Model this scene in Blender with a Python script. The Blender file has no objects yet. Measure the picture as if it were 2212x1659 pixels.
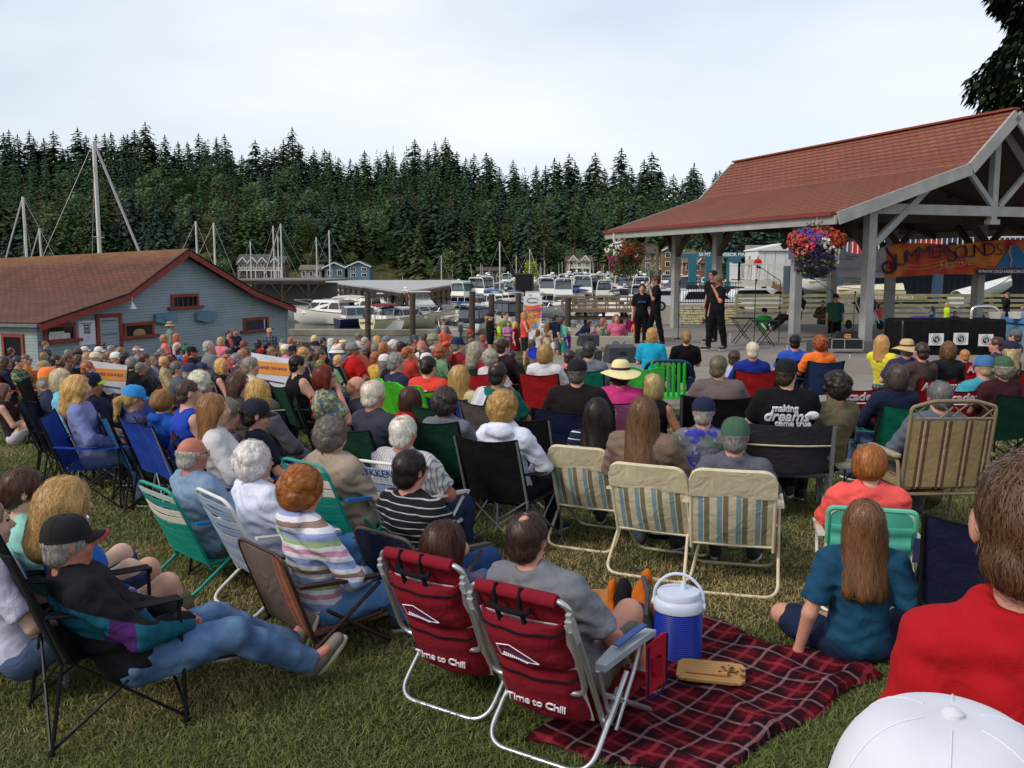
import bpy,bmesh,math,random
import numpy as np
from mathutils import Vector,Matrix,Euler
from mathutils.bvhtree import BVHTree
R=math.radians
PI=math.pi
scn=bpy.context.scene
col=scn.collection
# ------------------------------------------------------------ camera, sky, sun, exposure
CAMH=2.1
PITCH=7.08
FPX=2028.0
cam_d=bpy.data.cameras.new('camera')
cam=bpy.data.objects.new('camera',cam_d)
col.objects.link(cam)
cam.location=(0,0,CAMH)
cam.rotation_euler=(R(90-PITCH),0,0)
cam_d.sensor_width=36
cam_d.lens=33.0
cam_d.clip_start=0.05
cam_d.clip_end=5000
scn.camera=cam
SUN_EL,SUN_AZ=38.0,238.0
world=bpy.data.worlds.new("World")
scn.world=world
world.use_nodes=True
wn,wl=world.node_tree.nodes,world.node_tree.links
bg=wn['Background']
sky=wn.new('ShaderNodeTexSky')
sky.sky_type='NISHITA'
sky.sun_disc=False
sky.sun_elevation=R(SUN_EL)
sky.sun_rotation=R(SUN_AZ)
sky.air_density=1.0
sky.dust_density=1.5
sky.ozone_density=1.0
wtc=wn.new('ShaderNodeTexCoord')
wmp=wn.new('ShaderNodeMapping')
wmp.inputs['Scale'].default_value=(1.0,1.0,3.2)
wno=wn.new('ShaderNodeTexNoise')
wno.inputs['Scale'].default_value=1.6
wno.inputs['Detail'].default_value=5
wno.inputs['Roughness'].default_value=0.45
wrp=wn.new('ShaderNodeMapRange')
wrp.inputs['From Min'].default_value=0.30
wrp.inputs['From Max'].default_value=0.72
wrp.inputs['To Min'].default_value=0.22
wrp.inputs['To Max'].default_value=0.92
wmx=wn.new('ShaderNodeMixRGB')
wmx.inputs['Color2'].default_value=(7.0,7.25,7.8,1)
wl.new(wtc.outputs['Generated'],wmp.inputs['Vector'])
wl.new(wmp.outputs[0],wno.inputs['Vector'])
wl.new(wno.outputs['Fac'],wrp.inputs['Value'])
wl.new(wrp.outputs[0],wmx.inputs['Fac'])
wl.new(sky.outputs[0],wmx.inputs['Color1'])
wl.new(wmx.outputs[0],bg.inputs['Color'])
bg.inputs['Strength'].default_value=0.098
sun_d=bpy.data.lights.new('sun','SUN')
sun_d.energy=1.35
sun_d.angle=R(12)
sun_d.color=(1.0,0.93,0.83)
sun=bpy.data.objects.new('sun',sun_d)
col.objects.link(sun)
_sd=Vector((math.sin(R(SUN_AZ))*math.cos(R(SUN_EL)),math.cos(R(SUN_AZ))*math.cos(R(SUN_EL)),math.sin(R(SUN_EL))))
sun.rotation_euler=_sd.to_track_quat('Z','Y').to_euler()
sun.location=(0,0,60)
scn.view_settings.view_transform='Standard'
scn.view_settings.look='None'
scn.view_settings.exposure=0.54
scn.view_settings.gamma=1
rnd=random.Random(7)
NR=np.random.default_rng(5)
# ------------------------------------------------------------ helpers
def uvdir(u,v):
 a=R(PITCH)
 x,y,z=(u-1106)/FPX,1.0,-(v-829.5)/FPX
 return Vector((x,y*math.cos(a)+z*math.sin(a),-y*math.sin(a)+z*math.cos(a)))
def at(u,v,y):
 d=uvdir(u,v)
 return Vector((0,0,CAMH))+d*(y/d.y)
def sm(a,b,x):
 t=max(0.0,min(1.0,(x-a)/(b-a)))
 return t*t*(3-2*t)
def gh(x,y):
 s=sm(-4,1.5,x)
 yy=max(0.0,y-5)
 left=-0.040*yy*(1+0.045*max(0,-x-2))
 right=-0.019*yy
 g=left*(1-s)+right*s
 return max(g,-1.35)+.30*sm(2.9,1.5,y)
def on_ground(u,v,hh):
 d=uvdir(u,v)
 o=Vector((0,0,CAMH))
 t,st=0.8,0.05
 while t<60:
  p=o+d*(t/d.y)
  if p.z<=gh(p.x,p.y)+hh:
   break
  t+=st
 return p.x,p.y,gh(p.x,p.y)
def link(o,parent=None):
 col.objects.link(o)
 if parent is not None:
  o.parent=parent
 return o
def tag(o,label=None,cat=None,group=None,kind=None):
 if label:o['label']=label
 if cat:o['category']=cat
 if group:o['group']=group
 if kind:o['kind']=kind
 return o
def empty(name,loc=(0,0,0),rz=0.0,label=None,cat=None,group=None,sc=1.0):
 o=bpy.data.objects.new(name,None)
 o.empty_display_size=0.2
 o.location=loc
 o.rotation_euler=(0,0,rz)
 o.scale=(sc,sc,sc)
 link(o)
 return tag(o,label,cat,group)
def newmesh(name,verts,faces,mats=(),mi=None,smooth=False):
 me=bpy.data.meshes.new(name)
 me.from_pydata([tuple(v)for v in verts]if not isinstance(verts,np.ndarray)else verts.tolist(),[],faces if not isinstance(faces,np.ndarray)else faces.tolist())
 for m in mats:
  me.materials.append(m)
 if mi is not None:
  me.polygons.foreach_set('material_index',mi)
 if smooth:
  me.polygons.foreach_set('use_smooth',[True]*len(me.polygons))
 me.update()
 return me
class MB:
 """collects shapes, builds them as ONE mesh object"""
 def __init__(s):
  s.v,s.f,s.m,s.cur=[],[],[],0
  s.M=Matrix.Identity(4)
 def mat(s,i):
  s.cur=i
  return s
 def tf(s,M):
  s.M=M
  return s
 def add(s,vs,fs):
  b=len(s.v)
  M=s.M
  s.v+=[M@Vector(p)for p in vs]
  s.f+=[tuple(b+i for i in f)for f in fs]
  s.m+=[s.cur]*len(fs)
  return s
 def box(s,c,d,rot=None,taper=1.0):
  x,y,z=d[0]/2,d[1]/2,d[2]/2
  vs=[(-x,-y,-z),(x,-y,-z),(x,y,-z),(-x,y,-z),(-x*taper,-y*taper,z),(x*taper,-y*taper,z),(x*taper,y*taper,z),(-x*taper,y*taper,z)]
  Rm=Euler(rot).to_matrix()if rot is not None else Matrix.Identity(3)
  vs=[Rm@Vector(p)+Vector(c)for p in vs]
  return s.add(vs,[(0,3,2,1),(4,5,6,7),(0,1,5,4),(1,2,6,5),(2,3,7,6),(3,0,4,7)])
 def bar(s,a,b,w,h=None,up=(0,0,1)):
  a,b=Vector(a),Vector(b)
  h=h or w
  d=(b-a)
  L=d.length
  d.normalize()
  u=Vector(up)
  if abs(d.dot(u))>0.98:u=Vector((1,0,0))if abs(d.x)<.9 else Vector((0,1,0))
  sx=d.cross(u).normalized()
  sz=sx.cross(d).normalized()
  vs=[]
  for p in(a,b):
   for i,j in((-1,-1),(1,-1),(1,1),(-1,1)):
    vs.append(p+sx*(i*w/2)+sz*(j*h/2))
  return s.add(vs,[(0,1,2,3),(7,6,5,4),(0,4,5,1),(1,5,6,2),(2,6,7,3),(3,7,4,0)])
 def tube(s,pts,r,n=8,closed=False,cap=True):
  pts=[Vector(p)for p in pts]
  rs=r if isinstance(r,(list,tuple))else[r]*len(pts)
  N=len(pts)
  if N<2:return s
  def tan(i):
   if closed:return(pts[(i+1)%N]-pts[i-1]).normalized()
   if i==0:return(pts[1]-pts[0]).normalized()
   if i==N-1:return(pts[-1]-pts[-2]).normalized()
   t=(pts[i+1]-pts[i]).normalized()+(pts[i]-pts[i-1]).normalized()
   return t.normalized()if t.length>1e-6 else(pts[i+1]-pts[i]).normalized()
  t0=tan(0)
  u=Vector((0,0,1))if abs(t0.z)<.9 else Vector((1,0,0))
  nrm=(u-t0*u.dot(t0)).normalized()
  vs,fs=[],[]
  for i in range(N):
   t=tan(i)
   nrm=nrm-t*nrm.dot(t)
   nrm=nrm.normalized()if nrm.length>1e-6 else t.orthogonal().normalized()
   bn=t.cross(nrm)
   for k in range(n):
    a=2*PI*k/n
    vs.append(pts[i]+(nrm*math.cos(a)+bn*math.sin(a))*rs[i])
  for i in range(N if closed else N-1):
   j=(i+1)%N
   for k in range(n):
    l=(k+1)%n
    fs.append((i*n+k,i*n+l,j*n+l,j*n+k))
  if cap and not closed:
   fs.append(tuple(range(n))[::-1])
   fs.append(tuple((N-1)*n+k for k in range(n)))
  return s.add(vs,fs)
 def lathe(s,prof,n=24,c=(0,0,0),capb=True,capt=True,sx=1.0,sy=1.0):
  vs,fs=[],[]
  for r,z in prof:
   for k in range(n):
    a=2*PI*k/n
    vs.append((c[0]+r*sx*math.cos(a),c[1]+r*sy*math.sin(a),c[2]+z))
  for i in range(len(prof)-1):
   for k in range(n):
    l=(k+1)%n
    fs.append((i*n+k,i*n+l,(i+1)*n+l,(i+1)*n+k))
  if capb:fs.append(tuple(range(n))[::-1])
  if capt:fs.append(tuple((len(prof)-1)*n+k for k in range(n)))
  return s.add(vs,fs)
 def prism(s,poly,a,b,axis='y'):
  """extrude 2D polygon (x,z) from y=a to y=b (axis y); axis x: (y,z); axis z: (x,y)"""
  n=len(poly)
  def P(p,t):
   return{'y':(p[0],t,p[1]),'x':(t,p[0],p[1]),'z':(p[0],p[1],t)}[axis]
  vs=[P(p,a)for p in poly]+[P(p,b)for p in poly]
  fs=[tuple(range(n)),tuple(range(n,2*n))[::-1]]
  for i in range(n):
   j=(i+1)%n
   fs.append((i,i+n,j+n,j))
  return s.add(vs,fs)
 def grid(s,fn,nu,nv):
  vs=[fn(i/nu,j/nv)for i in range(nu+1)for j in range(nv+1)]
  fs=[(i*(nv+1)+j,(i+1)*(nv+1)+j,(i+1)*(nv+1)+j+1,i*(nv+1)+j+1)for i in range(nu)for j in range(nv)]
  return s.add(vs,fs)
 def sheet(s,fn,nu,nv,th,nrm=(0,0,1)):
  """grid with thickness th along nrm"""
  nv_=Vector(nrm).normalized()*th
  s.grid(fn,nu,nv)
  s.grid(lambda a,b:Vector(fn(b,a))+nv_,nv,nu)
  for side in range(4):
   def ed(t,w,side=side):
    p=Vector([fn(t,0),fn(1,t),fn(1-t,1),fn(0,1-t)][side])
    return p+nv_*w
   s.grid(ed,nu if side%2==0 else nv,1)
  return s
 def ball(s,c,r,n=10,m=8):
  r=(r,r,r)if not isinstance(r,(tuple,list,Vector))else r
  vs=[(c[0],c[1],c[2]-r[2])]
  for i in range(1,m):
   t=-PI/2+PI*i/m
   for k in range(n):
    a=2*PI*k/n
    vs.append((c[0]+r[0]*math.cos(t)*math.cos(a),c[1]+r[1]*math.cos(t)*math.sin(a),c[2]+r[2]*math.sin(t)))
  vs.append((c[0],c[1],c[2]+r[2]))
  fs=[]
  L=len(vs)-1
  for k in range(n):
   l=(k+1)%n
   fs.append((0,1+l,1+k))
   fs.append((L,L-n+k,L-n+l))
   for i in range(m-2):
    fs.append((1+i*n+k,1+i*n+l,1+(i+1)*n+l,1+(i+1)*n+k))
  return s.add(vs,fs)
 def mesh(s,name,mats=(),smooth=False,bevel=0):
  me=newmesh(name,s.v,s.f,mats,s.m,False)
  if bevel:
   bm=bmesh.new()
   bm.from_mesh(me)
   bmesh.ops.bevel(bm,geom=bm.edges[:],offset=bevel,segments=2,affect='EDGES',profile=0.6)
   bm.to_mesh(me)
   bm.free()
  if smooth:
   me.polygons.foreach_set('use_smooth',[True]*len(me.polygons))
   try:
    me.set_sharp_from_angle(angle=R(40))
   except Exception:
    pass
  return me
 def build(s,name,mats,parent=None,smooth=False,bevel=0,loc=None,rz=None):
  mats=mats if isinstance(mats,(list,tuple))else[mats]
  o=bpy.data.objects.new(name,s.mesh(name,mats,smooth,bevel))
  if loc is not None:o.location=loc
  if rz is not None:o.rotation_euler=(0,0,rz)
  return link(o,parent)
def fillet(pts,r,n=4):
 pts=[Vector(p)for p in pts]
 out=[pts[0]]
 for i in range(1,len(pts)-1):
  a,b,c=pts[i-1],pts[i],pts[i+1]
  d1,d2=(a-b),(c-b)
  rr=min(r,d1.length*.49,d2.length*.49)
  p1,p2=b+d1.normalized()*rr,b+d2.normalized()*rr
  for k in range(n+1):
   t=k/n
   out.append(p1*(1-t)**2+b*2*t*(1-t)+p2*t*t)
 out.append(pts[-1])
 return out
MC={}
def inst(name,key,maker,mats,parent=None,M=None):
 """object on a cached mesh, with its own materials on the object's slots"""
 if key not in MC:
  me=maker()
  MC[key]=me
 me=MC[key]
 mats=mats if isinstance(mats,(list,tuple))else[mats]
 while len(me.materials)<len(mats):
  me.materials.append(None)
 o=bpy.data.objects.new(name,me)
 link(o,parent)
 for i,m in enumerate(mats):
  if i<len(o.material_slots)and m is not None:
   o.material_slots[i].link='OBJECT'
   o.material_slots[i].material=m
 if M is not None:o.matrix_local=M
 return o
def copy_tree(o,parent=None):
 c=o.copy()
 col.objects.link(c)
 c.parent=parent
 for ch in list(o.children):
  copy_tree(ch,c)
 return c
# ------------------------------------------------------------ text
_tx={}
def text_mesh(body,size,ext=0.002,shear=0.0,spacing=1.0,bold=0.0):
 k=(body,round(size,4),ext,shear,spacing,bold)
 if k in _tx:return _tx[k]
 cu=bpy.data.curves.new('lettering','FONT')
 cu.body=body
 cu.size=size
 cu.extrude=ext
 cu.shear=shear
 cu.space_character=spacing
 cu.align_x='CENTER'
 cu.align_y='CENTER'
 cu.offset=bold
 cu.resolution_u=3
 ob=bpy.data.objects.new('lettering',cu)
 col.objects.link(ob)
 dg=bpy.context.evaluated_depsgraph_get()
 me=bpy.data.meshes.new_from_object(ob.evaluated_get(dg))
 me.name='lettering'
 bpy.data.objects.remove(ob)
 bpy.data.curves.remove(cu)
 _tx[k]=me
 return me
def text(body,size,M,mat,parent,name='lettering',**kw):
 """M maps text x,y plane into the parent's space"""
 me=text_mesh(body,size,**kw).copy()
 me.materials.clear()
 me.materials.append(mat)
 o=bpy.data.objects.new(name,me)
 link(o,parent)
 o.matrix_local=M
 return o
def frame(o,x,z=None,y=None):
 """matrix with origin o, X axis x, Y axis y"""
 x=Vector(x).normalized()
 y=Vector(y)
 y=(y-x*y.dot(x)).normalized()
 z=x.cross(y)
 M=Matrix((x,y,z)).transposed().to_4x4()
 M.translation=Vector(o)
 return M
# ------------------------------------------------------------ materials
def srgb(c):
 if isinstance(c,str):
  c=[int(c[i:i+2],16)/255 for i in(0,2,4)]
  return tuple((x/12.92 if x<=.04045 else((x+.055)/1.055)**2.4)for x in c)
 return tuple(c)
_m={}
def mat(name,c,rough=.7,metal=0.0,var=.12,vs=8.0,bump=0.0,bs=60.0,spec=.4,alpha=1.0,trans=0.0,pat=None,sheen=0.0,emis=None,coat=0.0,ior=1.45):
 c=srgb(c)
 key=(name,c,rough,metal,var,vs,bump,bs,trans,str(pat))
 if key in _m:return _m[key]
 m=bpy.data.materials.new(name)
 m.use_nodes=True
 nt=m.node_tree
 N,L=nt.nodes,nt.links
 b=N['Principled BSDF']
 b.inputs['Roughness'].default_value=rough
 b.inputs['Metallic'].default_value=metal
 b.inputs['Specular IOR Level'].default_value=spec
 b.inputs['Transmission Weight'].default_value=trans
 b.inputs['Coat Weight'].default_value=coat
 b.inputs['IOR'].default_value=ior
 if sheen:b.inputs['Sheen Weight'].default_value=sheen
 if emis:
  b.inputs['Emission Color'].default_value=(*srgb(emis[0]),1)
  b.inputs['Emission Strength'].default_value=emis[1]
 tc=N.new('ShaderNodeTexCoord')
 vec=tc.outputs['Object']
 csock=None
 if pat:
  csock=PAT[pat[0]](N,L,vec,c,*pat[1:])
 if var>0:
  oi=N.new('ShaderNodeObjectInfo')
  no=N.new('ShaderNodeTexNoise')
  no.noise_dimensions='4D'
  no.inputs['Scale'].default_value=vs
  no.inputs['Detail'].default_value=4
  L.new(vec,no.inputs['Vector'])
  mu=N.new('ShaderNodeMath');mu.operation='MULTIPLY';mu.inputs[1].default_value=50
  L.new(oi.outputs['Random'],mu.inputs[0])
  L.new(mu.outputs[0],no.inputs['W'])
  mr=N.new('ShaderNodeMapRange')
  mr.inputs['From Min'].default_value=.3
  mr.inputs['From Max'].default_value=.7
  mr.inputs['To Min'].default_value=1-var
  mr.inputs['To Max'].default_value=1+var
  L.new(no.outputs['Fac'],mr.inputs['Value'])
  hs=N.new('ShaderNodeHueSaturation')
  hs.inputs['Color'].default_value=(*c,1)
  if csock is not None:L.new(csock,hs.inputs['Color'])
  L.new(mr.outputs[0],hs.inputs['Value'])
  L.new(hs.outputs[0],b.inputs['Base Color'])
 elif csock is not None:
  L.new(csock,b.inputs['Base Color'])
 else:
  b.inputs['Base Color'].default_value=(*c,1)
 if bump>0:
  n2=N.new('ShaderNodeTexNoise')
  n2.inputs['Scale'].default_value=bs
  n2.inputs['Detail'].default_value=3
  L.new(vec,n2.inputs['Vector'])
  bp=N.new('ShaderNodeBump')
  bp.inputs['Strength'].default_value=bump
  bp.inputs['Distance'].default_value=.02
  L.new(n2.outputs['Fac'],bp.inputs['Height'])
  if name=='fabric':
   n3=N.new('ShaderNodeTexNoise')
   n3.inputs['Scale'].default_value=9
   n3.inputs['Detail'].default_value=2
   n3.inputs['Distortion'].default_value=1.2
   L.new(vec,n3.inputs['Vector'])
   b3=N.new('ShaderNodeBump')
   b3.inputs['Strength'].default_value=.38
   b3.inputs['Distance'].default_value=.035
   L.new(n3.outputs['Fac'],b3.inputs['Height'])
   L.new(b3.outputs[0],bp.inputs['Normal'])
  L.new(bp.outputs[0],b.inputs['Normal'])
 _m[key]=m
 return m
def _math(N,L,op,a,b=None,c=None):
 n=N.new('ShaderNodeMath')
 n.operation=op
 for i,x in enumerate((a,b,c)):
  if x is None:continue
  if isinstance(x,(int,float)):n.inputs[i].default_value=x
  else:L.new(x,n.inputs[i])
 return n.outputs[0]
def _mix(N,L,fac,a,b):
 n=N.new('ShaderNodeMixRGB')
 if isinstance(fac,(int,float)):n.inputs[0].default_value=fac
 else:L.new(fac,n.inputs[0])
 for i,x in((1,a),(2,b)):
  if isinstance(x,tuple):n.inputs[i].default_value=(*x[:3],1)
  else:L.new(x,n.inputs[i])
 return n.outputs[0]
def _sep(N,L,vec):
 n=N.new('ShaderNodeSeparateXYZ')
 L.new(vec,n.inputs[0])
 return n.outputs
def p_stripes(N,L,vec,c,axis,period,cols,warp=0.0):
 """cols: list of (start fraction, colour)"""
 x=_sep(N,L,vec)['XYZ'.index(axis)]
 if warp:
  no=N.new('ShaderNodeTexNoise');no.inputs['Scale'].default_value=5
  L.new(vec,no.inputs['Vector'])
  x=_math(N,L,'ADD',x,_math(N,L,'MULTIPLY',no.outputs['Fac'],warp))
 f=_math(N,L,'FRACT',_math(N,L,'DIVIDE',_math(N,L,'ADD',x,10*period),period))
 r=N.new('ShaderNodeValToRGB')
 r.color_ramp.interpolation='CONSTANT'
 L.new(f,r.inputs[0])
 e=r.color_ramp.elements
 for i,(t,cc)in enumerate(cols):
  el=e[i]if i<2 else e.new(t)
  el.position=t
  el.color=(*srgb(cc),1)
 return r.outputs[0]
def p_plaid(N,L,vec,c,period,c2,c3,w=.45):
 s=_sep(N,L,vec)
 def st(x,off,wd):
  f=_math(N,L,'FRACT',_math(N,L,'DIVIDE',_math(N,L,'ADD',x,10*period+off),period))
  return _math(N,L,'LESS_THAN',f,wd)
 a,b=st(s[0],0,w),st(s[2]if c3!='xy' and not(isinstance(c3,tuple)and c3[0]=='xy')else s[1],0,w)
 third=c3[1]if isinstance(c3,tuple)and c3[0]=='xy' else c3
 sb=s[1]if isinstance(c3,tuple)and c3[0]=='xy' else s[2]
 o=_mix(N,L,_math(N,L,'MULTIPLY',_math(N,L,'ADD',a,b),.42),tuple(c),tuple(srgb(c2)))
 g=_math(N,L,'MAXIMUM',st(s[0],period*.33,.09),st(sb,period*.33,.09))
 both=_math(N,L,'MULTIPLY',st(s[0],period*.33,.12),st(sb,period*.33,.12))
 fac=_math(N,L,'ADD',_math(N,L,'MULTIPLY',g,.35),_math(N,L,'MULTIPLY',both,.4))
 return _mix(N,L,fac,o,tuple(srgb(third)))
def p_blotch(N,L,vec,c,scale,cols,lo=.45,hi=.55):
 o=tuple(c)
 for i,cc in enumerate(cols):
  no=N.new('ShaderNodeTexNoise');no.noise_dimensions='4D'
  no.inputs['Scale'].default_value=scale*(1+.3*i);no.inputs['W'].default_value=i*7.3;no.inputs['Detail'].default_value=1.5
  L.new(vec,no.inputs['Vector'])
  mr=N.new('ShaderNodeMapRange');mr.inputs['From Min'].default_value=lo+.04*i;mr.inputs['From Max'].default_value=hi+.04*i
  L.new(no.outputs['Fac'],mr.inputs['Value'])
  o=_mix(N,L,mr.outputs[0],o,tuple(srgb(cc)))
 return o
def p_siding(N,L,vec,c,h,dark,worn):
 s=_sep(N,L,vec)
 f=_math(N,L,'FRACT',_math(N,L,'DIVIDE',_math(N,L,'ADD',s[2],50),h))
 row=_math(N,L,'FLOOR',_math(N,L,'DIVIDE',_math(N,L,'ADD',s[2],50),h))
 cv=N.new('ShaderNodeCombineXYZ')
 L.new(_math(N,L,'FLOOR',_math(N,L,'ADD',_math(N,L,'DIVIDE',s[0],3.1),_math(N,L,'MULTIPLY',row,.37))),cv.inputs[0]);L.new(row,cv.inputs[2])
 wn_=N.new('ShaderNodeTexWhiteNoise');L.new(cv.outputs[0],wn_.inputs['Vector'])
 o=_mix(N,L,_math(N,L,'MULTIPLY',wn_.outputs['Value'],.30),tuple(c),tuple(srgb(worn)))
 no=N.new('ShaderNodeTexNoise');no.inputs['Scale'].default_value=2.5;no.inputs['Detail'].default_value=6
 mp=N.new('ShaderNodeMapping');mp.inputs['Scale'].default_value=(.4,.4,6)
 L.new(vec,mp.inputs['Vector']);L.new(mp.outputs[0],no.inputs['Vector'])
 mr=N.new('ShaderNodeMapRange');mr.inputs['From Min'].default_value=.55;mr.inputs['From Max'].default_value=.8
 L.new(no.outputs['Fac'],mr.inputs['Value'])
 o=_mix(N,L,_math(N,L,'MULTIPLY',mr.outputs[0],.6),o,tuple(srgb(worn)))
 return _mix(N,L,_math(N,L,'MULTIPLY',_math(N,L,'LESS_THAN',f,.1),.75),o,tuple(srgb(dark)))
def p_shingle(N,L,vec,c,w,h,c2,c3,moss=None):
 br=N.new('ShaderNodeTexBrick')
 br.inputs['Scale'].default_value=1.0
 br.inputs['Brick Width'].default_value=w
 br.inputs['Row Height'].default_value=h
 br.inputs['Mortar Size'].default_value=h*.12
 br.inputs['Color1'].default_value=(*c,1)
 br.inputs['Color2'].default_value=(*srgb(c2),1)
 br.inputs['Mortar'].default_value=(*srgb(c3),1)
 uvn=N.new('ShaderNodeUVMap')
 L.new(uvn.outputs[0],br.inputs['Vector'])
 o=br.outputs['Color']
 if moss:
  s=_sep(N,L,uvn.outputs[0])
  no=N.new('ShaderNodeTexNoise');no.inputs['Scale'].default_value=3.0;no.inputs['Detail'].default_value=8;no.inputs['Roughness'].default_value=.7
  L.new(vec,no.inputs['Vector'])
  mr=N.new('ShaderNodeMapRange');mr.inputs['From Min'].default_value=moss[1];mr.inputs['From Max'].default_value=moss[2]
  L.new(_math(N,L,'ADD',s[1],_math(N,L,'MULTIPLY',_math(N,L,'SUBTRACT',no.outputs['Fac'],.5),moss[3])),mr.inputs['Value'])
  o=_mix(N,L,_math(N,L,'MULTIPLY',mr.outputs[0],.75),o,tuple(srgb(moss[0])))
 return o
def p_windows(N,L,vec,c,*a):
 return _mix(N,L,0.0,tuple(c),tuple(c))
def p_patch(N,L,vec,c,z0,z1,y0,y1,c1,c2):
 s=_sep(N,L,vec)
 def rg(x,a,b):return _math(N,L,'MULTIPLY',_math(N,L,'GREATER_THAN',x,a),_math(N,L,'LESS_THAN',x,b))
 zz=_math(N,L,'ADD',s[2],_math(N,L,'MULTIPLY',s[1],.35))
 f=_math(N,L,'MULTIPLY',rg(zz,z0,z1),_math(N,L,'GREATER_THAN',s[0],-.02))
 o=_mix(N,L,f,tuple(c),srgb(c1))
 return _mix(N,L,_math(N,L,'MULTIPLY',f,rg(s[1],y0,y1)),o,srgb(c2))
def p_tartan(N,L,vec,c,per):
 s=_sep(N,L,vec)
 no=N.new('ShaderNodeTexNoise');no.inputs['Scale'].default_value=5;L.new(vec,no.inputs['Vector'])
 w=_math(N,L,'MULTIPLY',no.outputs['Fac'],.05)
 def fr(x):return _math(N,L,'FRACT',_math(N,L,'DIVIDE',_math(N,L,'ADD',_math(N,L,'ADD',x,w),20*per),per))
 def st(f,a,b):return _math(N,L,'MULTIPLY',_math(N,L,'GREATER_THAN',f,a),_math(N,L,'LESS_THAN',f,b))
 fx,fy=fr(s[0]),fr(s[1])
 o=tuple(c)
 for f in(fx,fy):o=_mix(N,L,_math(N,L,'MULTIPLY',st(f,0,.42),.72),o,srgb('18121a'))
 for f in(fx,fy):o=_mix(N,L,_math(N,L,'MULTIPLY',st(f,.14,.22),.5),o,srgb('a87c80'))
 for f in(fx,fy):o=_mix(N,L,_math(N,L,'MULTIPLY',st(f,.62,.74),.35),o,srgb('b04050'))
 return o
PAT=dict(patch=p_patch,tartan=p_tartan,stripes=p_stripes,plaid=p_plaid,blotch=p_blotch,siding=p_siding,shingle=p_shingle)
def cloth(c,pat=None,rough=.9,**kw):
 kw.setdefault('var',.1);kw.setdefault('vs',6)
 kw.setdefault('bump',.25);kw.setdefault('bs',220)
 return mat('fabric',c,rough,spec=.2,pat=pat,**kw)
def metal(c='b8babd',rough=.35):return mat('metal',c,rough,metal=.85,var=.05)
def paint(c,rough=.45,**kw):return mat('paint',c,rough,**kw)
def wood(c,rough=.8):return mat('wood',c,rough,var=.22,vs=3,bump=.3,bs=30)
def glass(c='20282e'):return mat('glass',c,.08,spec=.8,var=.1,vs=2)
def add_uv(me,fn):
 uv=me.uv_layers.new(name='UVMap')
 for p in me.polygons:
  for li in p.loop_indices:
   co=me.vertices[me.loops[li].vertex_index].co
   uv.data[li].uv=fn(co)
# ------------------------------------------------------------ smooth distance-field bodies
def cap(a,b,ra,rb,k=.03,cut=None):
 return('c',np.array(a,float),np.array(b,float),ra,rb,k,cut)
def ell(c,r,rot=None,k=.03,cut=None):
 return('e',np.array(c,float),np.array(r,float),None if rot is None else np.array(rot,float),0,k,cut)
def _dist(p,X):
 if p[0]=='c':
  a,b,ra,rb=p[1],p[2],p[3],p[4]
  ba=b-a
  L2=max(ba.dot(ba),1e-9)
  pa=X-a
  h=np.clip(pa@ba/L2,0,1)
  d=np.linalg.norm(pa-h[...,None]*ba,axis=-1)-(ra+(rb-ra)*h)
 else:
  q=X-p[1]
  if p[3]is not None:q=q@p[3]
  k0=np.linalg.norm(q/p[2],axis=-1)
  k1=np.linalg.norm(q/p[2]**2,axis=-1)
  d=k0*(k0-1)/np.maximum(k1,1e-9)
 if p[6]is not None:
  for(o,n)in p[6]:
   n=np.array(n,float);n=n/np.linalg.norm(n)
   d=np.maximum(d,(X-np.array(o,float))@n)
 return d
def _bbox(p):
 if p[0]=='c':
  r=max(p[3],p[4])
  return np.minimum(p[1],p[2])-r,np.maximum(p[1],p[2])+r
 r=p[2]if p[3]is None else np.full(3,p[2].max())
 return p[1]-r,p[1]+r
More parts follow.
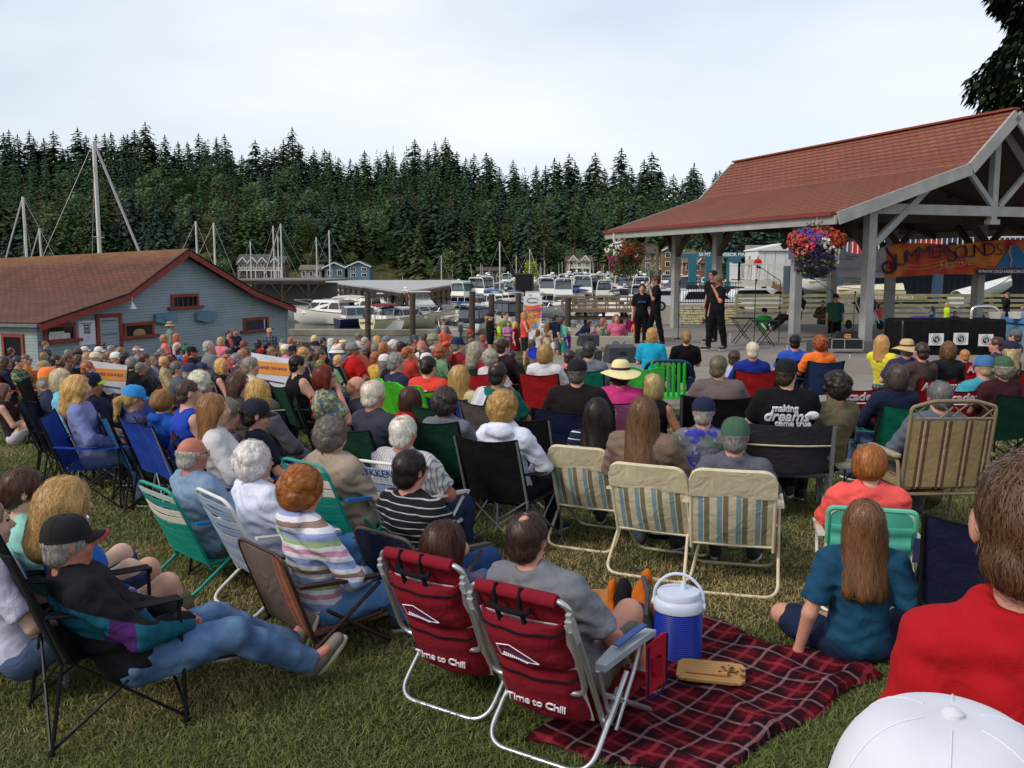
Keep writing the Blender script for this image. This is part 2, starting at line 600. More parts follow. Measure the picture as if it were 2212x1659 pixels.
def sdf_mesh(prims,h,sub=(),off=0.0,noise=None,name='body',planes=(),mats=0,raw=False):
 lo=np.min([_bbox(p)[0]for p in prims],axis=0)-.03-off
 hi=np.max([_bbox(p)[1]for p in prims],axis=0)+.03+off
 n=np.ceil((hi-lo)/h).astype(int)+2
 D=np.full(tuple(n),.5)
 ax=[lo[i]+h*np.arange(n[i])for i in range(3)]
 for lst,mode in((prims,0),(sub,1)):
  for p in lst:
   a,b=_bbox(p)
   m=.05+off+p[5]
   i0=np.maximum(((a-m-lo)/h).astype(int),0)
   i1=np.minimum(((b+m-lo)/h).astype(int)+2,n)
   if np.any(i1<=i0):continue
   sl=tuple(slice(i0[q],i1[q])for q in range(3))
   G=np.stack(np.meshgrid(ax[0][sl[0]],ax[1][sl[1]],ax[2][sl[2]],indexing='ij'),-1)
   d=_dist(p,G)
   if mode==0:
    d=d-off
    cur=D[sl]
    k=max(p[5],1e-4)
    hh=np.maximum(k-np.abs(cur-d),0)/k
    D[sl]=np.minimum(cur,d)-hh*hh*k/4
   else:
    D[sl]=np.maximum(D[sl],-d)
 if planes or noise:
  G=np.stack(np.meshgrid(*ax,indexing='ij'),-1)
  for(o,nn)in planes:
   nn=np.array(nn,float);nn=nn/np.linalg.norm(nn)
   D=np.maximum(D,(G-np.array(o,float))@nn)
  if noise:
   amp,f,fz=noise
   x,y,z=G[...,0]*f,G[...,1]*f,G[...,2]*f*fz
   D=D+amp*(np.sin(x*1.3+2*np.sin(z*.9+y*.6))*np.sin(z*1.7+1.3*np.sin(x*.8-y))+.6*np.sin(2.3*z+1.9*x+1.5*np.sin(2.1*y+x)))
 D[0],D[-1]=.5,.5
 D[:,0],D[:,-1]=.5,.5
 D[:,:,0],D[:,:,-1]=.5,.5
 S=D<0
 C=np.zeros(tuple(n-1),int)
 cs=[(i,j,k)for i in(0,1)for j in(0,1)for k in(0,1)]
 for(i,j,k)in cs:
  C+=S[i:n[0]-1+i,j:n[1]-1+j,k:n[2]-1+k]
 act=(C>0)&(C<8)
 I,J,K=np.nonzero(act)
 if len(I)==0:return newmesh(name,[],[])
 idx=np.full(act.shape,-1)
 idx[act]=np.arange(len(I))
 acc=np.zeros((len(I),3));cnt=np.zeros(len(I))
 for(i,j,k)in cs:
  for axn in range(3):
   o=[i,j,k]
   if o[axn]:continue
   o2=list(o);o2[axn]=1
   va,vb=D[I+o[0],J+o[1],K+o[2]],D[I+o2[0],J+o2[1],K+o2[2]]
   cr=(va<0)!=(vb<0)
   t=np.where(cr,va/np.where(cr,va-vb,1),0)
   P=np.array(o,float)[None]+t[:,None]*np.eye(3)[axn]
   acc+=np.where(cr[:,None],P,0);cnt+=cr
 V=(acc/cnt[:,None]+np.stack([I,J,K],1))*h+lo
 F=[]
 for axn in range(3):
  a,b=[(1,2),(2,0),(0,1)][axn]
  sh=[slice(None)]*3;sh[axn]=slice(0,n[axn]-1)
  sh2=[slice(None)]*3;sh2[axn]=slice(1,n[axn])
  A,B=S[tuple(sh)],S[tuple(sh2)]
  E=np.stack(np.nonzero(A!=B),1)
  ins=A[tuple(E.T)]
  da=np.zeros(3,int);da[a]=1
  db=np.zeros(3,int);db[b]=1
  q=[idx[tuple((E-d).T)]for d in(da+db,db,0*da,da)]
  Q=np.stack(q,1)
  Q[~ins]=Q[~ins][:,::-1]
  F.append(Q)
 F=np.concatenate(F)
 F=F[(F>=0).all(1)]
 if raw:return V,F
 me=newmesh(name,V,F)
 me.polygons.foreach_set('use_smooth',[True]*len(me.polygons))
 return me
HS=1.01
def rotm(yaw=0,pitch=0,roll=0):
 return np.array(Euler((pitch,roll,yaw)).to_matrix())
def V3(*a):return np.array(a,float)
def lerp(a,b,t):return a+(b-a)*t
ARMS=('lap','rest','cross','chin','down','mic','clasp','up','point','prop','eat')
def skeleton(kind='sit',arm='lap',rec=14,hy=0,hp=0,wf=1.0,leg='chair',sh=.40,lean=0,spread=1.0,legst=0):
 J={}
 mir=V3(-1,1,1)
 if kind=='stand':
  P=V3(0,0,.93);r=R(rec if rec!=14 else 1)
 elif kind=='floor':
  P=V3(0,0,.11);r=R(rec)
 else:
  P=V3(0,0,sh+.09);r=R(rec)
 t=V3(math.sin(R(lean)),-math.sin(r),math.cos(r))
 t/=np.linalg.norm(t)
 Rt=rotm(0,r,math.sin(R(lean)))
 J['P'],J['t'],J['Rt']=P,t,Rt
 fw=Rt[:,1]
 J['neck']=P+t*.50
 hc=J['neck']+t*.15+V3(0,.015+.6*max(0,math.sin(r))*.25,.02)
 J['head']=hc
 J['Rh']=rotm(R(hy),R(hp),0)
 for s,nm in((1,'R'),(-1,'L')):
  S=P+t*.445+V3(s*.165*((.8+.2*wf)if wf>=.8 else wf+.05),0,0)
  J['sh'+nm]=S
  ox=s
  A=arm
  if arm=='chin' and s<0:A='lap'
  if arm=='mic' and s>0:A='down'
  if arm=='point' and s>0:A='down'
  if arm=='eat' and s>0:A='lap'
  if A=='lap':E=S+t*-.24+V3(ox*.10,.08,0);W=P+V3(ox*.07,.23,.12)
  elif A=='rest':E=S+t*-.22+V3(ox*.12,.07,0);W=E+V3(ox*.01,.24,.0)
  elif A=='cross':E=S+t*-.25+V3(ox*.04,.09,0);W=P+t*(.24+.02*s)+fw*.16+V3(-ox*.07,0,0)
  elif A=='chin':E=S+t*-.22+V3(ox*.04,.16,0);W=hc+V3(ox*.05,.13,-.14)
  elif A=='down':E=S+V3(ox*.05,-.02,-.28);W=E+V3(ox*.02,.07,-.24)
  elif A=='mic':E=S+V3(ox*.05,.10,-.24);W=hc+J['Rh']@V3(ox*.04,.19,-.10)
  elif A=='eat':E=S+V3(ox*.10,.10,-.22);W=hc+J['Rh']@V3(ox*.06,.16,-.10)
  elif A=='clasp':E=S+t*-.25+V3(ox*.06,.08,0);W=P+t*.20+fw*.20+V3(ox*.05,0,0)
  elif A=='up':E=S+V3(ox*.24,.03,.10);W=hc+V3(ox*.08,-.02,.12)
  elif A=='point':E=S+V3(ox*.04,.22,-.12);W=E+V3(ox*-.02,.24,.05)
  elif A=='prop':E=S+V3(ox*.10,-.04,-.27);W=V3(S[0]+ox*.14,S[1]+.02,.05)
  J['el'+nm],J['wr'+nm]=E,W
  H=P+V3(s*.09,0,-.02)
  J['hip'+nm]=H
  if kind=='stand':
   K=H+V3(s*.01*spread,.02+(.10*s if legst else 0),-.42);An=V3(s*.10*spread,(.16*s if legst else-.01),.09)
  elif kind=='sit':
   if leg=='chair':K=H+V3(s*.05*spread,.42,.03);An=V3(K[0],K[1]+.02,.09)
   elif leg=='out':K=H+V3(s*.04,.42,.05);An=K+V3(s*.01,.40,-.30);An[2]=max(.13,An[2])
   elif leg=='cross':K=H+V3(s*.05,.40,.07 if s>0 else .03);An=(K+V3(-.28,.10,-.20))if s>0 else V3(K[0],K[1],.09)
   elif leg=='low':K=H+V3(s*.07,.36,.22);An=V3(K[0],K[1]+.18,.09)
  else:
   if leg=='knees':K=H+V3(s*.06,.30,.30);An=V3(K[0],K[1]+.22,.07)
   elif leg=='cross':K=H+V3(s*.26,.30,.04);An=V3(-s*.10,.34,.07)
   elif leg=='kneel':K=H+V3(s*.06,.38,-.02);An=V3(s*.10,-.02,.05)
   else:K=H+V3(s*.05,.42,.06);An=K+V3(0,.42,-.08)
  J['kn'+nm],J['an'+nm]=K,An
  if kind=='floor' and leg=='kneel':ft=V3(0,-1,0)
  elif leg=='out':ft=V3(s*.25,.55,.8)
  else:ft=V3(s*.2,1,0)
  J['ft'+nm]=ft/np.linalg.norm(ft)
 return J
def head_prims(J,fem=False,child=False):
 c,Rh=J['head'],J['Rh']
 g=lambda x,y,z:c+Rh@V3(x,y,z)
 pr=[ell(g(0,-.012,.022),V3(.074,.094,.088),Rh,.02),ell(g(0,.022,-.035),V3(.060,.068,.075),Rh,.03),cap(g(0,.040,-.085),g(0,.060,-.085),.026,.022,.03),cap(g(0,.086,.012),g(0,.108,-.022),.009,.014,.012),cap(g(-.010,.094,-.028),g(.010,.094,-.028),.009,.009,.008),cap(g(-.035,.074,.022),g(.035,.074,.022),.010,.010,.014),cap(g(-.016,.083,-.056),g(.016,.083,-.056),.008,.008,.008),ell(g(.038,.066,-.030),V3(.020,.018,.02),Rh,.02),ell(g(-.038,.066,-.030),V3(.020,.018,.02),Rh,.02)]
 for s in(1,-1):
  pr.append(ell(g(s*.078,-.008,-.006),V3(.010,.019,.031),Rh@rotm(s*-.35,0,0),.006))
 hs=HS*(1.07 if child else 1.0)
 out=[]
 for p in pr:
  if p[0]=='c':out.append(('c',c+(p[1]-c)*hs,c+(p[2]-c)*hs,p[3]*hs,p[4]*hs,p[5],p[6]))
  else:out.append(('e',c+(p[1]-c)*hs,p[2]*hs,p[3],0,p[5],p[6]))
 return out
def build_body(key):
 (kind,arm,rec,hy,hp,wf,leg,sh,lean,spread,legst,fem,res,child)=key
 J=skeleton(kind,arm,rec,hy,hp,wf,leg,sh,lean,spread,legst)
 P,t,Rt=J['P'],J['t'],J['Rt']
 wl=wf**.6
 tor=[ell(P+t*.02,V3(.158*wf,.115*wf,.125),Rt,.05),ell(P+t*.18,V3(.135*wf,.105*wf**1.6,.15),Rt,.06),ell(P+t*.35,V3(.155*wf,.112*wf,.165),Rt,.05),cap(J['shL']-t*.012,J['shR']-t*.012,.050*wl,.050*wl,.05),cap(lerp(J['shL'],J['neck'],.2)+t*.005,J['neck']+t*.015,.045,.045,.04),cap(lerp(J['shR'],J['neck'],.2)+t*.005,J['neck']+t*.015,.045,.045,.04)]
 if fem:tor.append(ell(P+t*.33+Rt[:,1]*.08,V3(.12,.055,.06),Rt,.04))
 nk=.050 if fem or child else .058
 hd=J['head']+J['Rh']@V3(0,-.015,-.04)
 neck=[cap(J['neck']-t*.02,hd,nk*1.08,nk,.025)]
 arms,hands,fing=[],[],[]
 for nm,s in(('R',1),('L',-1)):
  S,E,W=J['sh'+nm],J['el'+nm],J['wr'+nm]
  arms+=[('u',nm,cap(S,E,.050*wl,.038*wl,.03)),('f',nm,cap(E,W,.039*wl,.026,.02))]
  d=(W-E)/np.linalg.norm(W-E)
  inward=V3(-s,0,0)if kind!='stand' or arm in('cross','clasp')else V3(0,.3,0)
  dd=d*.8+(inward*.5 if arm in('lap','clasp','cross')else 0)+V3(0,0,-.15)
  dd/=np.linalg.norm(dd)
  hands.append(cap(W,W+dd*.075,.026,.024,.02))
  side=np.cross(dd,V3(0,0,1));side=side/(np.linalg.norm(side)+1e-9)
  up=np.cross(side,dd)
  hands.append(cap(W+dd*.07-side*.022,W+dd*.07+side*.022,.013,.013,.015))
  fing.append((W,dd,side,up,s))
 legs=[]
 for nm in 'RL':
  H,K,A=J['hip'+nm],J['kn'+nm],J['an'+nm]
  legs+=[('t',nm,cap(H,K,.086*wl,.056*wl,.04)),('s',nm,cap(K,lerp(K,A,.35)+V3(0,-.012,0),.053*wl,.052*wl,.03)),('s2',nm,cap(lerp(K,A,.35)+V3(0,-.012,0),A,.052*wl,.034,.03)),('a',nm,cap(A,A+J['ft'+nm]*.13+V3(0,0,-.045),.036,.026,.02))]
 J['groups']=dict(tor=tor,neck=neck,arms=arms,legs=legs)
 prims=tor+neck+head_prims(J,fem,child)+[a[2]for a in arms]+hands+[l[2]for l in legs]
 Vb,Fb=sdf_mesh(prims,res,raw=True)
 mb=MB()
 if res<=.0135:
  for(W,dd,side,up,s)in fing:
   L=[.062,.072,.066,.052]
   curl=.9 if arm in('mic','lap','clasp','eat')else .45
   for q in range(4):
    b0=W+dd*.075+side*(q-1.5)*.0175
    b1=b0+dd*L[q]*.5
    d2=dd*math.cos(curl)-up*math.sin(curl)
    b2=b1+d2*L[q]*.32
    d3=dd*math.cos(curl*1.9)-up*math.sin(curl*1.9)
    b3=b2+d3*L[q]*.28
    mb.tube([b0,b1,b2,b3],[.0092,.0085,.0078,.005],6)
   tb=W+dd*.025-side*s*-.02
   sgn=1 if s<0 else-1
   tb=W+dd*.02+side*.018*sgn
   t1=tb+(dd*.6+side*.7*sgn)*.035
   t2=t1+(dd*.9-up*.3)*.03
   mb.tube([tb,t1,t2],[.012,.010,.006],6)
 nv=len(Vb)
 V=np.concatenate([Vb,np.array([tuple(p)for p in mb.v])])if mb.v else Vb
 F=Fb.tolist()+[tuple(i+nv for i in f)for f in mb.f]
 me=newmesh('body',V,F)
 cen=np.zeros(len(me.polygons)*3);me.polygons.foreach_get('center',cen);cen=cen.reshape(-1,3)
 q=(cen-J['head'])@J['Rh']/(HS*(1.07 if child else 1.0))
 mi=np.zeros(len(cen),int)
 for s in(1,-1):
  mi[(np.abs(q[:,0]-s*.030)<.013)&(np.abs(q[:,2]-.008)<.0065)&(q[:,1]>.05)]=1
  mi[(np.abs(q[:,0]-s*.031)<.018)&(np.abs(q[:,2]-.030)<.0045)&(q[:,1]>.05)]=2
 mi[(np.abs(q[:,0])<.022)&(np.abs(q[:,2]+.056)<.007)&(q[:,1]>.075)]=3
 me.polygons.foreach_set('material_index',mi)
 me.polygons.foreach_set('use_smooth',[True]*len(me.polygons))
 return me,J
BC={}
def body(key):
 if key not in BC:
  BC[key]=build_body(key)
 return BC[key]
def clothes_mesh(key,what,style):
 k=(key,what,style)
 if k in MC:return MC[k]
 me0,J=body(key)
 (kind,arm,rec,hy,hp,wf,leg,sh,lean,spread,legst,fem,res,child)=key
 G=J['groups']
 P,t,Rt=J['P'],J['t'],J['Rt']
 pr=[]
 def cutcap(c,a,b,f):
  a,b=np.array(a),np.array(b)
  e=lerp(a,b,f)
  return(c[0],c[1],c[2],c[3],c[4],c[5],[(e,b-a)])
 planes=[]
 noise=None
 if what=='shirt':
  for p in G['tor']:pr.append(p)
  pr.append(cap(J['neck']-t*.03,J['neck']+t*.02,.058,.054,.03,[(J['neck']+t*.026,t)]))
  for(a,nm,c)in G['arms']:
   S,E,W=J['sh'+nm],J['el'+nm],J['wr'+nm]
   if style=='short' and a=='u':
    pr.append(cutcap(('c',c[1],c[2],c[3]+.012,c[4]+.016,c[5],None),S,E,.72))
   elif style in('long','hood'):
    if a=='u':pr.append(('c',c[1],c[2],c[3]+.006,c[4]+.008,c[5],None))
    else:pr.append(cutcap(('c',c[1],c[2],c[3]+.006,c[4]+.008,c[5],None),E,W,.95))
  if style=='hood':
   hb=J['neck']+Rt[:,1]*-.065+t*.02
   pr+=[ell(hb,V3(.10,.05,.06),Rt@rotm(0,.5,0),.03),cap(J['neck']+V3(.06,.02,.0),J['neck']+V3(-.06,.02,0),.035,.035,.03)]
  sub=[]
  if style=='tank':
   for s in(1,-1):
    sub.append(cap(J['sh'+'LR'[s>0]]+V3(s*.10,0,.06),J['sh'+'LR'[s>0]]+V3(s*.09,0,-.08),.085,.075))
   sub.append(ell(J['neck']+t*.045,V3(.085,.13,.05),Rt))
  else:
   sub.append(cap(J['neck']+t*.082-Rt[:,1]*.004,J['neck']+t*.25+Rt[:,1]*.05,.060,.09))
   sub.append(ell(J['neck']+t*.06+Rt[:,1]*.075,V3(.055,.05,.055),Rt))
  planes.append((P-t*(.09 if kind=='stand' else .05),-t))
  if style=='dress':
   pr+=[cap(P+t*.1,P-t*.32,.14,.21,.04)]
   planes=[(P-t*.38,-t)]
  me=sdf_mesh(pr,res,sub=sub,off=.017,noise=((.0055 if res<.0136 else .0035),22,1.3)if res<.02 else None,name='shirt',planes=planes)
 else:
  pr.append(ell(P+t*.0,V3(.154*wf,.113*wf,.12),Rt,.05))
  for(a,nm,c)in G['legs']:
   H,K,A=J['hip'+nm],J['kn'+nm],J['an'+nm]
   ex=.010
   if a=='t':
    f={'shorts':.82,'brief':.42,'skirt':1.0}.get(style,None)
    c2=('c',c[1],c[2],c[3]+ex*.5,c[4]+(.026 if style=='shorts' else ex),c[5],None)
    pr.append(cutcap(c2,H,K,f)if f and f<1 else c2)
   elif a=='s' and style=='long':pr.append(('c',c[1],c[2],c[3]+ex,c[4]+ex,c[5],None))
   elif a=='s2' and style=='long':pr.append(cutcap(('c',c[1],c[2],c[3]+ex,c[4]+.022,c[5],None),lerp(K,A,.35),A,1.0))
  if style=='skirt':pr.append(cap(P,P-t*.62,.15,.20,.05))
  me=sdf_mesh(pr,res,off=.009,noise=((.0055 if res<.0136 else .0035),20,1.0)if res<.02 else None,name='trousers',planes=[(P+t*.085,t)])
 MC[k]=me
 return me
def shoe_mesh(sandal=False):
 k=('shoe',sandal)
 if k in MC:return MC[k]
 mb=MB()
 pr=[cap((0,-.04,-.03),(0,.16,-.05),.040,.034,.03),cap((0,-.03,0),(0,.03,-.03),.046,.038,.03)]if not sandal else[cap((0,-.05,-.075),(0,.17,-.075),.02,.02,.02)]
 me=sdf_mesh(pr,.009,planes=[((0,0,-.072),(0,0,-1))]if not sandal else[],name='shoe')
 pts=[(.036*math.cos(a)*(1+.12*math.sin(a)),.065+.128*math.sin(a))for a in[2*PI*i/18 for i in range(18)]]
 mb.prism(pts,-.092,-.068,'z')
 V=[v.co[:]for v in me.vertices]+[tuple(p)for p in mb.v]
 n0=len(me.vertices)
 F=[tuple(p.vertices)for p in me.polygons]+[tuple(i+n0 for i in f)for f in mb.f]
 mi=[0]*len(me.polygons)+[1]*len(mb.f)
 me2=newmesh('shoe',V,F,(),mi,True)
 MC[k]=me2
 return me2
# ---- hair in head space (face looks to +Y)
def hair_base(style):
 sk=ell((0,-.014,.026),(.081,.100,.094),None,.02)
 P_=[]
 sub=[cap((0,.105,-.09),(0,.10,.02),.070,.058)]
 noise=(.003,70,.6)
 if style in('short','crew','bald','balding','silver'):
  if style=='crew':sk=ell((0,-.013,.024),(.078,.098,.091),None,.02)
  P_=[sk,ell((0,-.055,-.045),(.066,.052,.050),None,.02)]
  sub=[cap((0,.105,-.09),(0,.10,.015),.072,.060)]
  if style=='bald':sub.append(ell((0,.01,.075),(.10,.14,.085)))
  if style=='balding':sub.append(ell((0,-.055,.118),(.036,.05,.034)))
 elif style=='bowl':
  P_=[ell((0,-.012,.020),(.092,.108,.100),None,.02),ell((0,-.03,-.03),(.090,.085,.055),None,.03)]
  sub=[cap((0,.115,-.12),(0,.11,.02),.078,.060)]
  noise=(.0015,60,.3)
 elif style=='bob':
  P_=[ell((0,-.018,.022),(.090,.106,.101),None,.02),ell((0,-.045,-.055),(.088,.075,.085),None,.04)]
  for s in(1,-1):P_.append(cap((s*.068,.02,.0),(s*.070,.02,-.10),.028,.026,.03))
  noise=(.004,50,.4)
 elif style in('long','xlong'):
  L=-.25 if style=='long' else-.38
  q=random.Random(6)
  P_=[ell((0,-.018,.022),(.088,.105,.099),None,.02),ell((0,-.060,-.06),(.092,.060,.11),None,.04)]
  for i in range(9):
   x=-.082+.0205*i
   w=1.25 if style=='xlong' else 1.1
   P_.append(cap((x*.85,-.070+.030*abs(x)/.08,-.05),(x*w+q.uniform(-.012,.012),(-.135 if style=='xlong' else-.105)+.045*abs(x)/.08+q.uniform(-.008,.008),L*q.uniform(.80,1.04)),.034,.016,.022))
  for s in(1,-1):P_.append(cap((s*.070,.015,.0),(s*.080,-.02,-.15),.024,.020,.03))
  noise=(.004,60,.22)
 elif style in('pony','bun'):
  P_=[sk,ell((0,-.055,-.04),(.062,.05,.045),None,.02)]
  if style=='pony':P_+=[cap((0,-.10,.0),(0,-.145,-.05),.024,.034,.02),cap((0,-.145,-.05),(0,-.13,-.22),.034,.018,.03)]
  else:P_+=[ell((0,-.105,-.02),(.042,.036,.045),None,.015)]
 elif style in('curly','perm'):
  q=random.Random(3)
  P_=[ell((0,-.02,.025),(.093,.108,.105),None,.03),ell((0,-.05,-.04),(.088,.075,.07),None,.04)]
  for _ in range(70):
   a,b=q.uniform(0,2*PI),q.uniform(-.6,1.4)
   d=V3(math.cos(a)*math.cos(b),math.sin(a)*math.cos(b),math.sin(b))
   if d[1]>.55 and d[2]<.55:continue
   P_.append(ell(V3(0,-.02,.01)+d*V3(.092,.108,.106),V3(.022,.022,.022),None,.012))
  noise=(.004,90,1)
  if style=='perm':noise=(.0025,90,1)
 elif style=='wavy':
  q=random.Random(4)
  P_=[ell((0,-.02,.02),(.10,.115,.105),None,.03),cap((0,-.06,-.05),(0,-.09,-.20),.10,.085,.05)]
  for s in(1,-1):P_.append(cap((s*.07,.01,.0),(s*.10,-.01,-.19),.035,.03,.04))
  noise=(.007,55,.5)
 return P_,sub,noise
def strand_mesh(style,base,n,seed=1):
 """thin ribbons of hair combed down over the base shape"""
 q=random.Random(seed)
 vs=[v.co.copy()for v in base.vertices]
 fs=[tuple(p.vertices)for p in base.polygons]
 bvh=BVHTree.FromPolygons(vs,fs)
 V,F=[],[]
 steps={'crew':2,'short':3,'bald':2,'balding':3,'silver':3,'curly':5,'perm':4,'bowl':6,'bob':6,'pony':4,'bun':4,'wavy':9}.get(style,8)
 sl={'crew':.007,'short':.012,'bald':.010,'balding':.012,'silver':.012,'curly':.011,'perm':.010,'long':.026,'xlong':.034,'wavy':.022,'bowl':.02,'bob':.02}.get(style,.015)
 w0=.0016 if style!='crew' else .0010
 crown=Vector((0,-.05,.12))
 for i in range(n):
  f=fs[q.randrange(len(fs))]
  p=sum((vs[j]for j in f),Vector())/len(f)
  p+=Vector((q.uniform(-.006,.006),q.uniform(-.006,.006),q.uniform(-.006,.006)))
  ph=q.uniform(0,6.28)
  rnd_dir=Vector((q.gauss(0,1),q.gauss(0,1),q.gauss(0,1)))*.3
  pts,nrs=[],[]
  lift=q.uniform(.0,.004)+(q.uniform(0,.010)if q.random()<.12 else 0)+(.003 if style in('curly','wavy')else 0)
  for st in range(steps+1):
   co,no,_,_=bvh.find_nearest(p)
   if co is None:break
   pts.append(co+no*(lift+.0012));nrs.append(no)
   g=(co-crown);g.z*=.5
   fl=g.normalized()*max(0,.09-g.length)*8+Vector((0,-.25,-1))+rnd_dir
   if style in('short','crew','balding','silver','bald')and co.z>.06:fl+=Vector((.5,.7,0))
   if style in('curly','wavy','perm'):
    amp=1.6 if style!='wavy' else 1.0
    fl+=Vector((math.sin(ph+st*1.9),math.cos(ph+st*1.9),math.sin(ph*2+st*1.3)*.6))*amp
   fl=fl-no*fl.dot(no)
   if fl.length<1e-5:break
   p=co+fl.normalized()*sl
  if len(pts)<2:continue
  b=len(V)
  for k,(c,no)in enumerate(zip(pts,nrs)):
   tg=(pts[min(k+1,len(pts)-1)]-pts[max(k-1,0)])
   sd=tg.cross(no)
   sd=sd.normalized()if sd.length>1e-7 else Vector((1,0,0))
   w=w0*(1-.7*k/len(pts))
   V+=[c-sd*w,c+sd*w]
  for k in range(len(pts)-1):
   F.append((b+2*k,b+2*k+1,b+2*k+3,b+2*k+2))
 return V,F
def hair_mesh(style,hi,hat=False):
 k=('hair',style,hi,hat)
 if k in MC:return MC[k]
 P_,sub,noise=hair_base(style)
 if style=='xlong':pass
 if hi>=2:noise=(noise[0]*.55,noise[1],noise[2])
 base=sdf_mesh(P_,.0075 if hi else .011,sub=sub,noise=noise,name='hair',planes=[((0,0,.024),(0,0,1))]if hat else[])
 if hi:
  n={1:1500,2:8000,3:20000}[hi]
  if style in('bald',):n//=2
  V,F=strand_mesh(style,base,n)
  n0=len(base.vertices)
  VV=[v.co[:]for v in base.vertices]+[tuple(v)for v in V]
  FF=[tuple(p.vertices)for p in base.polygons]+[tuple(i+n0 for i in f)for f in F]
  base=newmesh('hair',VV,FF,(),None,True)
 MC[k]=base
 return base
def hair_mat(c):
 c=srgb(c)
 key=('hairmat',c)
 if key in _m:return _m[key]
 m=bpy.data.materials.new('hair')
 m.use_nodes=True
 N,L=m.node_tree.nodes,m.node_tree.links
 b=N['Principled BSDF']
 tc=N.new('ShaderNodeTexCoord')
 mp=N.new('ShaderNodeMapping');mp.inputs['Scale'].default_value=(1,1,.18)
 L.new(tc.outputs['Object'],mp.inputs['Vector'])
 no=N.new('ShaderNodeTexNoise');no.inputs['Scale'].default_value=95;no.inputs['Detail'].default_value=3
 L.new(mp.outputs[0],no.inputs['Vector'])
 n2=N.new('ShaderNodeTexNoise');n2.inputs['Scale'].default_value=14
 L.new(tc.outputs['Object'],n2.inputs['Vector'])
 gi=N.new('ShaderNodeNewGeometry')
 v=_math(N,L,'ADD',_math(N,L,'MULTIPLY',no.outputs['Fac'],1.1),_math(N,L,'MULTIPLY',n2.outputs['Fac'],.6))
 v=_math(N,L,'ADD',v,_math(N,L,'MULTIPLY',gi.outputs['Random Per Island'],.85))
 hs=N.new('ShaderNodeHueSaturation');hs.inputs['Color'].default_value=(*c,1)
 L.new(_math(N,L,'SUBTRACT',_math(N,L,'MULTIPLY',v,1.05),.15),hs.inputs['Value'])
 L.new(hs.outputs[0],b.inputs['Base Color'])
 b.inputs['Roughness'].default_value=.42
 b.inputs['Specular IOR Level'].default_value=.45
 _m[key]=m
 return m
# ---- hats in head space
def _dome(mb,r,z0,h,n=20,m=7,flat=1.0,ry=1.12,cy=-.012):
 def fn(a,b):
  th=b*PI/2
  rr=math.cos(th)**flat
  return(r*rr*math.cos(2*PI*a),cy+r*ry*rr*math.sin(2*PI*a),z0+h*math.sin(th))
 mb.grid(lambda a,b:fn(a,b),n,m)
def hat_mesh(kind):
 k=('hat',kind)
 if k in MC:return MC[k]
 mb=MB()
 if kind in('cap','cap_snap','beanie'):
  _dome(mb.mat(0),.0945,.026,.102,48,14,.62)
  mb.tube([(.0945*math.cos(a),-.012+.1055*math.sin(a),.027)for a in[2*PI*i/24 for i in range(24)]],.004,6,closed=True)
  for q in range(6):
   a=PI*q/6*2+.26
   mb.tube([(.0947*math.cos(t)**.62*math.cos(a),-.012+.1060*math.cos(t)**.62*math.sin(a),.026+.1022*math.sin(t))for t in[i*PI/2/14 for i in range(14)]],.0011,4)
  mb.mat(1).ball((0,-.012,.129),(.009,.009,.006),10,5)
  if kind!='beanie':
   mb.mat(1)
   def brim(a,b):
    x=(a-.5)*2
    w=.072*x
    y0=-.012+.10*math.sqrt(max(0,1-(w/.093)**2))-.008
    L=.078*math.sqrt(max(0,1-x*x*.92))
    return(w,y0+b*L,.034-.010*b-.020*x*x*(.3+b))
   mb.sheet(brim,14,5,.004)
 elif kind=='bucket':
  _dome(mb.mat(0),.093,.035,.085,24,8,.45)
  mb.mat(0).lathe([(.093,.040),(.125,.015),(.150,-.010),(.149,-.013),(.093,.036)],28,(0,-.012,0),False,False,1,1.1)
  mb.mat(1).lathe([(.0945,.038),(.0945,.060)],28,(0,-.012,0),False,False,1,1.12)
 elif kind in('sunhat','panama'):
  br=.20 if kind=='sunhat' else .165
  _dome(mb.mat(0),.094,.035,.105,28,8,.42)
  def bf(a,b):
   t=2*PI*a
   r=.092+(br-.092)*b
   return(r*math.cos(t),-.012+r*1.08*math.sin(t),.038-.030*b+.022*b*math.sin(2*t+.6)*(1 if kind=='sunhat' else .4)-.02*b*b)
  mb.mat(0).sheet(bf,36,6,.003)
  mb.mat(1).lathe([(.0965,.042),(.0955,.066)],28,(0,-.012,0),False,False,1,1.11)
 elif kind=='visor':
  mb.mat(0).lathe([(.088,.035),(.090,.065)],24,(0,-.012,0),False,False,1,1.12)
  mb.mat(0).sheet(lambda a,b:((a-.5)*.15,.075+b*.08*math.sqrt(max(0,1-((a-.5)*2)**2*.9)),.05-.015*b-.02*((a-.5)*2)**2),12,4,.003)
 me=mb.mesh('hat',smooth=True)
 MC[k]=me
 return me
def glasses_mesh():
 k=('glasses',)
 if k in MC:return MC[k]
 mb=MB()
 for s in(1,-1):
  mb.mat(0).tube([(s*.018,.102,.010),(s*.022,.101,-.006),(s*.040,.096,-.010),(s*.056,.086,.0),(s*.056,.086,.016),(s*.036,.098,.020),(s*.018,.103,.016)],.0016,5,closed=True)
  mb.tube([(s*.057,.084,.013),(s*.080,.03,.012),(s*.081,-.01,.005)],.0018,5)
  mb.mat(1).add([(s*.020,.1015,.014),(s*.024,.100,-.005),(s*.042,.0945,-.008),(s*.055,.086,.002),(s*.054,.087,.015)],[(0,1,2,3,4)])
 mb.mat(0).tube([(-.019,.103,.012),(0,.107,.014),(.019,.103,.012)],.0014,5)
 me=mb.mesh('glasses')
 MC[k]=me
 return me
SKIN=dict(fair='c99a80',pale='d0a892',pink='c48c78',tan='a67656',red='b87460',brown='8a5a3c')
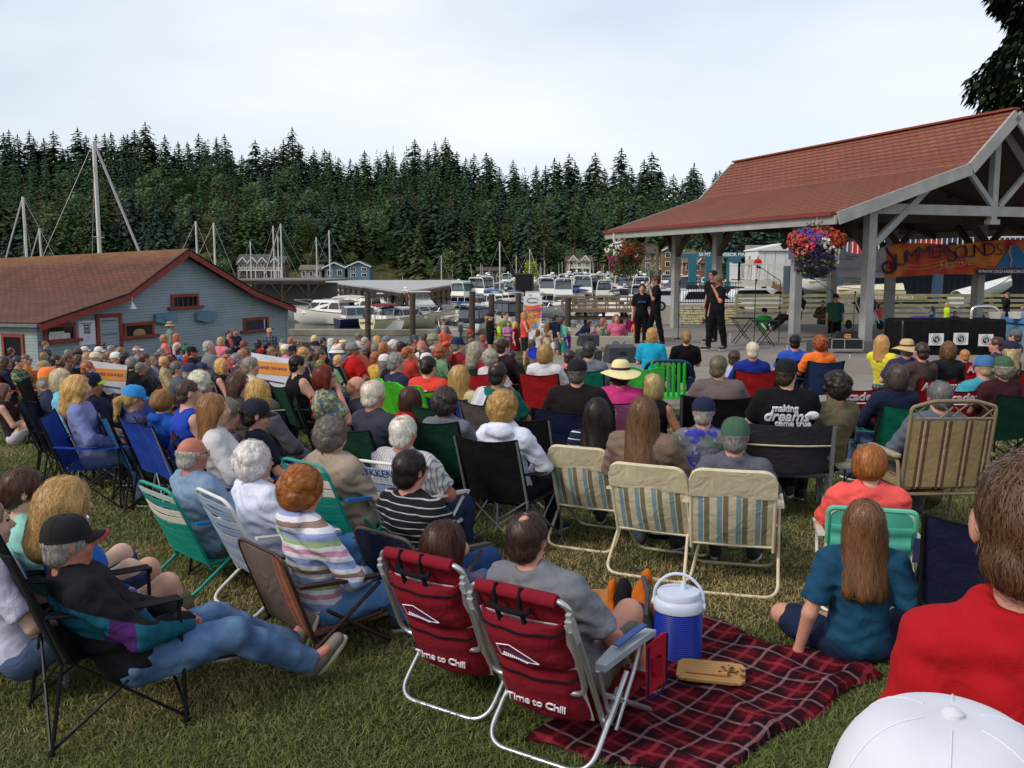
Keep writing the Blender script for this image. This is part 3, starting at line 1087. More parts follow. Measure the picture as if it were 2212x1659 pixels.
def skin(t):
 m=mat('skin',SKIN.get(t,t),.52,var=.10,vs=14,bump=.08,bs=160,spec=.35)
 m.node_tree.nodes['Principled BSDF'].inputs['Subsurface Weight'].default_value=.06
 m.node_tree.nodes['Principled BSDF'].inputs['Subsurface Scale'].default_value=.01
 return m
M_EYE=mat('eye','1c1512',.2,var=0);M_LIP=mat('lip','a3564a',.5,var=0)
def person(x=0,y=0,z=None,yaw=0.0,label='person',uv=None,depth=None,look=(6.5,23),group=None,pose='sit',arm='lap',rec=14,hy=0,hp=0,wf=1.0,leg='chair',sh=.40,lean=0,spread=1.0,legst=0,fem=False,child=False,sc=1.0,res=.016,sk='fair',top=None,sleeve='short',bot=None,bots='long',shoe='3a3a3c',sole='c8c4b8',hair='short',hc='4a3a2c',hi=0,hat=None,hatc=None,hatc2=None,glass=None,extras=None,hatyaw=0):
 """a person whose head faces local +Y; yaw turns the body clockwise from the camera's forward direction"""
 if res>.0135:wf=round(wf*10)/10
 key=(pose,arm,rec,hy,hp,wf,leg,sh,lean,spread,legst,fem,res,child)
 me,J=body(key)
 if uv is not None:
  hx,hyy,hz=J['head']*sc
  if depth:
   q_=at(uv[0],uv[1],depth);x,y,z=q_.x,q_.y,q_.z-hz
  elif z is None:
   x,y,_=on_ground(uv[0],uv[1],hz)
  else:
   d=uvdir(*uv);tt=(z+hz-CAMH)/d.z
   x,y=d.x*tt,d.y*tt
  if yaw is None:yaw=math.degrees(math.atan2(look[0]-x,look[1]-y))
  a=R(yaw)
  x-=hx*math.cos(a)+hyy*math.sin(a)
  y-=-hx*math.sin(a)+hyy*math.cos(a)
 if z is None:z=gh(x,y)
 if 'm4' not in MC.get(('m',key),{}):
  while len(me.materials)<4:me.materials.append(None)
 o=bpy.data.objects.new('person',me)
 link(o)
 for i,m in enumerate((skin(sk),M_EYE,hair_mat(hc),M_LIP)):
  o.material_slots[i].link='OBJECT'
  o.material_slots[i].material=m
 o.location=(x,y,z)
 o.rotation_euler=(0,0,-R(yaw))
 o.scale=(sc,sc,sc)
 tag(o,label,'person',group)
 def child_obj(name,m_,mats,M=None):
  c=bpy.data.objects.new(name,m_)
  while len(m_.materials)<len(mats):m_.materials.append(None)
  link(c,o)
  for i,mm in enumerate(mats):
   c.material_slots[i].link='OBJECT';c.material_slots[i].material=mm
  if M is not None:c.matrix_local=M
  return c
 if top is not None:
  tm=top if not isinstance(top,str)else cloth(top)
  nm={'tank':'vest','hood':'hoodie','dress':'dress','long':'sweater'}.get(sleeve,'shirt')
  child_obj(nm,clothes_mesh(key,'shirt',sleeve),[tm])
 if bot is not None:
  bm_=bot if not isinstance(bot,str)else cloth(bot)
  child_obj({'shorts':'shorts','brief':'shorts','skirt':'skirt'}.get(bots,'trousers'),clothes_mesh(key,'pants',bots),[bm_])
 if shoe:
  sm_=mat('shoe',shoe,.7);so=mat('sole',sole,.7)
  for nm in 'RL':
   A,f=Vector(J['an'+nm]),Vector(J['ft'+nm])
   up=Vector((0,0,1))if abs(f.z)<.75 else Vector((0,-1,.3))
   sx=f.cross(up).normalized();uz=sx.cross(f).normalized()
   M=Matrix((sx,f,uz)).transposed().to_4x4();M.translation=A
   child_obj('shoe',shoe_mesh(shoe=='sandal'),[sm_,so],M)
 HM=Matrix([list(r)for r in J['Rh']]).to_4x4();HM=HM@Matrix.Scale(HS*(1.07 if child else 1.0),4);HM.translation=Vector(J['head'])
 if hair:
  child_obj('hair',hair_mesh(hair,hi,bool(hat)and hat!='visor'),[hair_mat(hc)],HM)
 if hat:
  a=mat('hat_cloth',hatc,.85,bump=.12,bs=900);b=mat('hat_cloth',hatc2 or hatc,.85,bump=.12,bs=900)
  child_obj({'cap':'cap','cap_snap':'cap','visor':'visor'}.get(hat,'hat'),hat_mesh(hat),[a,b],HM@Matrix.Rotation(R(hatyaw),4,'Z'))
 if glass:
  child_obj('glasses',glasses_mesh(),[mat('frame','151515',.3,var=0),mat('lens','0c0c10' if glass=='sun' else '707880',.1,var=0)],HM)
 o['_h']=0
 del o['_h']
 return o,J,HM
# ------------------------------------------------------------ folding chairs (face local +Y, origin on the ground under the seat)
BLK=mat('black_steel','141416',.45,var=.1)
STEEL=mat('grey_steel','8f9296',.4,metal=.6,var=.05)
ALU=mat('aluminium','c4c6c8',.32,metal=.8,var=.05)
def rootchair(x,y,z,yaw,label,cat='chair',group=None,name='camp_chair',sc=1.0):
 if z is None:z=gh(x,y)
 return empty(name,(x,y,z),-R(yaw),label,cat,group,sc)
def m_back(w=.27,h0=.40,h1=.91,y0=-.20,y1=-.40,dip=.035,tier=0):
 def mk():
  mb=MB()
  def fn(a,b):
   x=(a-.5)*2
   z=h0+(h1-h0)*b-dip*(1-x*x)*b*b
   y=y0+(y1-y0)*b-.045*(1-x*x)*(1-.5*b)+.005*math.sin(b*17+x*3)*(1-x*x)
   return(x*w*(1.0 if b<.7 else 1.0),y,z)
  mb.mat(0).sheet(fn,12,12,.004,(0,1,.3))
  for s in(0,1):
   mb.mat(1).tube([fn(s,b/8)for b in range(9)],.010,6)
  mb.mat(1).tube([Vector(fn(a/12,1))+Vector((0,.002,.002))for a in range(13)],.006,6)
  return mb.mesh('backrest',smooth=True)
 return mk
def m_seat(w=.26,yf=.24,yb=-.22,z=.42,sag=.05):
 def mk():
  mb=MB()
  mb.mat(0).sheet(lambda a,b:((a-.5)*2*w,yb+(yf-yb)*b,z-sag*math.sin(PI*a)*math.sin(PI*(b*.8+.1))+.02*b-.02),10,10,.004)
  mb.mat(1).tube([((a/6-.5)*2*w,yf,z+.002-sag*.3*math.sin(PI*a/6))for a in range(7)],.009,6)
  return mb.mesh('seat',smooth=True)
 return mk
def camp_chair(x,y,z,yaw,fab,label,group=None,frame=None,trim=None,fab2=None,sc=1.0,tall=0.0,holder=False):
 r=rootchair(x,y,z,yaw,label,group=group,sc=sc)
 f=cloth(fab)if isinstance(fab,str)else fab
 f2=f if fab2 is None else cloth(fab2)
 t=cloth(trim or '141416')
 fr=frame or BLK
 inst('backrest',('ccb',tall),m_back(h1=.91+tall),[f,t],r)
 inst('seat',('ccs',),m_seat(),[f2,t],r)
 for s in(1,-1):
  def arm(s=s):
   mb=MB()
   mb.mat(0).sheet(lambda a,b:(s*.27+(a-.5)*.085,-.29+.56*b,.63-.03*b-.012*math.sin(PI*b)),3,8,.006)
   mb.mat(1).tube([(s*.27,.27,.600),(s*.27,.27,.57)],.014,6)
   return mb.mesh('armrest',smooth=True)
  inst('armrest',('cca',s),arm,[f2,fr],r)
  inst('leg',('ccf',s),lambda s=s:MB().tube([(s*.30,.27,.01),(s*.27,.265,.60)],.0095,7).tube([(s*.30,.27,0),(s*.30,.27,.03)],.017,8).mesh('leg',smooth=True),[fr],r)
  inst('leg',('ccr',s),lambda s=s:MB().tube([(s*.29,-.30,.01),(s*.268,-.235,.40),(s*.268,-.40,.90+.0)],.0095,7).tube([(s*.29,-.30,0),(s*.29,-.30,.03)],.017,8).mesh('leg',smooth=True),[fr],r)
 def brace():
  mb=MB()
  for s in(1,-1):
   mb.tube([(s*.295,.27,.04),(s*.262,-.22,.42)],.0075,6).tube([(s*.285,-.29,.04),(s*.262,.24,.42)],.0075,6)
   mb.tube([(s*.295,.28,.04),(-s*.262,.25,.42)],.0075,6).tube([(s*.285,-.30,.04),(-s*.262,-.24,.42)],.0075,6)
  return mb.mesh('brace',smooth=True)
 inst('brace',('ccx',),brace,[fr],r)
 if holder:
  inst('cup_holder',('cch',),lambda:MB().lathe([(.036,-.12),(.042,0)],12,(-.30,.16,.615),True,False).mesh('cup_holder'),[t],r)
 return r
def lawn_chair(x,y,z,yaw,label,tube,kind='web',cols=(),arm=None,bh=.62,bw=.25,sh=.36,rec=24,group=None,name='lawn_chair',sc=1.0,armpad=None,title=None,r=.0115,legs='U'):
 ro=rootchair(x,y,z,yaw,label,group=group,name=name,sc=sc)
 a=R(rec)
 up=Vector((0,-math.sin(a),math.cos(a)))
 B0=Vector((0,-.20,sh))
 nrm=Vector((0,-math.cos(a),-math.sin(a)))
 def bp(xx,t,q=0):return B0+up*t+Vector((xx,0,0))
 mb=MB()
 mb.tube(fillet([bp(-bw,-.04),bp(-bw,bh),bp(bw,bh),bp(bw,-.04)],.09,6),r,10)
 mb.tube(fillet([(-bw,-.20,sh),(-bw,.26,sh+.03),(bw,.26,sh+.03),(bw,-.20,sh)],.05,5),r,10)
 mb.tube([bp(-bw,.0),bp(bw,.0)],r*.85,8)
 mb.build('frame',tube,ro,smooth=True)
 hw=bw+.035
 az=sh+.23
 fy,ry=.30,-.36
 lg=MB()
 lg.tube(fillet([(-hw,.20,az-.01),(-hw,ry,.012),(hw,ry,.012),(hw,.20,az-.01)],.10,6),r,10)
 lg.build('leg',tube,ro,smooth=True)
 lg=MB()
 lg.tube(fillet([(-hw+.018,-.12,az-.10),(-hw+.018,fy,.012),(hw-.018,fy,.012),(hw-.018,-.12,az-.10)],.10,6),r,10)
 lg.build('leg',tube,ro,smooth=True)
 for s in(1,-1):
  am=MB()
  am.sheet(lambda p,q:(s*hw+(p-.5)*.045,-.30+.56*q,az+.012+.05*(1-q)),2,8,.018)
  am.build('armrest',armpad or tube,ro,smooth=False,bevel=.003)
 if kind=='web':
  n=len(cols)
  for i,c in enumerate(cols):
   w=bh*.93/n
   t0=.01+i*w
   def fn(p,q):
    xx=(p-.5)*2*(bw+.004)
    return bp(xx,t0+q*w*.86)+nrm*(.012+.035*math.sin(PI*p)*math.sin(PI*min(1,(i+.6)/n)))
   s_=MB().sheet(fn,8,2,.003,-nrm)
   s_.build('webbing',mat('webbing',c,.5,var=.06,bump=.2,bs=300),ro,smooth=True)
  s_=MB()
  for i in range(5):
   s_.sheet(lambda p,q,i=i:((p-.5)*2*bw,-.17+i*.085+q*.072,sh+.012-.03*math.sin(PI*p)+.006*i),6,2,.003)
  s_.build('seat',mat('webbing',cols[0],.5,var=.06),ro,smooth=True)
 else:
  m=cols[0]
  def fn(p,q):
   return bp((p-.5)*2*(bw-.003),.02+q*(bh-.03 if kind!='header' else bh*.74))+nrm*(.004+.035*math.sin(PI*p)*math.sin(PI*(.1+.8*q)))
  MB().sheet(fn,10,12,.003,-nrm).build('backrest',m,ro,smooth=True)
  MB().sheet(lambda p,q:((p-.5)*2*bw,-.19+.44*q,sh+.008-.03*math.sin(PI*p)),8,8,.003).build('seat',m,ro,smooth=True)
  if kind=='header':
   pts=[]
   hh=bh*.33
   def hf(p,q):
    xx=(p-.5)*2*(bw+.014)
    rr=.095
    top=bh+.013
    ex=max(0,abs(xx)-(bw+.014-rr))
    zt=top-(rr-math.sqrt(max(0,rr*rr-ex*ex)))
    t=bh-hh+(zt-bh+hh)*q
    return bp(xx,t)+nrm*(.016+.006*math.sin(PI*p))
   hd=MB().sheet(hf,26,8,.032,-nrm)
   hd.build('headrest_cover',cols[1],ro,smooth=True)
 return ro,bp,nrm,up
def beach_chair(x,y,z,yaw,label,fab,sc=1.0,words=None,armpanel=False,detail=True):
 """low aluminium beach chair with a quilted back, pouches and a tubular pack frame"""
 ro=rootchair(x,y,z,yaw,label,name='beach_chair',sc=sc)
 F=cloth(fab);D=cloth('141218');Wt=cloth('d8c8cc');NAV=cloth('1c2450')
 a=R(27);sh=.17;bw=.235;bh=.70
 up=Vector((0,-math.sin(a),math.cos(a)))
 nr=Vector((0,-math.cos(a),-math.sin(a)))
 def bp(xx,t,n=0.0):return Vector((xx,-.19,sh))+up*t+nr*n
 MB().tube(fillet([bp(-bw,-.03),bp(-bw,bh),bp(bw,bh),bp(bw,-.03)],.06,6),.013,10).build('frame',ALU,ro,smooth=True)
 MB().sheet(lambda p,q:bp((p-.5)*2*(bw-.01),q*(bh-.02),-.012+.02*math.sin(PI*p)),8,10,.008,-nr).build('backrest',F,ro,smooth=True)
 MB().sheet(lambda p,q:bp((p-.5)*2*(bw-.028),.02+q*(bh-.13),.016+.012*math.sin(PI*p)),8,10,.003,nr).build('rear_sheet',Wt,ro,smooth=True)
 MB().tube([bp(-bw+.045,bh+.0,.004),bp(0,bh+.004,.006),bp(bw-.045,bh,.004)],.028,14).tube([bp(-bw+.06,bh-.045,-.03),bp(bw-.09,bh-.045,-.03)],.036,12).build('head_pillow',F,ro,smooth=True)
 MB().tube(fillet([bp(-bw-.002,bh-.12,.03),bp(-bw-.002,bh*.32,.055),bp(bw+.002,bh*.32,.055),bp(bw+.002,bh-.12,.03)],.07,6),.0125,10).build('pack_frame',ALU,ro,smooth=True)
 for s in(1,-1):
  MB().box(bp(s*(bw+.002),bh-.13,.02),(.03,.035,.13),(a,0,0)).box(bp(s*(bw+.002),bh-.06,.015),(.024,.02,.04),(a,0,0)).build('hinge',mat('grey_plastic','9a9c9e',.5),ro,bevel=.004)
 def pouch(t0,t1,dep,nm,x0=-.195,x1=.195):
  def fn(p,q):
   xx=x0+(x1-x0)*p
   bul=dep*(math.sin(PI*min(1,max(0,p)))**.35)*(.55+.45*math.sin(PI*q)**.5)
   return bp(xx+.006*math.sin(q*9),t0+(t1-t0)*q,.022+bul+.004*math.sin(p*14+q*7)+.003*math.sin(q*21))
  o=MB().sheet(fn,18,12,.02,-nr).build(nm,F,ro,smooth=True)
  zp=MB().tube([fn(i/16,.86+.03*math.sin(i/16*PI))+nr*.004 for i in range(17)],.0055,6).build('zip',D,o,smooth=True)
  return o,fn
 p1_,f1=pouch(.355,.60,.085,'upper_pouch')
 p2_,f2=pouch(.035,.335,.080,'lower_pouch')
 for xx in(-.09,.03):
  MB().tube([bp(xx,bh+.035,.0),bp(xx,bh+.01,.032),bp(xx,bh-.04,.045),bp(xx+.02,bh-.14,.07)],.011,6).build('strap',D,ro,smooth=True)
 MB().tube(fillet([bp(-.12,bh-.035,.045),bp(-.06,bh-.045,.062),bp(.06,bh-.045,.062),bp(.08,bh-.035,.045)],.02,3),.012,8).build('handle',D,ro,smooth=True)
 lg=MB()
 lg.tube(fillet([(-bw-.025,-.02,.34),(-bw-.025,-.36,.013),(bw+.025,-.36,.013),(bw+.025,-.02,.34)],.11,7),.0125,10)
 lg.build('leg',ALU,ro,smooth=True)
 lg=MB()
 lg.tube(fillet([(-bw-.01,-.20,.30),(-bw-.01,.32,.013),(bw+.01,.32,.013),(bw+.01,-.20,.30)],.09,7),.0125,10)
 lg.build('leg',ALU,ro,smooth=True)
 GP=mat('grey_plastic','9a9ea4',.5)
 for s in(1,-1):
  MB().bar((s*(bw+.012),-.06,.27),(s*(bw+.012),-.17,.16),.02,.05).build('hinge',GP,ro,bevel=.004)
  am=MB()
  am.sheet(lambda p,q:(s*(bw+.03)+(p-.5)*(.05+.03*math.sin(PI*q)),-.28+.50*q,.44+.03*math.sin(PI*q*.8)-.03*q),3,12,.028)
  A=am.build('armrest',GP,ro,bevel=.006)
  MB().box((s*(bw+.03),.0,.503),(.034,.28,.008),(-.0,0,0)).build('arm_pad',mat('blue_pad','2c4a86',.6),A,bevel=.002)
  MB().tube([(s*(bw+.02),-.28,.44),(s*(bw+.01),-.16,.20)],.010,8).tube([(s*(bw+.02),.16,.43),(s*(bw+.015),-.10,.10)],.010,8).build('arm_strut',ALU,ro,smooth=True)
 MB().sheet(lambda p,q:((p-.5)*2*bw,-.18+.48*q,sh-.04*math.sin(PI*p)*math.sin(PI*q)+.01*q),8,8,.006).build('seat',F,ro,smooth=True)
 MB().tube([(-bw,.30,sh+.01),(bw,.30,sh+.01)],.022,10).build('seat_bar',F,ro,smooth=True)
 if armpanel:
  hw=bw+.06
  pk=MB().sheet(lambda p,q:(hw+.012*math.sin(PI*p),.10+.20*p,.42-.24*q+.02*math.sin(PI*p)),6,8,.012,(1,0,0)).build('side_pouch',cloth('b01c28'),ro,smooth=True)
  MB().tube([(hw+.016,.10,.42),(hw+.016,.10,.18),(hw+.026,.20,.165),(hw+.016,.30,.18),(hw+.016,.30,.42)],.005,6).build('piping',NAV,pk,smooth=True)
  MB().sheet(lambda p,q:(hw+.02+.03*math.sin(PI*p),.12+.08*p,.36-.09*q*(math.sin(PI*(p*.8+.1)))**.4),6,6,.004,(1,0,0)).build('flap',cloth('96152a'),pk,smooth=True)
 if words:
  mt=cloth('f0eaf0')
  X=Vector((1,0,0))
  c=(f2(.5,.42)+nr*.006)
  text(words,.062,frame(c,X,None,up),mt,p2_,ext=.003,shear=.25,spacing=.9)
  badge=MB()
  c1=f1(.5,.42)+nr*.004
  def bq(px,pz):return c1+X*px+up*pz
  badge.tube([bq(*q)for q in((-.095,.035),(-.03,.045),(.095,-.03),(.05,-.035),(-.085,-.022))],.0022,5,closed=True)
  badge.build('emblem',mt,p1_)
  th=MB()
  th.tube([bq(-.06+.0045*i,.018-.0016*i+(.007 if i%2 else-.005))+nr*.002 for i in range(28)],.0022,4)
  th.build('emblem_thread',mat('thread_blue','3c5aa8',.8),p1_)
  th=MB()
  for i in range(12):
   th.box(bq(-.066+.0095*i,-.006-.0026*i)+nr*.002,(.007,.003,.008))
  th.build('emblem_thread',mt,p1_)
 return ro
def stacking_chair(x,y,z,yaw,label,c,group=None):
 """chair with an oval upholstered back"""
 ro=rootchair(x,y,z,yaw,label,group=group,name='chair')
 f=cloth(c)
 inst('backrest',('oval',),lambda:MB().sheet(lambda p,q:(lambda w:((p-.5)*2*w,-.21-.12*q-.03*math.sin(PI*p),.42+.52*q))(.225*math.sqrt(max(.02,1-max(0,(q-.55)/.45)**2))if q>.55 else .225-.05*(1-q/.55)**2),10,16,.035,(0,1,.2)).mesh('backrest',smooth=True),[f],ro)
 inst('seat',('ovs',),lambda:MB().box((0,0,.43),(.44,.44,.06)).mesh('seat',bevel=.02),[f],ro)
 for sx in(1,-1):
  for sy in(1,-1):
   inst('leg',('ovl',sx,sy),lambda:MB().tube([(sx*.2,sy*.2,0),(sx*.18,sy*.18,.42)],.012,6).mesh('leg'),[BLK],ro)
 return ro
def resin_chair(x,y,z,yaw,label,c1,c2,sc=1.0):
 """moulded plastic armchair with a slatted back"""
 ro=rootchair(x,y,z,yaw,label,name='plastic_chair',sc=sc)
 A,B=mat('plastic',c1,.4,var=.04),mat('plastic',c2,.4,var=.04)
 fr=MB().tube(fillet([(-.29,.22,.63),(-.29,-.18,.66),(-.24,-.30,.86),(.24,-.30,.86),(.29,-.18,.66),(.29,.22,.63)],.12,6),.024,8)
 fr.build('frame',A,ro,smooth=True)
 sl=MB()
 for i in range(7):
  xx=-.19+.063*i
  sl.tube([(xx,-.20,.42),(xx,-.27,.65),(xx,-.31,.85)],.019,6)
 sl.build('backrest',B,ro,smooth=True)
 MB().sheet(lambda p,q:((p-.5)*.5,-.22+.46*q,.42-.02*math.sin(PI*p)),6,6,.02).build('seat',B,ro,smooth=True)
 for sx in(1,-1):
  for sy in(1,-1):
   MB().bar((sx*.27,sy*.24,0),(sx*.24,sy*.2,.62 if sy>0 else .45),.04,.03).build('leg',A,ro)
 return ro
# ------------------------------------------------------------ ground, water, far hills
SKYL=[(-400,300),(0,292),(60,300),(170,298),(330,280),(400,300),(470,275),(560,322),(640,290),(700,305),(750,335),(850,312),(950,308),(1050,338),(1150,350),(1250,348),(1350,336),(1450,356),(1560,362),(1700,362),(2212,400),(2800,430)]
def skyv(u):
 for(a,va),(b,vb)in zip(SKYL,SKYL[1:]):
  if a<=u<=b:return va+(vb-va)*(u-a)/(b-a)
 return SKYL[0][1]if u<SKYL[0][0]else SKYL[-1][1]
WZ=-4.9
def hilltop(x,y):
 u=1106+x/y*FPX
 return max(6,2.1+(577-skyv(u))/FPX*470-27)
SH=[(-400,75),(-40,70),(-20,56),(-9,43),(-6,36.5),(0,36.5),(7,39),(9,46),(12,62),(13,100),(24,118),(80,140),(400,170)]
def shore(x):
 for(a,va),(b,vb)in zip(SH,SH[1:]):
  if a<=x<=b:return va+(vb-va)*(x-a)/(b-a)
 return SH[0][1]if x<SH[0][0]else SH[-1][1]
def terrain(x,y):
 if y>260:
  t=sm(318,470,y)
  base=-9+6.2*sm(300,322,y)
  return base+(hilltop(x,y)+3)*t+2.5*math.sin(x*.03)*math.sin(y*.05)*t
 s=shore(x)
 if y<=s:return gh(x,y)if y<36 else min(gh(x,y),-.8+.0*y)
 return-9
def axis(a,b,dense0,dense1,d,g):
 v=[dense0]
 while v[-1]<dense1:v.append(v[-1]+d)
 st=d
 while v[-1]<b:
  st*=g;v.append(v[-1]+st)
 st=d
 while v[0]>a:
  st*=g;v.insert(0,v[0]-st)
 return v
xs=axis(-700,700,-22,34,.5,1.16)
ys=axis(-30,240,-4,64,.4,1.10)+[260+8*i for i in range(32)]+[540,620,760,1000,1500]
gv=[(x,y,terrain(x,y))for y in ys for x in xs]
nx=len(xs)
gf=[(j*nx+i,j*nx+i+1,(j+1)*nx+i+1,(j+1)*nx+i)for j in range(len(ys)-1)for i in range(nx-1)]
def ground_mat():
 m=bpy.data.materials.new('lawn')
 m.use_nodes=True
 N,L=m.node_tree.nodes,m.node_tree.links
 b=N['Principled BSDF']
 b.inputs['Roughness'].default_value=.95
 b.inputs['Specular IOR Level'].default_value=.1
 tc=N.new('ShaderNodeTexCoord');v=tc.outputs['Object']
 def no(s,d=5,w=.6):
  n=N.new('ShaderNodeTexNoise');n.inputs['Scale'].default_value=s;n.inputs['Detail'].default_value=d;n.inputs['Roughness'].default_value=w
  L.new(v,n.inputs['Vector']);return n.outputs['Fac']
 def rng(x,a,c):
  n=N.new('ShaderNodeMapRange');n.inputs['From Min'].default_value=a;n.inputs['From Max'].default_value=c
  L.new(x,n.inputs['Value']);return n.outputs[0]
 o=_mix(N,L,rng(no(.55),.45,.62),srgb('41462a'),srgb('6c6040'))
 o=_mix(N,L,_math(N,L,'MULTIPLY',rng(no(90,2),.45,.7),.5),o,srgb('272a14'))
 L.new(o,b.inputs['Base Color'])
 bp=N.new('ShaderNodeBump');bp.inputs['Strength'].default_value=.8;bp.inputs['Distance'].default_value=.03
 L.new(no(60,4),bp.inputs['Height']);L.new(bp.outputs[0],b.inputs['Normal'])
 return m
g=bpy.data.objects.new('ground',newmesh('ground',gv,gf,[ground_mat()],None,True));link(g);tag(g,kind='structure')
def water_mat():
 m=bpy.data.materials.new('water')
 m.use_nodes=True
 N,L=m.node_tree.nodes,m.node_tree.links
 b=N['Principled BSDF']
 b.inputs['Base Color'].default_value=(.018,.026,.024,1)
 b.inputs['Roughness'].default_value=.12
 b.inputs['IOR'].default_value=1.33
 b.inputs['Specular IOR Level'].default_value=.5
 tc=N.new('ShaderNodeTexCoord')
 mp=N.new('ShaderNodeMapping');mp.inputs['Scale'].default_value=(.9,1.6,1)
 L.new(tc.outputs['Object'],mp.inputs['Vector'])
 n=N.new('ShaderNodeTexNoise');n.inputs['Scale'].default_value=1.8;n.inputs['Detail'].default_value=4
 L.new(mp.outputs[0],n.inputs['Vector'])
 bp=N.new('ShaderNodeBump');bp.inputs['Strength'].default_value=.55;bp.inputs['Distance'].default_value=.12
 L.new(n.outputs['Fac'],bp.inputs['Height']);L.new(bp.outputs[0],b.inputs['Normal'])
 return m
w=MB().add([(-700,30,WZ),(700,30,WZ),(700,330,WZ),(-700,330,WZ)],[(0,1,2,3)]).build('water',water_mat());tag(w,kind='structure')
# ------------------------------------------------------------ grass blades (too many to count)
def grass():
 n=460000
 d=NR.random(n)
 y=2.6+15.5*d**1.9
 x=(NR.random(n)-.5)*2*(y*.60+.6)
 def noise(x,y,f,s):
  return .5+.25*(np.sin(x*f+1.7*np.sin(y*f*.8+s))+np.sin(y*f*1.1+2.1*np.sin(x*f*.6+s*2)))
 keep=~((y>14.6)&(x>1.0))
 P4=[on_ground(*c_,0.0)[:2]for c_ in((1500,1345),(1905,1462),(1520,1712),(1130,1612))]
 ins=np.ones(n,bool)
 for(ax_,ay),(bx,by)in zip(P4,P4[1:]+P4[:1]):ins&=((bx-ax_)*(y-ay)-(by-ay)*(x-ax_))<.02
 keep&=~ins
 x,y=x[keep],y[keep];n=len(x)
 zz=np.array([gh(a,b)for a,b in zip(x,y)])
 dry=np.clip(noise(x,y,1.1,1)*.55+noise(x,y,3.3,4)*.35+NR.normal(0,.14,n)-.18*np.exp(-((y-4)/1.2)**2)+.16*np.exp(-((y-6)/1.1)**2)*(x>-2),0,1)
 sc=1+.10*y
 h=(.018+.026*NR.random(n))*(1.1-.35*dry)*sc**.5
 wd=(.0011+.0009*NR.random(n))*(1+.16*y)
 a=NR.random(n)*2*np.pi
 lean=NR.normal(0,1,n)*.7+1.0
 la=NR.random(n)*2*np.pi
 lx,ly=np.cos(la)*h*lean,np.sin(la)*h*lean
 wx,wy=np.cos(a)*wd,np.sin(a)*wd
 z0=zz-.004
 V=np.empty((n,5,3))
 V[:,0]=np.stack([x-wx,y-wy,z0],1);V[:,1]=np.stack([x+wx,y+wy,z0],1)
 V[:,2]=np.stack([x+wx*.8+lx*.35,y+wy*.8+ly*.35,z0+h*.5],1)
 V[:,3]=np.stack([x-wx*.8+lx*.35,y-wy*.8+ly*.35,z0+h*.5],1)
 V[:,4]=np.stack([x+lx,y+ly,z0+h*np.clip(1.15-.4*np.abs(lean),.15,1)],1)
 me=bpy.data.meshes.new('grass')
 me.vertices.add(n*5);me.vertices.foreach_set('co',V.ravel())
 i=np.arange(n)*5
 q=np.stack([i,i+1,i+2,i+3],1);t=np.stack([i+3,i+2,i+4],1)
 li=np.concatenate([q,t],1).ravel()
 me.loops.add(len(li));me.loops.foreach_set('vertex_index',li)
 me.polygons.add(n*2)
 st=np.empty(n*2,int);st[0::2]=np.arange(n)*7;st[1::2]=np.arange(n)*7+4
 me.polygons.foreach_set('loop_start',st)
 me.update(calc_edges=True)
 ca=me.color_attributes.new('tint','FLOAT_COLOR','POINT')
 g0,g1,d0,d1=[np.array(srgb(c))for c in('505c2c','727e46','948454','b4a276')]
 r=NR.random(n)[:,None]
 k=np.clip((dry-.42)/.26,0,1)[:,None]
 c=(g0*(1-r)+g1*r)*(1-k)+(d0*(1-r)+d1*r)*k
 C=np.ones((n,5,4));C[:,:,:3]=c[:,None,:]
 ca.data.foreach_set('color',C.ravel())
 m=bpy.data.materials.new('grass_blade');m.use_nodes=True
 N,L=m.node_tree.nodes,m.node_tree.links
 at_=N.new('ShaderNodeVertexColor');at_.layer_name='tint'
 b=N['Principled BSDF'];b.inputs['Roughness'].default_value=.75;b.inputs['Specular IOR Level'].default_value=.2
 L.new(at_.outputs[0],b.inputs['Base Color'])
 me.materials.append(m)
 o=bpy.data.objects.new('grass',me);link(o)
 tag(o,'short patchy lawn grass, green with dry straw patches','grass',kind='stuff')
grass()
# ------------------------------------------------------------ trees
def foliage(c,rough=.8,hue=.02):
 c=srgb(c);key=('fol',c)
 if key in _m:return _m[key]
 m=bpy.data.materials.new('foliage');m.use_nodes=True
 N,L=m.node_tree.nodes,m.node_tree.links
 b=N['Principled BSDF'];b.inputs['Roughness'].default_value=rough;b.inputs['Specular IOR Level'].default_value=.15
 oi=N.new('ShaderNodeObjectInfo');gi=N.new('ShaderNodeNewGeometry')
 hs=N.new('ShaderNodeHueSaturation');hs.inputs['Color'].default_value=(*c,1)
 v=_math(N,L,'ADD',_math(N,L,'MULTIPLY',oi.outputs['Random'],.55),_math(N,L,'MULTIPLY',gi.outputs['Random Per Island'],.9))
 L.new(_math(N,L,'ADD',v,.35),hs.inputs['Value'])
 L.new(_math(N,L,'ADD',_math(N,L,'MULTIPLY',oi.outputs['Random'],.05),.475),hs.inputs['Hue'])
 L.new(hs.outputs[0],b.inputs['Base Color'])
 _m[key]=m
 return m
M_BARK=mat('bark','5a4a3c',.9,var=.25,vs=2)
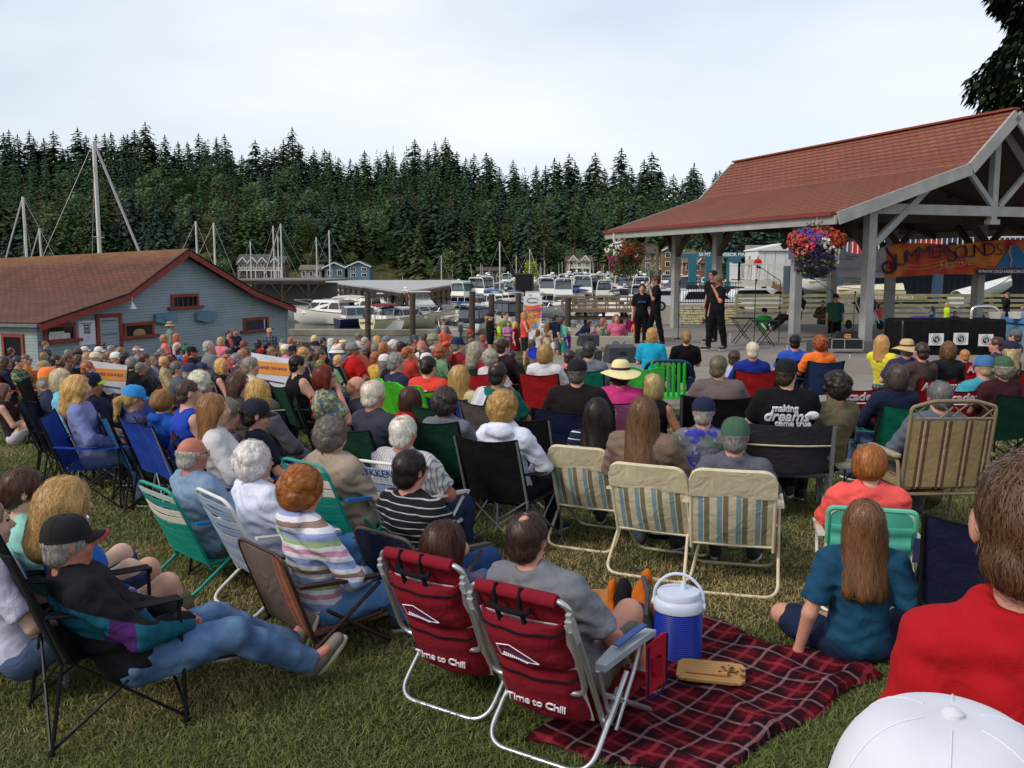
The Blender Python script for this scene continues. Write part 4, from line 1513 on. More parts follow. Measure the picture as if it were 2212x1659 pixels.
def conifer_arrays(seed,H=28,layers=26,nb=9,rad=4.3,bare=.12,detail=2,drop=.0):
 q=random.Random(seed)
 V,F=[],[]
 for i in range(layers):
  t=i/(layers-1)
  z=H*(bare+(1-bare)*t)
  r=rad*(1-t)**.6*q.uniform(.75,1.2)+.35
  n=max(4,int(nb*(1-.45*t)))
  a0=q.uniform(0,6.28)
  for k in range(n):
   if q.random()<.12+drop:continue
   a=a0+2*PI*k/n+q.uniform(-.3,.3)
   rr=r*q.uniform(.6,1.2)
   dr=Vector((math.cos(a),math.sin(a),0));sd=Vector((-dr.y,dr.x,0))
   base=Vector((0,0,z));
   steps=3
   for s in range(steps):
    t0,t1=s/steps,(s+1)/steps
    for side in range(detail):
     w=rr*q.uniform(.22,.42)*(1-t0*.5)
     p0=base+dr*rr*t0+Vector((0,0,-rr*.30*t0*t0+q.uniform(-.25,.25)))
     p1=base+dr*rr*(t1+.12)+Vector((0,0,-rr*.34*t1*t1-.2+q.uniform(-.3,.2)))
     b=len(V)
     up=Vector((0,0,q.uniform(-.5,.2)))
     V+=[p0,p0.lerp(p1,.5)+sd*w+up,p1,p0.lerp(p1,.5)-sd*w+up*.6]
     F+=[(b,b+1,b+2),(b,b+2,b+3)]
 for _ in range(5):
  b=len(V);a=q.uniform(0,6.28)
  V+=[Vector((.25*math.cos(a),.25*math.sin(a),H*.955)),Vector((-.25*math.cos(a),-.25*math.sin(a),H*.955)),Vector((0,0,H*1.03))]
  F.append((b,b+1,b+2))
 return V,F
def bush_arrays(seed,H=12,R_=5,n=750,z0=.18,leaf=.55):
 q=random.Random(seed)
 V,F=[],[]
 lobes=[(Vector((q.uniform(-.5,.5)*R_,q.uniform(-.5,.5)*R_,H*q.uniform(z0+.2,.85))),R_*q.uniform(.35,.65))for _ in range(9)]
 for i in range(n):
  c,r=lobes[q.randrange(len(lobes))]
  d=Vector((q.gauss(0,1),q.gauss(0,1),q.gauss(0,1))).normalized()
  p=c+d*r*q.uniform(.55,1.05)
  a=Vector((q.gauss(0,1),q.gauss(0,1),q.gauss(0,.6))).normalized()*leaf*q.uniform(.6,1.3)
  b_=a.orthogonal().normalized()*leaf*q.uniform(.4,.8)
  b=len(V)
  V+=[p-a,p+b_,p+a,p-b_]
  F.append((b,b+1,b+2,b+3))
 return V,F
def tree(key,x,y,z,sc,rz,fm,label,group,name='conifer_tree',sz=1.0,H=28,bark=None,fat=1.0):
 o=empty(name,(x,y,z),rz,label,'tree',group)
 o.scale=(sc*fat,sc*fat,sc*sz)
 inst('crown',('crown',)+key,lambda:(lambda vf:newmesh('crown',vf[0],vf[1]))(conifer_arrays(*key[1:])if key[0]=='c' else bush_arrays(*key[1:])),[fm],o)
 hh=(key[2]if len(key)>2 else H)*(.97 if key[0]=='c' else .6)
 inst('trunk',('trunk',hh),lambda:MB().tube([(0,0,-2),(0,0,hh*.5),(0,0,hh)],[.42,.28,.05],7).mesh('trunk',smooth=True),[bark or M_BARK],o)
 return o
FOL=[foliage('38492c'),foliage('304434'),foliage('435434'),foliage('36483c')]
FOLB=[foliage('55663a'),foliage('666640'),foliage('4a5e3c')]
CK=[('c',11,28,26,10,5.6,.10,2,0),('c',12,28,24,9,4.8,.14,2,.04),('c',13,28,28,10,6.2,.06,2,0),('c',14,28,22,8,4.4,.30,2,.1),('c',15,28,26,10,6.6,.05,2,.02)]
BK=[('b',21,16,6,750),('b',22,14,6.5,750)]
q=random.Random(99)
pts=[]
def hz(x,y):return terrain(x,y)
for i in range(96):
 u=-60+i*(1700/95)+q.uniform(-7,7)
 y=468+q.uniform(-6,10)
 x=(u-1106)/FPX*y
 z=hz(x,y)
 vt=skyv(u)+q.choice([-16,-6,4,12,20,26,32,40])*q.uniform(.6,1)
 top=2.1+(577-vt)/FPX*y
 pts.append((x,y,z-2,max(.5,(top-z+2)/28.5),'sky'))
for row,(yy,n)in enumerate(((336,50),(348,50),(364,50))):
 for i in range(n):
  u=-40+i*1640/n+q.uniform(-14,14)
  y=yy+q.uniform(-5,5)
  if row==0 and(480<u<620 or 640<u<850 or 1200<u<1300):continue
  x=(u-1106)/FPX*y
  pts.append((x,y,hz(x,y),q.uniform(.55,1.0)*(.8 if row==0 else 1.0),'shore'))
for i in range(44):
 u=1640+i*13+q.uniform(-5,5);y=q.choice([345,372,400])
 x=(u-1106)/FPX*y
 pts.append((x,y,hz(x,y),q.uniform(.7,1.1),'shore'))
for i,(x,y,z,s,kd)in enumerate(pts):
 br=kd=='shore' and q.random()<.22
 if br:
  tree(q.choice(BK),x,y,z-1,s*q.uniform(.8,1.1),q.uniform(0,6),q.choice(FOLB),'rounded leafy tree among conifers on the far shore of the harbour','leafy trees on the far shore','leafy_tree')
 else:
  tree(q.choice(CK),x,y,z-.5,s,q.uniform(0,6),q.choice(FOL),'tall dark conifer on the skyline of the far hill' if kd=='sky' else 'dark green conifer near the far shore of the harbour','conifers on the skyline' if kd=='sky' else 'conifers along the far shore',sz=q.uniform(.96,1.06)if kd=='shore' else 1.0,fat=1.35 if kd=='sky' else 1.15)
def forest():
 vs,fs,mi=[],[],[]
 protos=[conifer_arrays(s,28,15,7,4.4,.08,1)for s in(31,32,33,34)]+[bush_arrays(35,15,6.5,230,.18,1.1)]
 protos=[(np.array([tuple(v)for v in V]),F)for V,F in protos]
 n0=0
 for yy in range(374,506,9):
  u=-120
  while u<2500:
   u+=q.uniform(22,38)
   y=yy+q.uniform(-4,4);x=(u-1106)/FPX*y
   z=hz(x,y)-1
   k=4 if q.random()<.18 else q.randrange(4)
   V,F=protos[k]
   a=q.uniform(0,6.28);s=q.uniform(.62,.98)*(.85 if k<4 else .9)
   c,sn=math.cos(a),math.sin(a)
   W=np.stack([(V[:,0]*c-V[:,1]*sn)*s+x,(V[:,0]*sn+V[:,1]*c)*s+y,V[:,2]*s+z],1)
   vs.append(W);fs+=[tuple(i+n0 for i in f)for f in F];mi+=[1 if k==4 else(2 if(int(u)%3==0)else 0)]*len(F)
   n0+=len(V)
 me=newmesh('forest',np.concatenate(vs),fs,[foliage('37482e'),foliage('4a5636'),foliage('2f4234')],mi)
 o=bpy.data.objects.new('forest',me);link(o)
 tag(o,'dense dark conifer wood covering the hillside behind the harbour','forest',kind='stuff')
forest()
for u,vb,vt,y in((1175,640,470,318),(1158,640,500,319),(1232,640,478,318),(1140,640,505,320),(1240,610,440,322)):
 x=(u-1106)/FPX*y
 tree(('c',41+u,28,12,6,3.0,.52,2,.1),x,y,-4,(at(u,vt,y).z+4)/28*1.25,.3,FOL[0],'tall fir with a long bare trunk by the far shore','bare trunk firs on the far shore')
for u,y,s,c,lb in((175/1+525,322,.62,FOLB[2],'grey green conifer left of the big waterfront house'),(1340,316,.5,FOLB[0],'yellow green broad tree on the far shore behind the speaker stand')):
 x=(u-1106)/FPX*y
# ------------------------------------------------------------ net shed
WSH=mat('siding','8f9ea6',.8,var=.08,vs=2,pat=('siding',.105,'2e3c44','a3adb0'),bump=.2,bs=40)
WSH2=mat('siding','8f9c9c',.85,var=.1,vs=2,pat=('siding',.105,'3a4444','b4b8b2'),bump=.2,bs=40)
REDT=mat('trim','8a3e34',.75,var=.22,vs=5)
SHR=mat('shingles','6c4436',.9,var=.2,vs=1.2,pat=('shingle',.3,.14,'5e3a2e','3a221a',('8a6236',6.2,7.8,1.8)),bump=.4,bs=30)
DGL=glass('171b1f')
A0=Vector((-14.97,29.5,0));A1=Vector((-10.04,42.0,0))
sd=(A1-A0).normalized();SW=(A1-A0).length;sb=Vector((-sd.y,sd.x,0))
def shed():
 rz=math.atan2(sd.y,sd.x)
 root=empty('net_shed',(A0.x,A0.y,0),rz,'weathered blue grey wooden net shed with rusty red shingle roof and red window trim','shed')
 prof=[(-.2,.33),(SW*.27,1.16),(SW*.5,2.73),(SW*.79,1.12),(SW+.12,.29)]
 gz=-2.2
 L_=17.0
 wall=[(0,gz),(0,.34),(SW*.27,1.08),(SW*.5,2.62),(SW*.79,1.04),(SW,.28),(SW,gz)]
 MB().prism(wall,0,.15,'y').build('gable_wall',WSH,root)
 MB().box((.075,L_/2+.15,(gz+.34)/2),(.15,L_,.34-gz)).build('side_wall',WSH2,root)
 MB().box((SW-.075,L_/2+.15,(gz+.28)/2),(.15,L_,.28-gz)).build('side_wall',WSH,root)
 rf=MB()
 V,F=[],[]
 def sag(px,pz,y):return(px,y,pz-(.34*(y/10)if pz>1.5 else .12*y/10)*1.0)
 for j,y in enumerate((-.35,L_)):
  for(px,pz)in prof:V.append(sag(px,pz+.06,y))
  for(px,pz)in prof:V.append(sag(px,pz-.04,y))
 n=len(prof)
 for i in range(n-1):
  F.append((i,i+1,2*n+i+1,2*n+i));F.append((n+i+1,n+i,3*n+i,3*n+i+1))
  F.append((i+1,i,n+i,n+i+1));F.append((2*n+i,2*n+i+1,3*n+i+1,3*n+i))
 F+=[(0,2*n,3*n,n),(2*n-1,4*n-1,3*n-1,n-1)]
 rf.add(V,F)
 r_=rf.build('roof',SHR,root)
 ds=[0]
 for(a,b),(c,d)in zip(prof,prof[1:]):ds.append(ds[-1]+math.hypot(c-a,d-b))
 def uvf(co):
  k=min(range(n),key=lambda i:abs(prof[i][0]-co.x))
  t=ds[k]if k<=2 else ds[2]*2-ds[k]
  return(co.y,t)
 add_uv(r_.data,uvf)
 for i in range(n-1):
  (a,b),(c,d)=prof[i],prof[i+1]
  MB().bar((a,-.39,b-.10),(c,-.39,d-.10),.05,.20).build('bargeboard',REDT,root)
  MB().bar((a,-.40,b+.05),(c,-.40,d+.05),.06,.03).build('roof_edge',mat('dark_edge','2a1a18',.9),root)
 MB().bar((-.23,-.35,.30),(-.23,L_,.13),.08,.10).build('gutter',mat('gutter','6a7474',.6),root)
 def wpt(u,v):
  d=uvdir(u,v);o=Vector((0,0,CAMH))
  nrm=Vector((sd.y,-sd.x,0))
  t=(A0-o).dot(nrm)/d.dot(nrm)
  p=o+d*t-A0
  return p.dot(sd),p.z
 def window(u0,v0,u1,v1,bars=0,inner=None):
  x0,za=wpt(u0,v0);x1,zb=wpt(u1,v1)
  _,z0=wpt((u0+u1)/2,v1);_,z1=wpt((u0+u1)/2,v0)
  w=MB()
  tw=.11
  for(cx,cz,sx,sz)in(((x0+x1)/2,z1,x1-x0+tw,tw),(x0,(z0+z1)/2,tw,z1-z0-tw),(x1,(z0+z1)/2,tw,z1-z0-tw)):
   w.box((cx,-.03,cz),(sx,.07,sz))
  w.box(((x0+x1)/2,-.06,z0),(x1-x0+.5,.16,.10))
  f=w.build('window',REDT,root)
  MB().box(((x0+x1)/2,-.015,(z0+z1)/2),(x1-x0-tw,.02,z1-z0-tw)).build('pane',DGL,f)
  for i in range(bars):
   xx=x0+(x1-x0)*(i+1)/(bars+1)
   MB().box((xx,-.035,(z0+z1)/2),(.05,.03,z1-z0-tw)).build('muntin',mat('muntin','4a4038',.7),f)
  return f,x0,x1,z0,z1
 f,x0,x1,z0,z1=window(95,703,160,737)
 MB().box((x0+.55,-.028,z0+.16),(.85,.012,.18)).box((x0+.45,-.03,z0+.27),(.6,.012,.10)).build('board',mat('white_board','c8c8c4',.7),f)
 f,x0,x1,z0,z1=window(267,699,329,727)
 MB().ball((x0+.7,-.03,z0+.12),(.30,.02,.16)).build('basket',mat('tan','a08458',.8),f)
 window(370,638,426,664,4)
 f,x0,x1,z0,z1=window(526,688,577,714)
 MB().prism([(x0+.15,z0+.08),(x1-.3,z0+.10),(x1-.3,z1-.25),(x0+.9,z1-.38),(x0+.15,z1-.45)],-.045,-.028,'y').build('blue_cloth',cloth('2a36a0'),f)
 MB().box((x1-.22,-.03,(z0+z1)/2),(.07,.02,z1-z0-.1)).build('muntin',mat('white_paint','c8ccc8',.6),f)
 x0,zt=wpt(211,687);x1,_=wpt(254,687)
 zb=-1.42
 d_=MB().box(((x0+x1)/2,-.02,(zt+zb)/2),(x1-x0,.04,zt-zb)).build('door',WSH,root)
 MB().box((x0-.06,-.035,(zt+zb)/2),(.13,.08,zt-zb+.2)).box((x1+.06,-.035,(zt+zb)/2),(.13,.08,zt-zb+.2)).box(((x0+x1)/2,-.037,zt+.07),(x1-x0+.2,.085,.12)).build('door_frame',REDT,d_)
 for k in range(4):
  MB().box(((x0+x1)/2,-.045,zb+.35+k*.45),(x1-x0-.2,.015,.03)).build('door_panel',mat('groove','4a5a62',.8),d_)
 MB().ball((x0+.15,-.08,(zt+zb)/2),.04).build('handle',mat('rust','7a4a30',.6),d_)
 for(u0,u1,vc)in((331,377,691),(420,464,687)):
  a,z_=wpt(u0,vc);b,_=wpt(u1,vc)
  MB().prism([(a,z_+.2),(a+.25,z_+.24),(b-.25,z_+.24),(b,z_+.2),(b,z_-.08),(b-.6,z_-.2),(a+.6,z_-.2),(a,z_-.08)],-.16,-.001,'y').build('hatch_hood',mat('hood','5d8494',.7,var=.15),root)
 a,z_=wpt(266,657)
 MB().tube([(a-.25,-.01,z_+.3),(a-.2,-.3,z_+.35),(a,-.4,z_+.25),(a,-.4,z_)],.025,6).lathe([(.04,.05),(.10,-.05),(.16,-.16)],10,(a,-.4,z_),False,False).build('lamp',mat('galv','c0c4c0',.4,metal=.3),root)
 a,z_=wpt(246,652)
 MB().ball((a,-.15,z_),.12).build('lamp',mat('lampglass','b8c0c4',.3),root)
 MB().box((.06,-.015,-.9),(.14,.05,2.5)).box((SW-.06,-.015,-.9),(.14,.05,2.4)).build('corner_board',WSH,root)
 w=MB().box((-.02,1.0,-.05),(.06,.95,.10)).box((-.02,.58,-.60),(.06,.11,1.0)).box((-.02,1.42,-.60),(.06,.11,1.0)).box((-.04,1.0,-1.15),(.12,1.1,.12)).build('window',REDT,root)
 MB().box((-.005,1.0,-.6),(.02,.75,1.0)).build('pane',DGL,w)
 return root,rz
shed_root,shed_rz=shed()
def poster():
 M=Matrix.Rotation(shed_rz,4,'Z');M.translation=A0
 P=lambda x,y,z:M@Vector((x,y,z))
 root=empty('poster',P(0,0,0),shed_rz,'tall white welcome poster hung on the net shed wall left of the door','poster')
 x0,x1,z0,z1=2.42,3.28,-1.16,.34
 d0,d1=uvdir(169,693),uvdir(205,742)
 nrm=Vector((sd.y,-sd.x,0));o=Vector((0,0,CAMH))
 def w(u,v):
  d=uvdir(u,v);t=(A0-o).dot(nrm)/d.dot(nrm);p=o+d*t-A0
  return p.dot(sd),p.z
 x0,_=w(169,720);x1,_=w(205,720);xm=(x0+x1)/2
 _,z1=w(187,693);_,z0=w(187,745)
 MB().box((xm,-.02,(z0+z1)/2),(x1-x0,.012,z1-z0)).build('sheet',mat('paper','d6d8e4',.7,var=.03),root)
 K=mat('ink','18181c',.7,var=0);B=mat('ink_blue','3a6aa8',.7,var=0)
 W_,H_=x1-x0,z1-z0
 def line(s,size,z,m,sx=1.0):
  F_=frame((xm,-.03,z),(1,0,0),None,(0,0,1))@Matrix.Scale(sx,4,(1,0,0))
  text(s,size,F_,m,root,ext=.001,bold=.004)
 MB().box((xm,-.029,z1-.10*H_),(W_*.72,.004,H_*.035)).build('blue_band',B,root)
 line('WELCOME TO',H_*.095,z1-H_*.185,K,.62)
 line('SKANSIE',H_*.19,z1-H_*.32,K,.46)
 line('NETSHED',H_*.19,z1-H_*.48,K,.43)
 MB().tube([(xm+W_*.10*math.cos(t),-.03,z1-H_*.75+H_*.10*math.sin(t))for t in[i*.5236 for i in range(12)]],.006,4,closed=True).build('emblem',mat('ink_grey','9a9ca8',.7),root)
poster()
# ------------------------------------------------------------ park pavilion (the stage roof)
PA=Vector((-.334,.943,0)).normalized();PP=Vector((.943,.334,0)).normalized()
E0=Vector((7.35,21.5,0))
def pav(s,t,z):return E0+PP*s+PA*t+Vector((0,0,z))
SZ=.12
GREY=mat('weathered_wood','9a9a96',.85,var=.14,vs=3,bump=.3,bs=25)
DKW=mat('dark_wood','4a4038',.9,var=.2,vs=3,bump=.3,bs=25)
RROOF=mat('shingles','85503f',.9,var=.12,vs=.9,pat=('shingle',.32,.16,'7d4a3b','653c30',('8f6a3a',5.7,6.7,1.3)),bump=.35,bs=40)
def pavilion():
 rz=math.atan2(PP.y,PP.x)
 root=empty('pavilion',E0,rz,'open park pavilion with red shingle roof on grey timber posts above the stage','pavilion')
 ze=at(1799,458,21.5).z
 sk,sr=3.73,5.06
 zr=at(2166,236,21.5+.334*sr).z
 zk=at(2077,352,21.5+.334*sk).z
 L_=12.2
 print('pav',ze,zk,zr)
 prof=[(0,ze),(sk,zk),(sr,zr),(2*sr-sk,zk),(2*sr,ze)]
 n=5
 V,F=[],[]
 th=.07
 for y in(0,L_):
  V+=[(a,y,b)for a,b in prof];V+=[(a,y,b-th)for a,b in prof]
 for i in range(n-1):
  F.append((i,i+1,2*n+i+1,2*n+i));F.append((n+i+1,n+i,3*n+i,3*n+i+1))
  F.append((i+1,i,n+i,n+i+1));F.append((2*n+i,2*n+i+1,3*n+i+1,3*n+i))
 F+=[(0,2*n,3*n,n),(2*n-1,4*n-1,3*n-1,n-1)]
 mb=MB().add(V,F)
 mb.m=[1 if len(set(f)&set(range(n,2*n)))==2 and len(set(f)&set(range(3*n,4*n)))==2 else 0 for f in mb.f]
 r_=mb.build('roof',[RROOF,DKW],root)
 ds=[0]
 for(a,b),(c,d)in zip(prof,prof[1:]):ds.append(ds[-1]+math.hypot(c-a,d-b))
 add_uv(r_.data,lambda co:(co.y,(lambda k:ds[k]if k<=2 else 2*ds[2]-ds[k])(min(range(n),key=lambda i:abs(prof[i][0]-co.x)))))
 cr=MB()
 for i in(0,1):
  (a,b),(c,d)=prof[i],prof[i+1]
  Ls=math.hypot(c-a,d-b);N_=int(Ls/.16)
  for k in range(1,N_):
   t=k/N_
   cr.bar((a+(c-a)*t,.02,b+(d-b)*t+.002),(a+(c-a)*t,L_-.02,b+(d-b)*t+.002),.03,.007)
 cr.build('shingle_course',mat('shingle_edge','704235',.9),root)
 MB().bar((sr,-.01,zr+.02),(sr,L_+.01,zr+.02),.22,.05).build('ridge_cap',mat('ridge','8a4434',.9),root)
 for y,nm in((-.04,0),(L_+.04,1)):
  for i in range(n-1):
   (a,b),(c,d)=prof[i],prof[i+1]
   MB().bar((a,y,b-.14),(c,y,d-.14),.07,.28).build('bargeboard',GREY,root)
 for s in(0,1):
  xx=-.03 if s==0 else 2*sr+.03
  MB().bar((xx,0,ze-.17),(xx,L_,ze-.17),.05,.20).build('fascia',GREY,root)
  MB().bar((xx+(-.06 if s==0 else .06),.05,ze-.03),(xx+(-.06 if s==0 else .06),L_,ze-.03),.12,.09).build('gutter',mat('gutter_red','7a3428',.6),root)
 tw=.22
 def post(s,t,zb=SZ,w=tw,lit=True):
  zt=ze-.15+min(s,2*sr-s)*(zk-ze)/sk-.12
  p=MB().box((s,t,(zb+zt)/2),(w,w,zt-zb)).build('post',GREY,root)
  MB().box((s,t,zb+.12),(w+.03,w+.03,.24)).build('post_base',mat('galvanised','8a8c88',.5,metal=.3),p)
  for sgn in(1,-1):
   if 0<t+sgn*.9<L_:MB().bar((s,t+sgn*.08,zt-1.0),(s,t+sgn*.95,zt-.12),.13,.15).build('brace',DKW,root)
  return zt
 sn=1.3
 for t in(.45,3.2,7.1,9.6):zt=post(sn,t,SZ if t<9 else-.25)
 for t in(.8,4.5,8.26,11.3):post(2*sr-sn,t,SZ,.26)
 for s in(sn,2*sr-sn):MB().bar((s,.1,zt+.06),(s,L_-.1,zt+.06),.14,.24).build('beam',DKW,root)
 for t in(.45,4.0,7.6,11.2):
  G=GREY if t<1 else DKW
  tr=MB()
  tr.bar((sn-.5,t,zt-.02),(2*sr-sn+.5,t,zt-.02),.14,.24)
  tr.bar((sr-.07,t+.02,zt-.22),(sr-.07,t+.02,zr-.25),.17,.17,up=(0,1,0))
  tr.bar((sr-.1,t-.02,zt+.1),(sr-1.05,t-.02,zt+1.05),.10,.12)
  tr.bar((sr+.1,t-.02,zt+.1),(sr+1.15,t-.02,zt+1.15),.10,.12)
  tr.bar((sn+.1,t-.03,zt-.85),(sn+1.75,t-.03,zt+.62),.13,.15)
  tr.bar((2*sr-sn-.1,t-.03,zt-.85),(2*sr-sn-1.75,t-.03,zt+.62),.13,.15)
  for i in range(n-1):
   (a,b),(c,d)=prof[i],prof[i+1]
   tr.bar((a+.1,t+.1,b-.22),(c,t+.1,d-.22),.10,.18)
  tr.box((sr-.07,t,zt-.28),(.3,.2,.12))
  tr.build('truss',G,root)
 MB().tube(fillet([(-.08,L_-.8,ze-.08),(-.08,L_-.8,ze-.42),(sn-.16,L_-1.6,ze-.48),(sn-.16,L_-1.6,.2)],.12,4),.05,8).build('downspout',mat('downspout','c8c0b0',.6),root,smooth=True)
 return ze,zk,zr,zt
ze,zk,zr,ztb=pavilion()
CON=mat('concrete','8c857a',.9,var=.14,vs=1.2,bump=.3,bs=40)
CON2=mat('concrete_light','a49c8a',.9,var=.16,vs=1.5,bump=.3,bs=30)
def slab(name,poly,z0,z1,m):
 o=MB().prism([(p[0],p[1])for p in poly],z0,z1,'z').build(name,m)
 return tag(o,kind='structure')
slab('plaza',[(1.2,16.2),(4,14.2),(9,14.0),(14,13.5),(26,13),(28,36),(2,35.6),(.6,30),(.8,20)],-1.2,-.17,CON)
slab('stage',[(2.9,24.1),(4.3,22.2),(5.3,20.9),(8,19.8),(15,19.6),(24,21),(24,33),(4.2,33)],-1.1,SZ,mat('stage_concrete','87807a',.9,var=.15,vs=1.0,bump=.3,bs=40))
slab('lawn_strip',[(8,33.2),(30,33.2),(30,43.5),(7,43.5)],-1.2,-.50,mat('lawn_far','5d6a2c',.95,var=.25,vs=2,bump=.5,bs=30))
def seat_wall():
 o=MB().box((2.55,25.6,.02),(3.6,.4,.42),(0,0,-.12)).build('low_wall',CON2)
 tag(o,'low concrete seat wall at the left edge of the stage where children sit','wall')
 o=MB().box((3.9,23.0,-.02),(1.1,.5,.30),(0,0,-.2)).build('stage_step',CON2)
 tag(o,'concrete step block behind the floor monitor speakers','step')
seat_wall()
def block_wall():
 a,b=at(1459,662,45),at(1596,662,45)
 root=empty('retaining_wall',(a.x,45,0),0,'cream split block retaining wall under the parked white cars','wall')
 w=b.x-a.x
 ztop,zb=a.z,-1.6
 m=mat('block','c8bd98',.9,var=.2,vs=4,bump=.6,bs=14)
 mb=MB().box((w/2,.3,(ztop+zb)/2),(w,.5,ztop-zb))
 rows=9
 hgt=(ztop+.9)/rows
 q=random.Random(5)
 for r_ in range(rows):
  x=-.2*(r_%2)
  while x<w:
   l=q.uniform(.30,.46)
   x0,x1=max(0,x),min(w,x+l-.03)
   if x1>x0+.05:mb.box(((x0+x1)/2,.02-q.uniform(0,.05),ztop-(r_+.5)*hgt),(x1-x0,.12,hgt-.03))
   x+=l
 mb.build('blocks',m,root)
 MB().box((w/2,.25,ztop+.04),(w+.1,.7,.10)).build('coping',CON2,root)
 f=empty('steel_fence',(a.x,45.2,ztop+.1),0,'black steel picket fence on top of the cream block wall','fence')
 m=mat('black_paint','16181a',.5)
 MB().box((w/2,0,1.02),(w+.3,.04,.04)).box((w/2,0,.08),(w+.3,.04,.04)).build('rail',m,f)
 pk=MB()
 k=0
 x=-.1
 while x<w+.1:
  pk.box((x,0,.53),(.022,.022,1.0));x+=.125
 pk.build('pickets',m,f)
block_wall()
def timber_fence():
 y=44.3
 a,b=at(1592,640,y).x,40
 root=empty('timber_fence',(a,y,0),0,'weathered horizontal board fence on a concrete wall behind the stage','fence')
 z0,z1=at(1700,676,y).z,at(1700,639,y).z
 W_=mat('fence_board','8f8868',.9,var=.25,vs=3,bump=.3,bs=20)
 n=4
 for i in range(n):
  z=z0+.12+(z1-z0-.1)*i/(n-1)
  MB().box(((b-a)/2,-.05,z),(b-a,.04,.13)).build('rail',W_,root)
 x=0
 while x<b-a:
  MB().box((x,.05,(z0+z1)/2),(.13,.13,z1-z0+.1)).build('post',W_,root);x+=2.4
 ww=MB().box(((b-a)/2,.2,(z0-1.7)/2),(b-a,.4,z0+1.7)).build('concrete_wall',CON,root)
 sgn=mat('sign_white','d8d4c4',.7)
 p=at(1930,643,y)
 MB().box((p.x-a,-.09,p.z),(3.1,.02,.2)).build('sign_board',mat('sign_board','8d8468',.8),root)
 text('KEEP OFF FENCE',.2,frame((p.x-a,-.104,p.z),(1,0,0),None,(0,0,1)),sgn,root,ext=.002,bold=.004,spacing=1.25)
timber_fence()
def gangway():
 p0=at(1216,668,92);p1=at(1376,668,92)
 root=empty('timber_pier',(p0.x,92,0),0,'brown timber pier with post and rail sides beyond the moored boats','pier')
 W_=mat('pier_wood','7c6650',.9,var=.25,vs=1)
 L_=at(1376,668,92).x-p0.x
 z=p0.z
 MB().box((L_/2,1.2,z-.15),(L_,2.6,.3)).build('deck',W_,root)
 for y in(0,2.4):
  rl=MB()
  for h in(.35,.75,1.15):rl.box((L_/2,y,z+h),(L_,.08,.10))
  k=0
  while k<L_+.1:
   rl.box((k,y,z+.6),(.12,.12,1.2));k+=1.1
  rl.build('railing',W_,root)
 pl=MB()
 k=.5
 while k<L_:pl.tube([(k,1.2,WZ-1),(k,1.2,z-.2)],.16,6);k+=1.8
 for kk in(0,1):pl.box((L_/2,kk*2.2,z-.9),(L_,.15,.25))
 pl.build('pilings',mat('piling','4c4238',.9),root)
gangway()
def bulkhead():
 o=MB()
 pts=[(a,b)for a,b in SH if-40<=a<=24]
 for(a,b),(c,d)in zip(pts,pts[1:]):
  o.add([(a,b+.1,-7),(c,d+.1,-7),(c,d+.1,gh(c,min(d,36))+.03),(a,b+.1,gh(a,min(b,36))+.03),(a,b-.3,-7),(c,d-.3,-7),(c,d-.3,gh(c,min(d,36))+.03),(a,b-.3,gh(a,min(b,36))+.03)],[(1,0,3,2),(4,5,6,7),(3,7,6,2)])
 o=o.build('bulkhead',CON);tag(o,'concrete bulkhead along the harbour edge of the park','wall')
bulkhead()
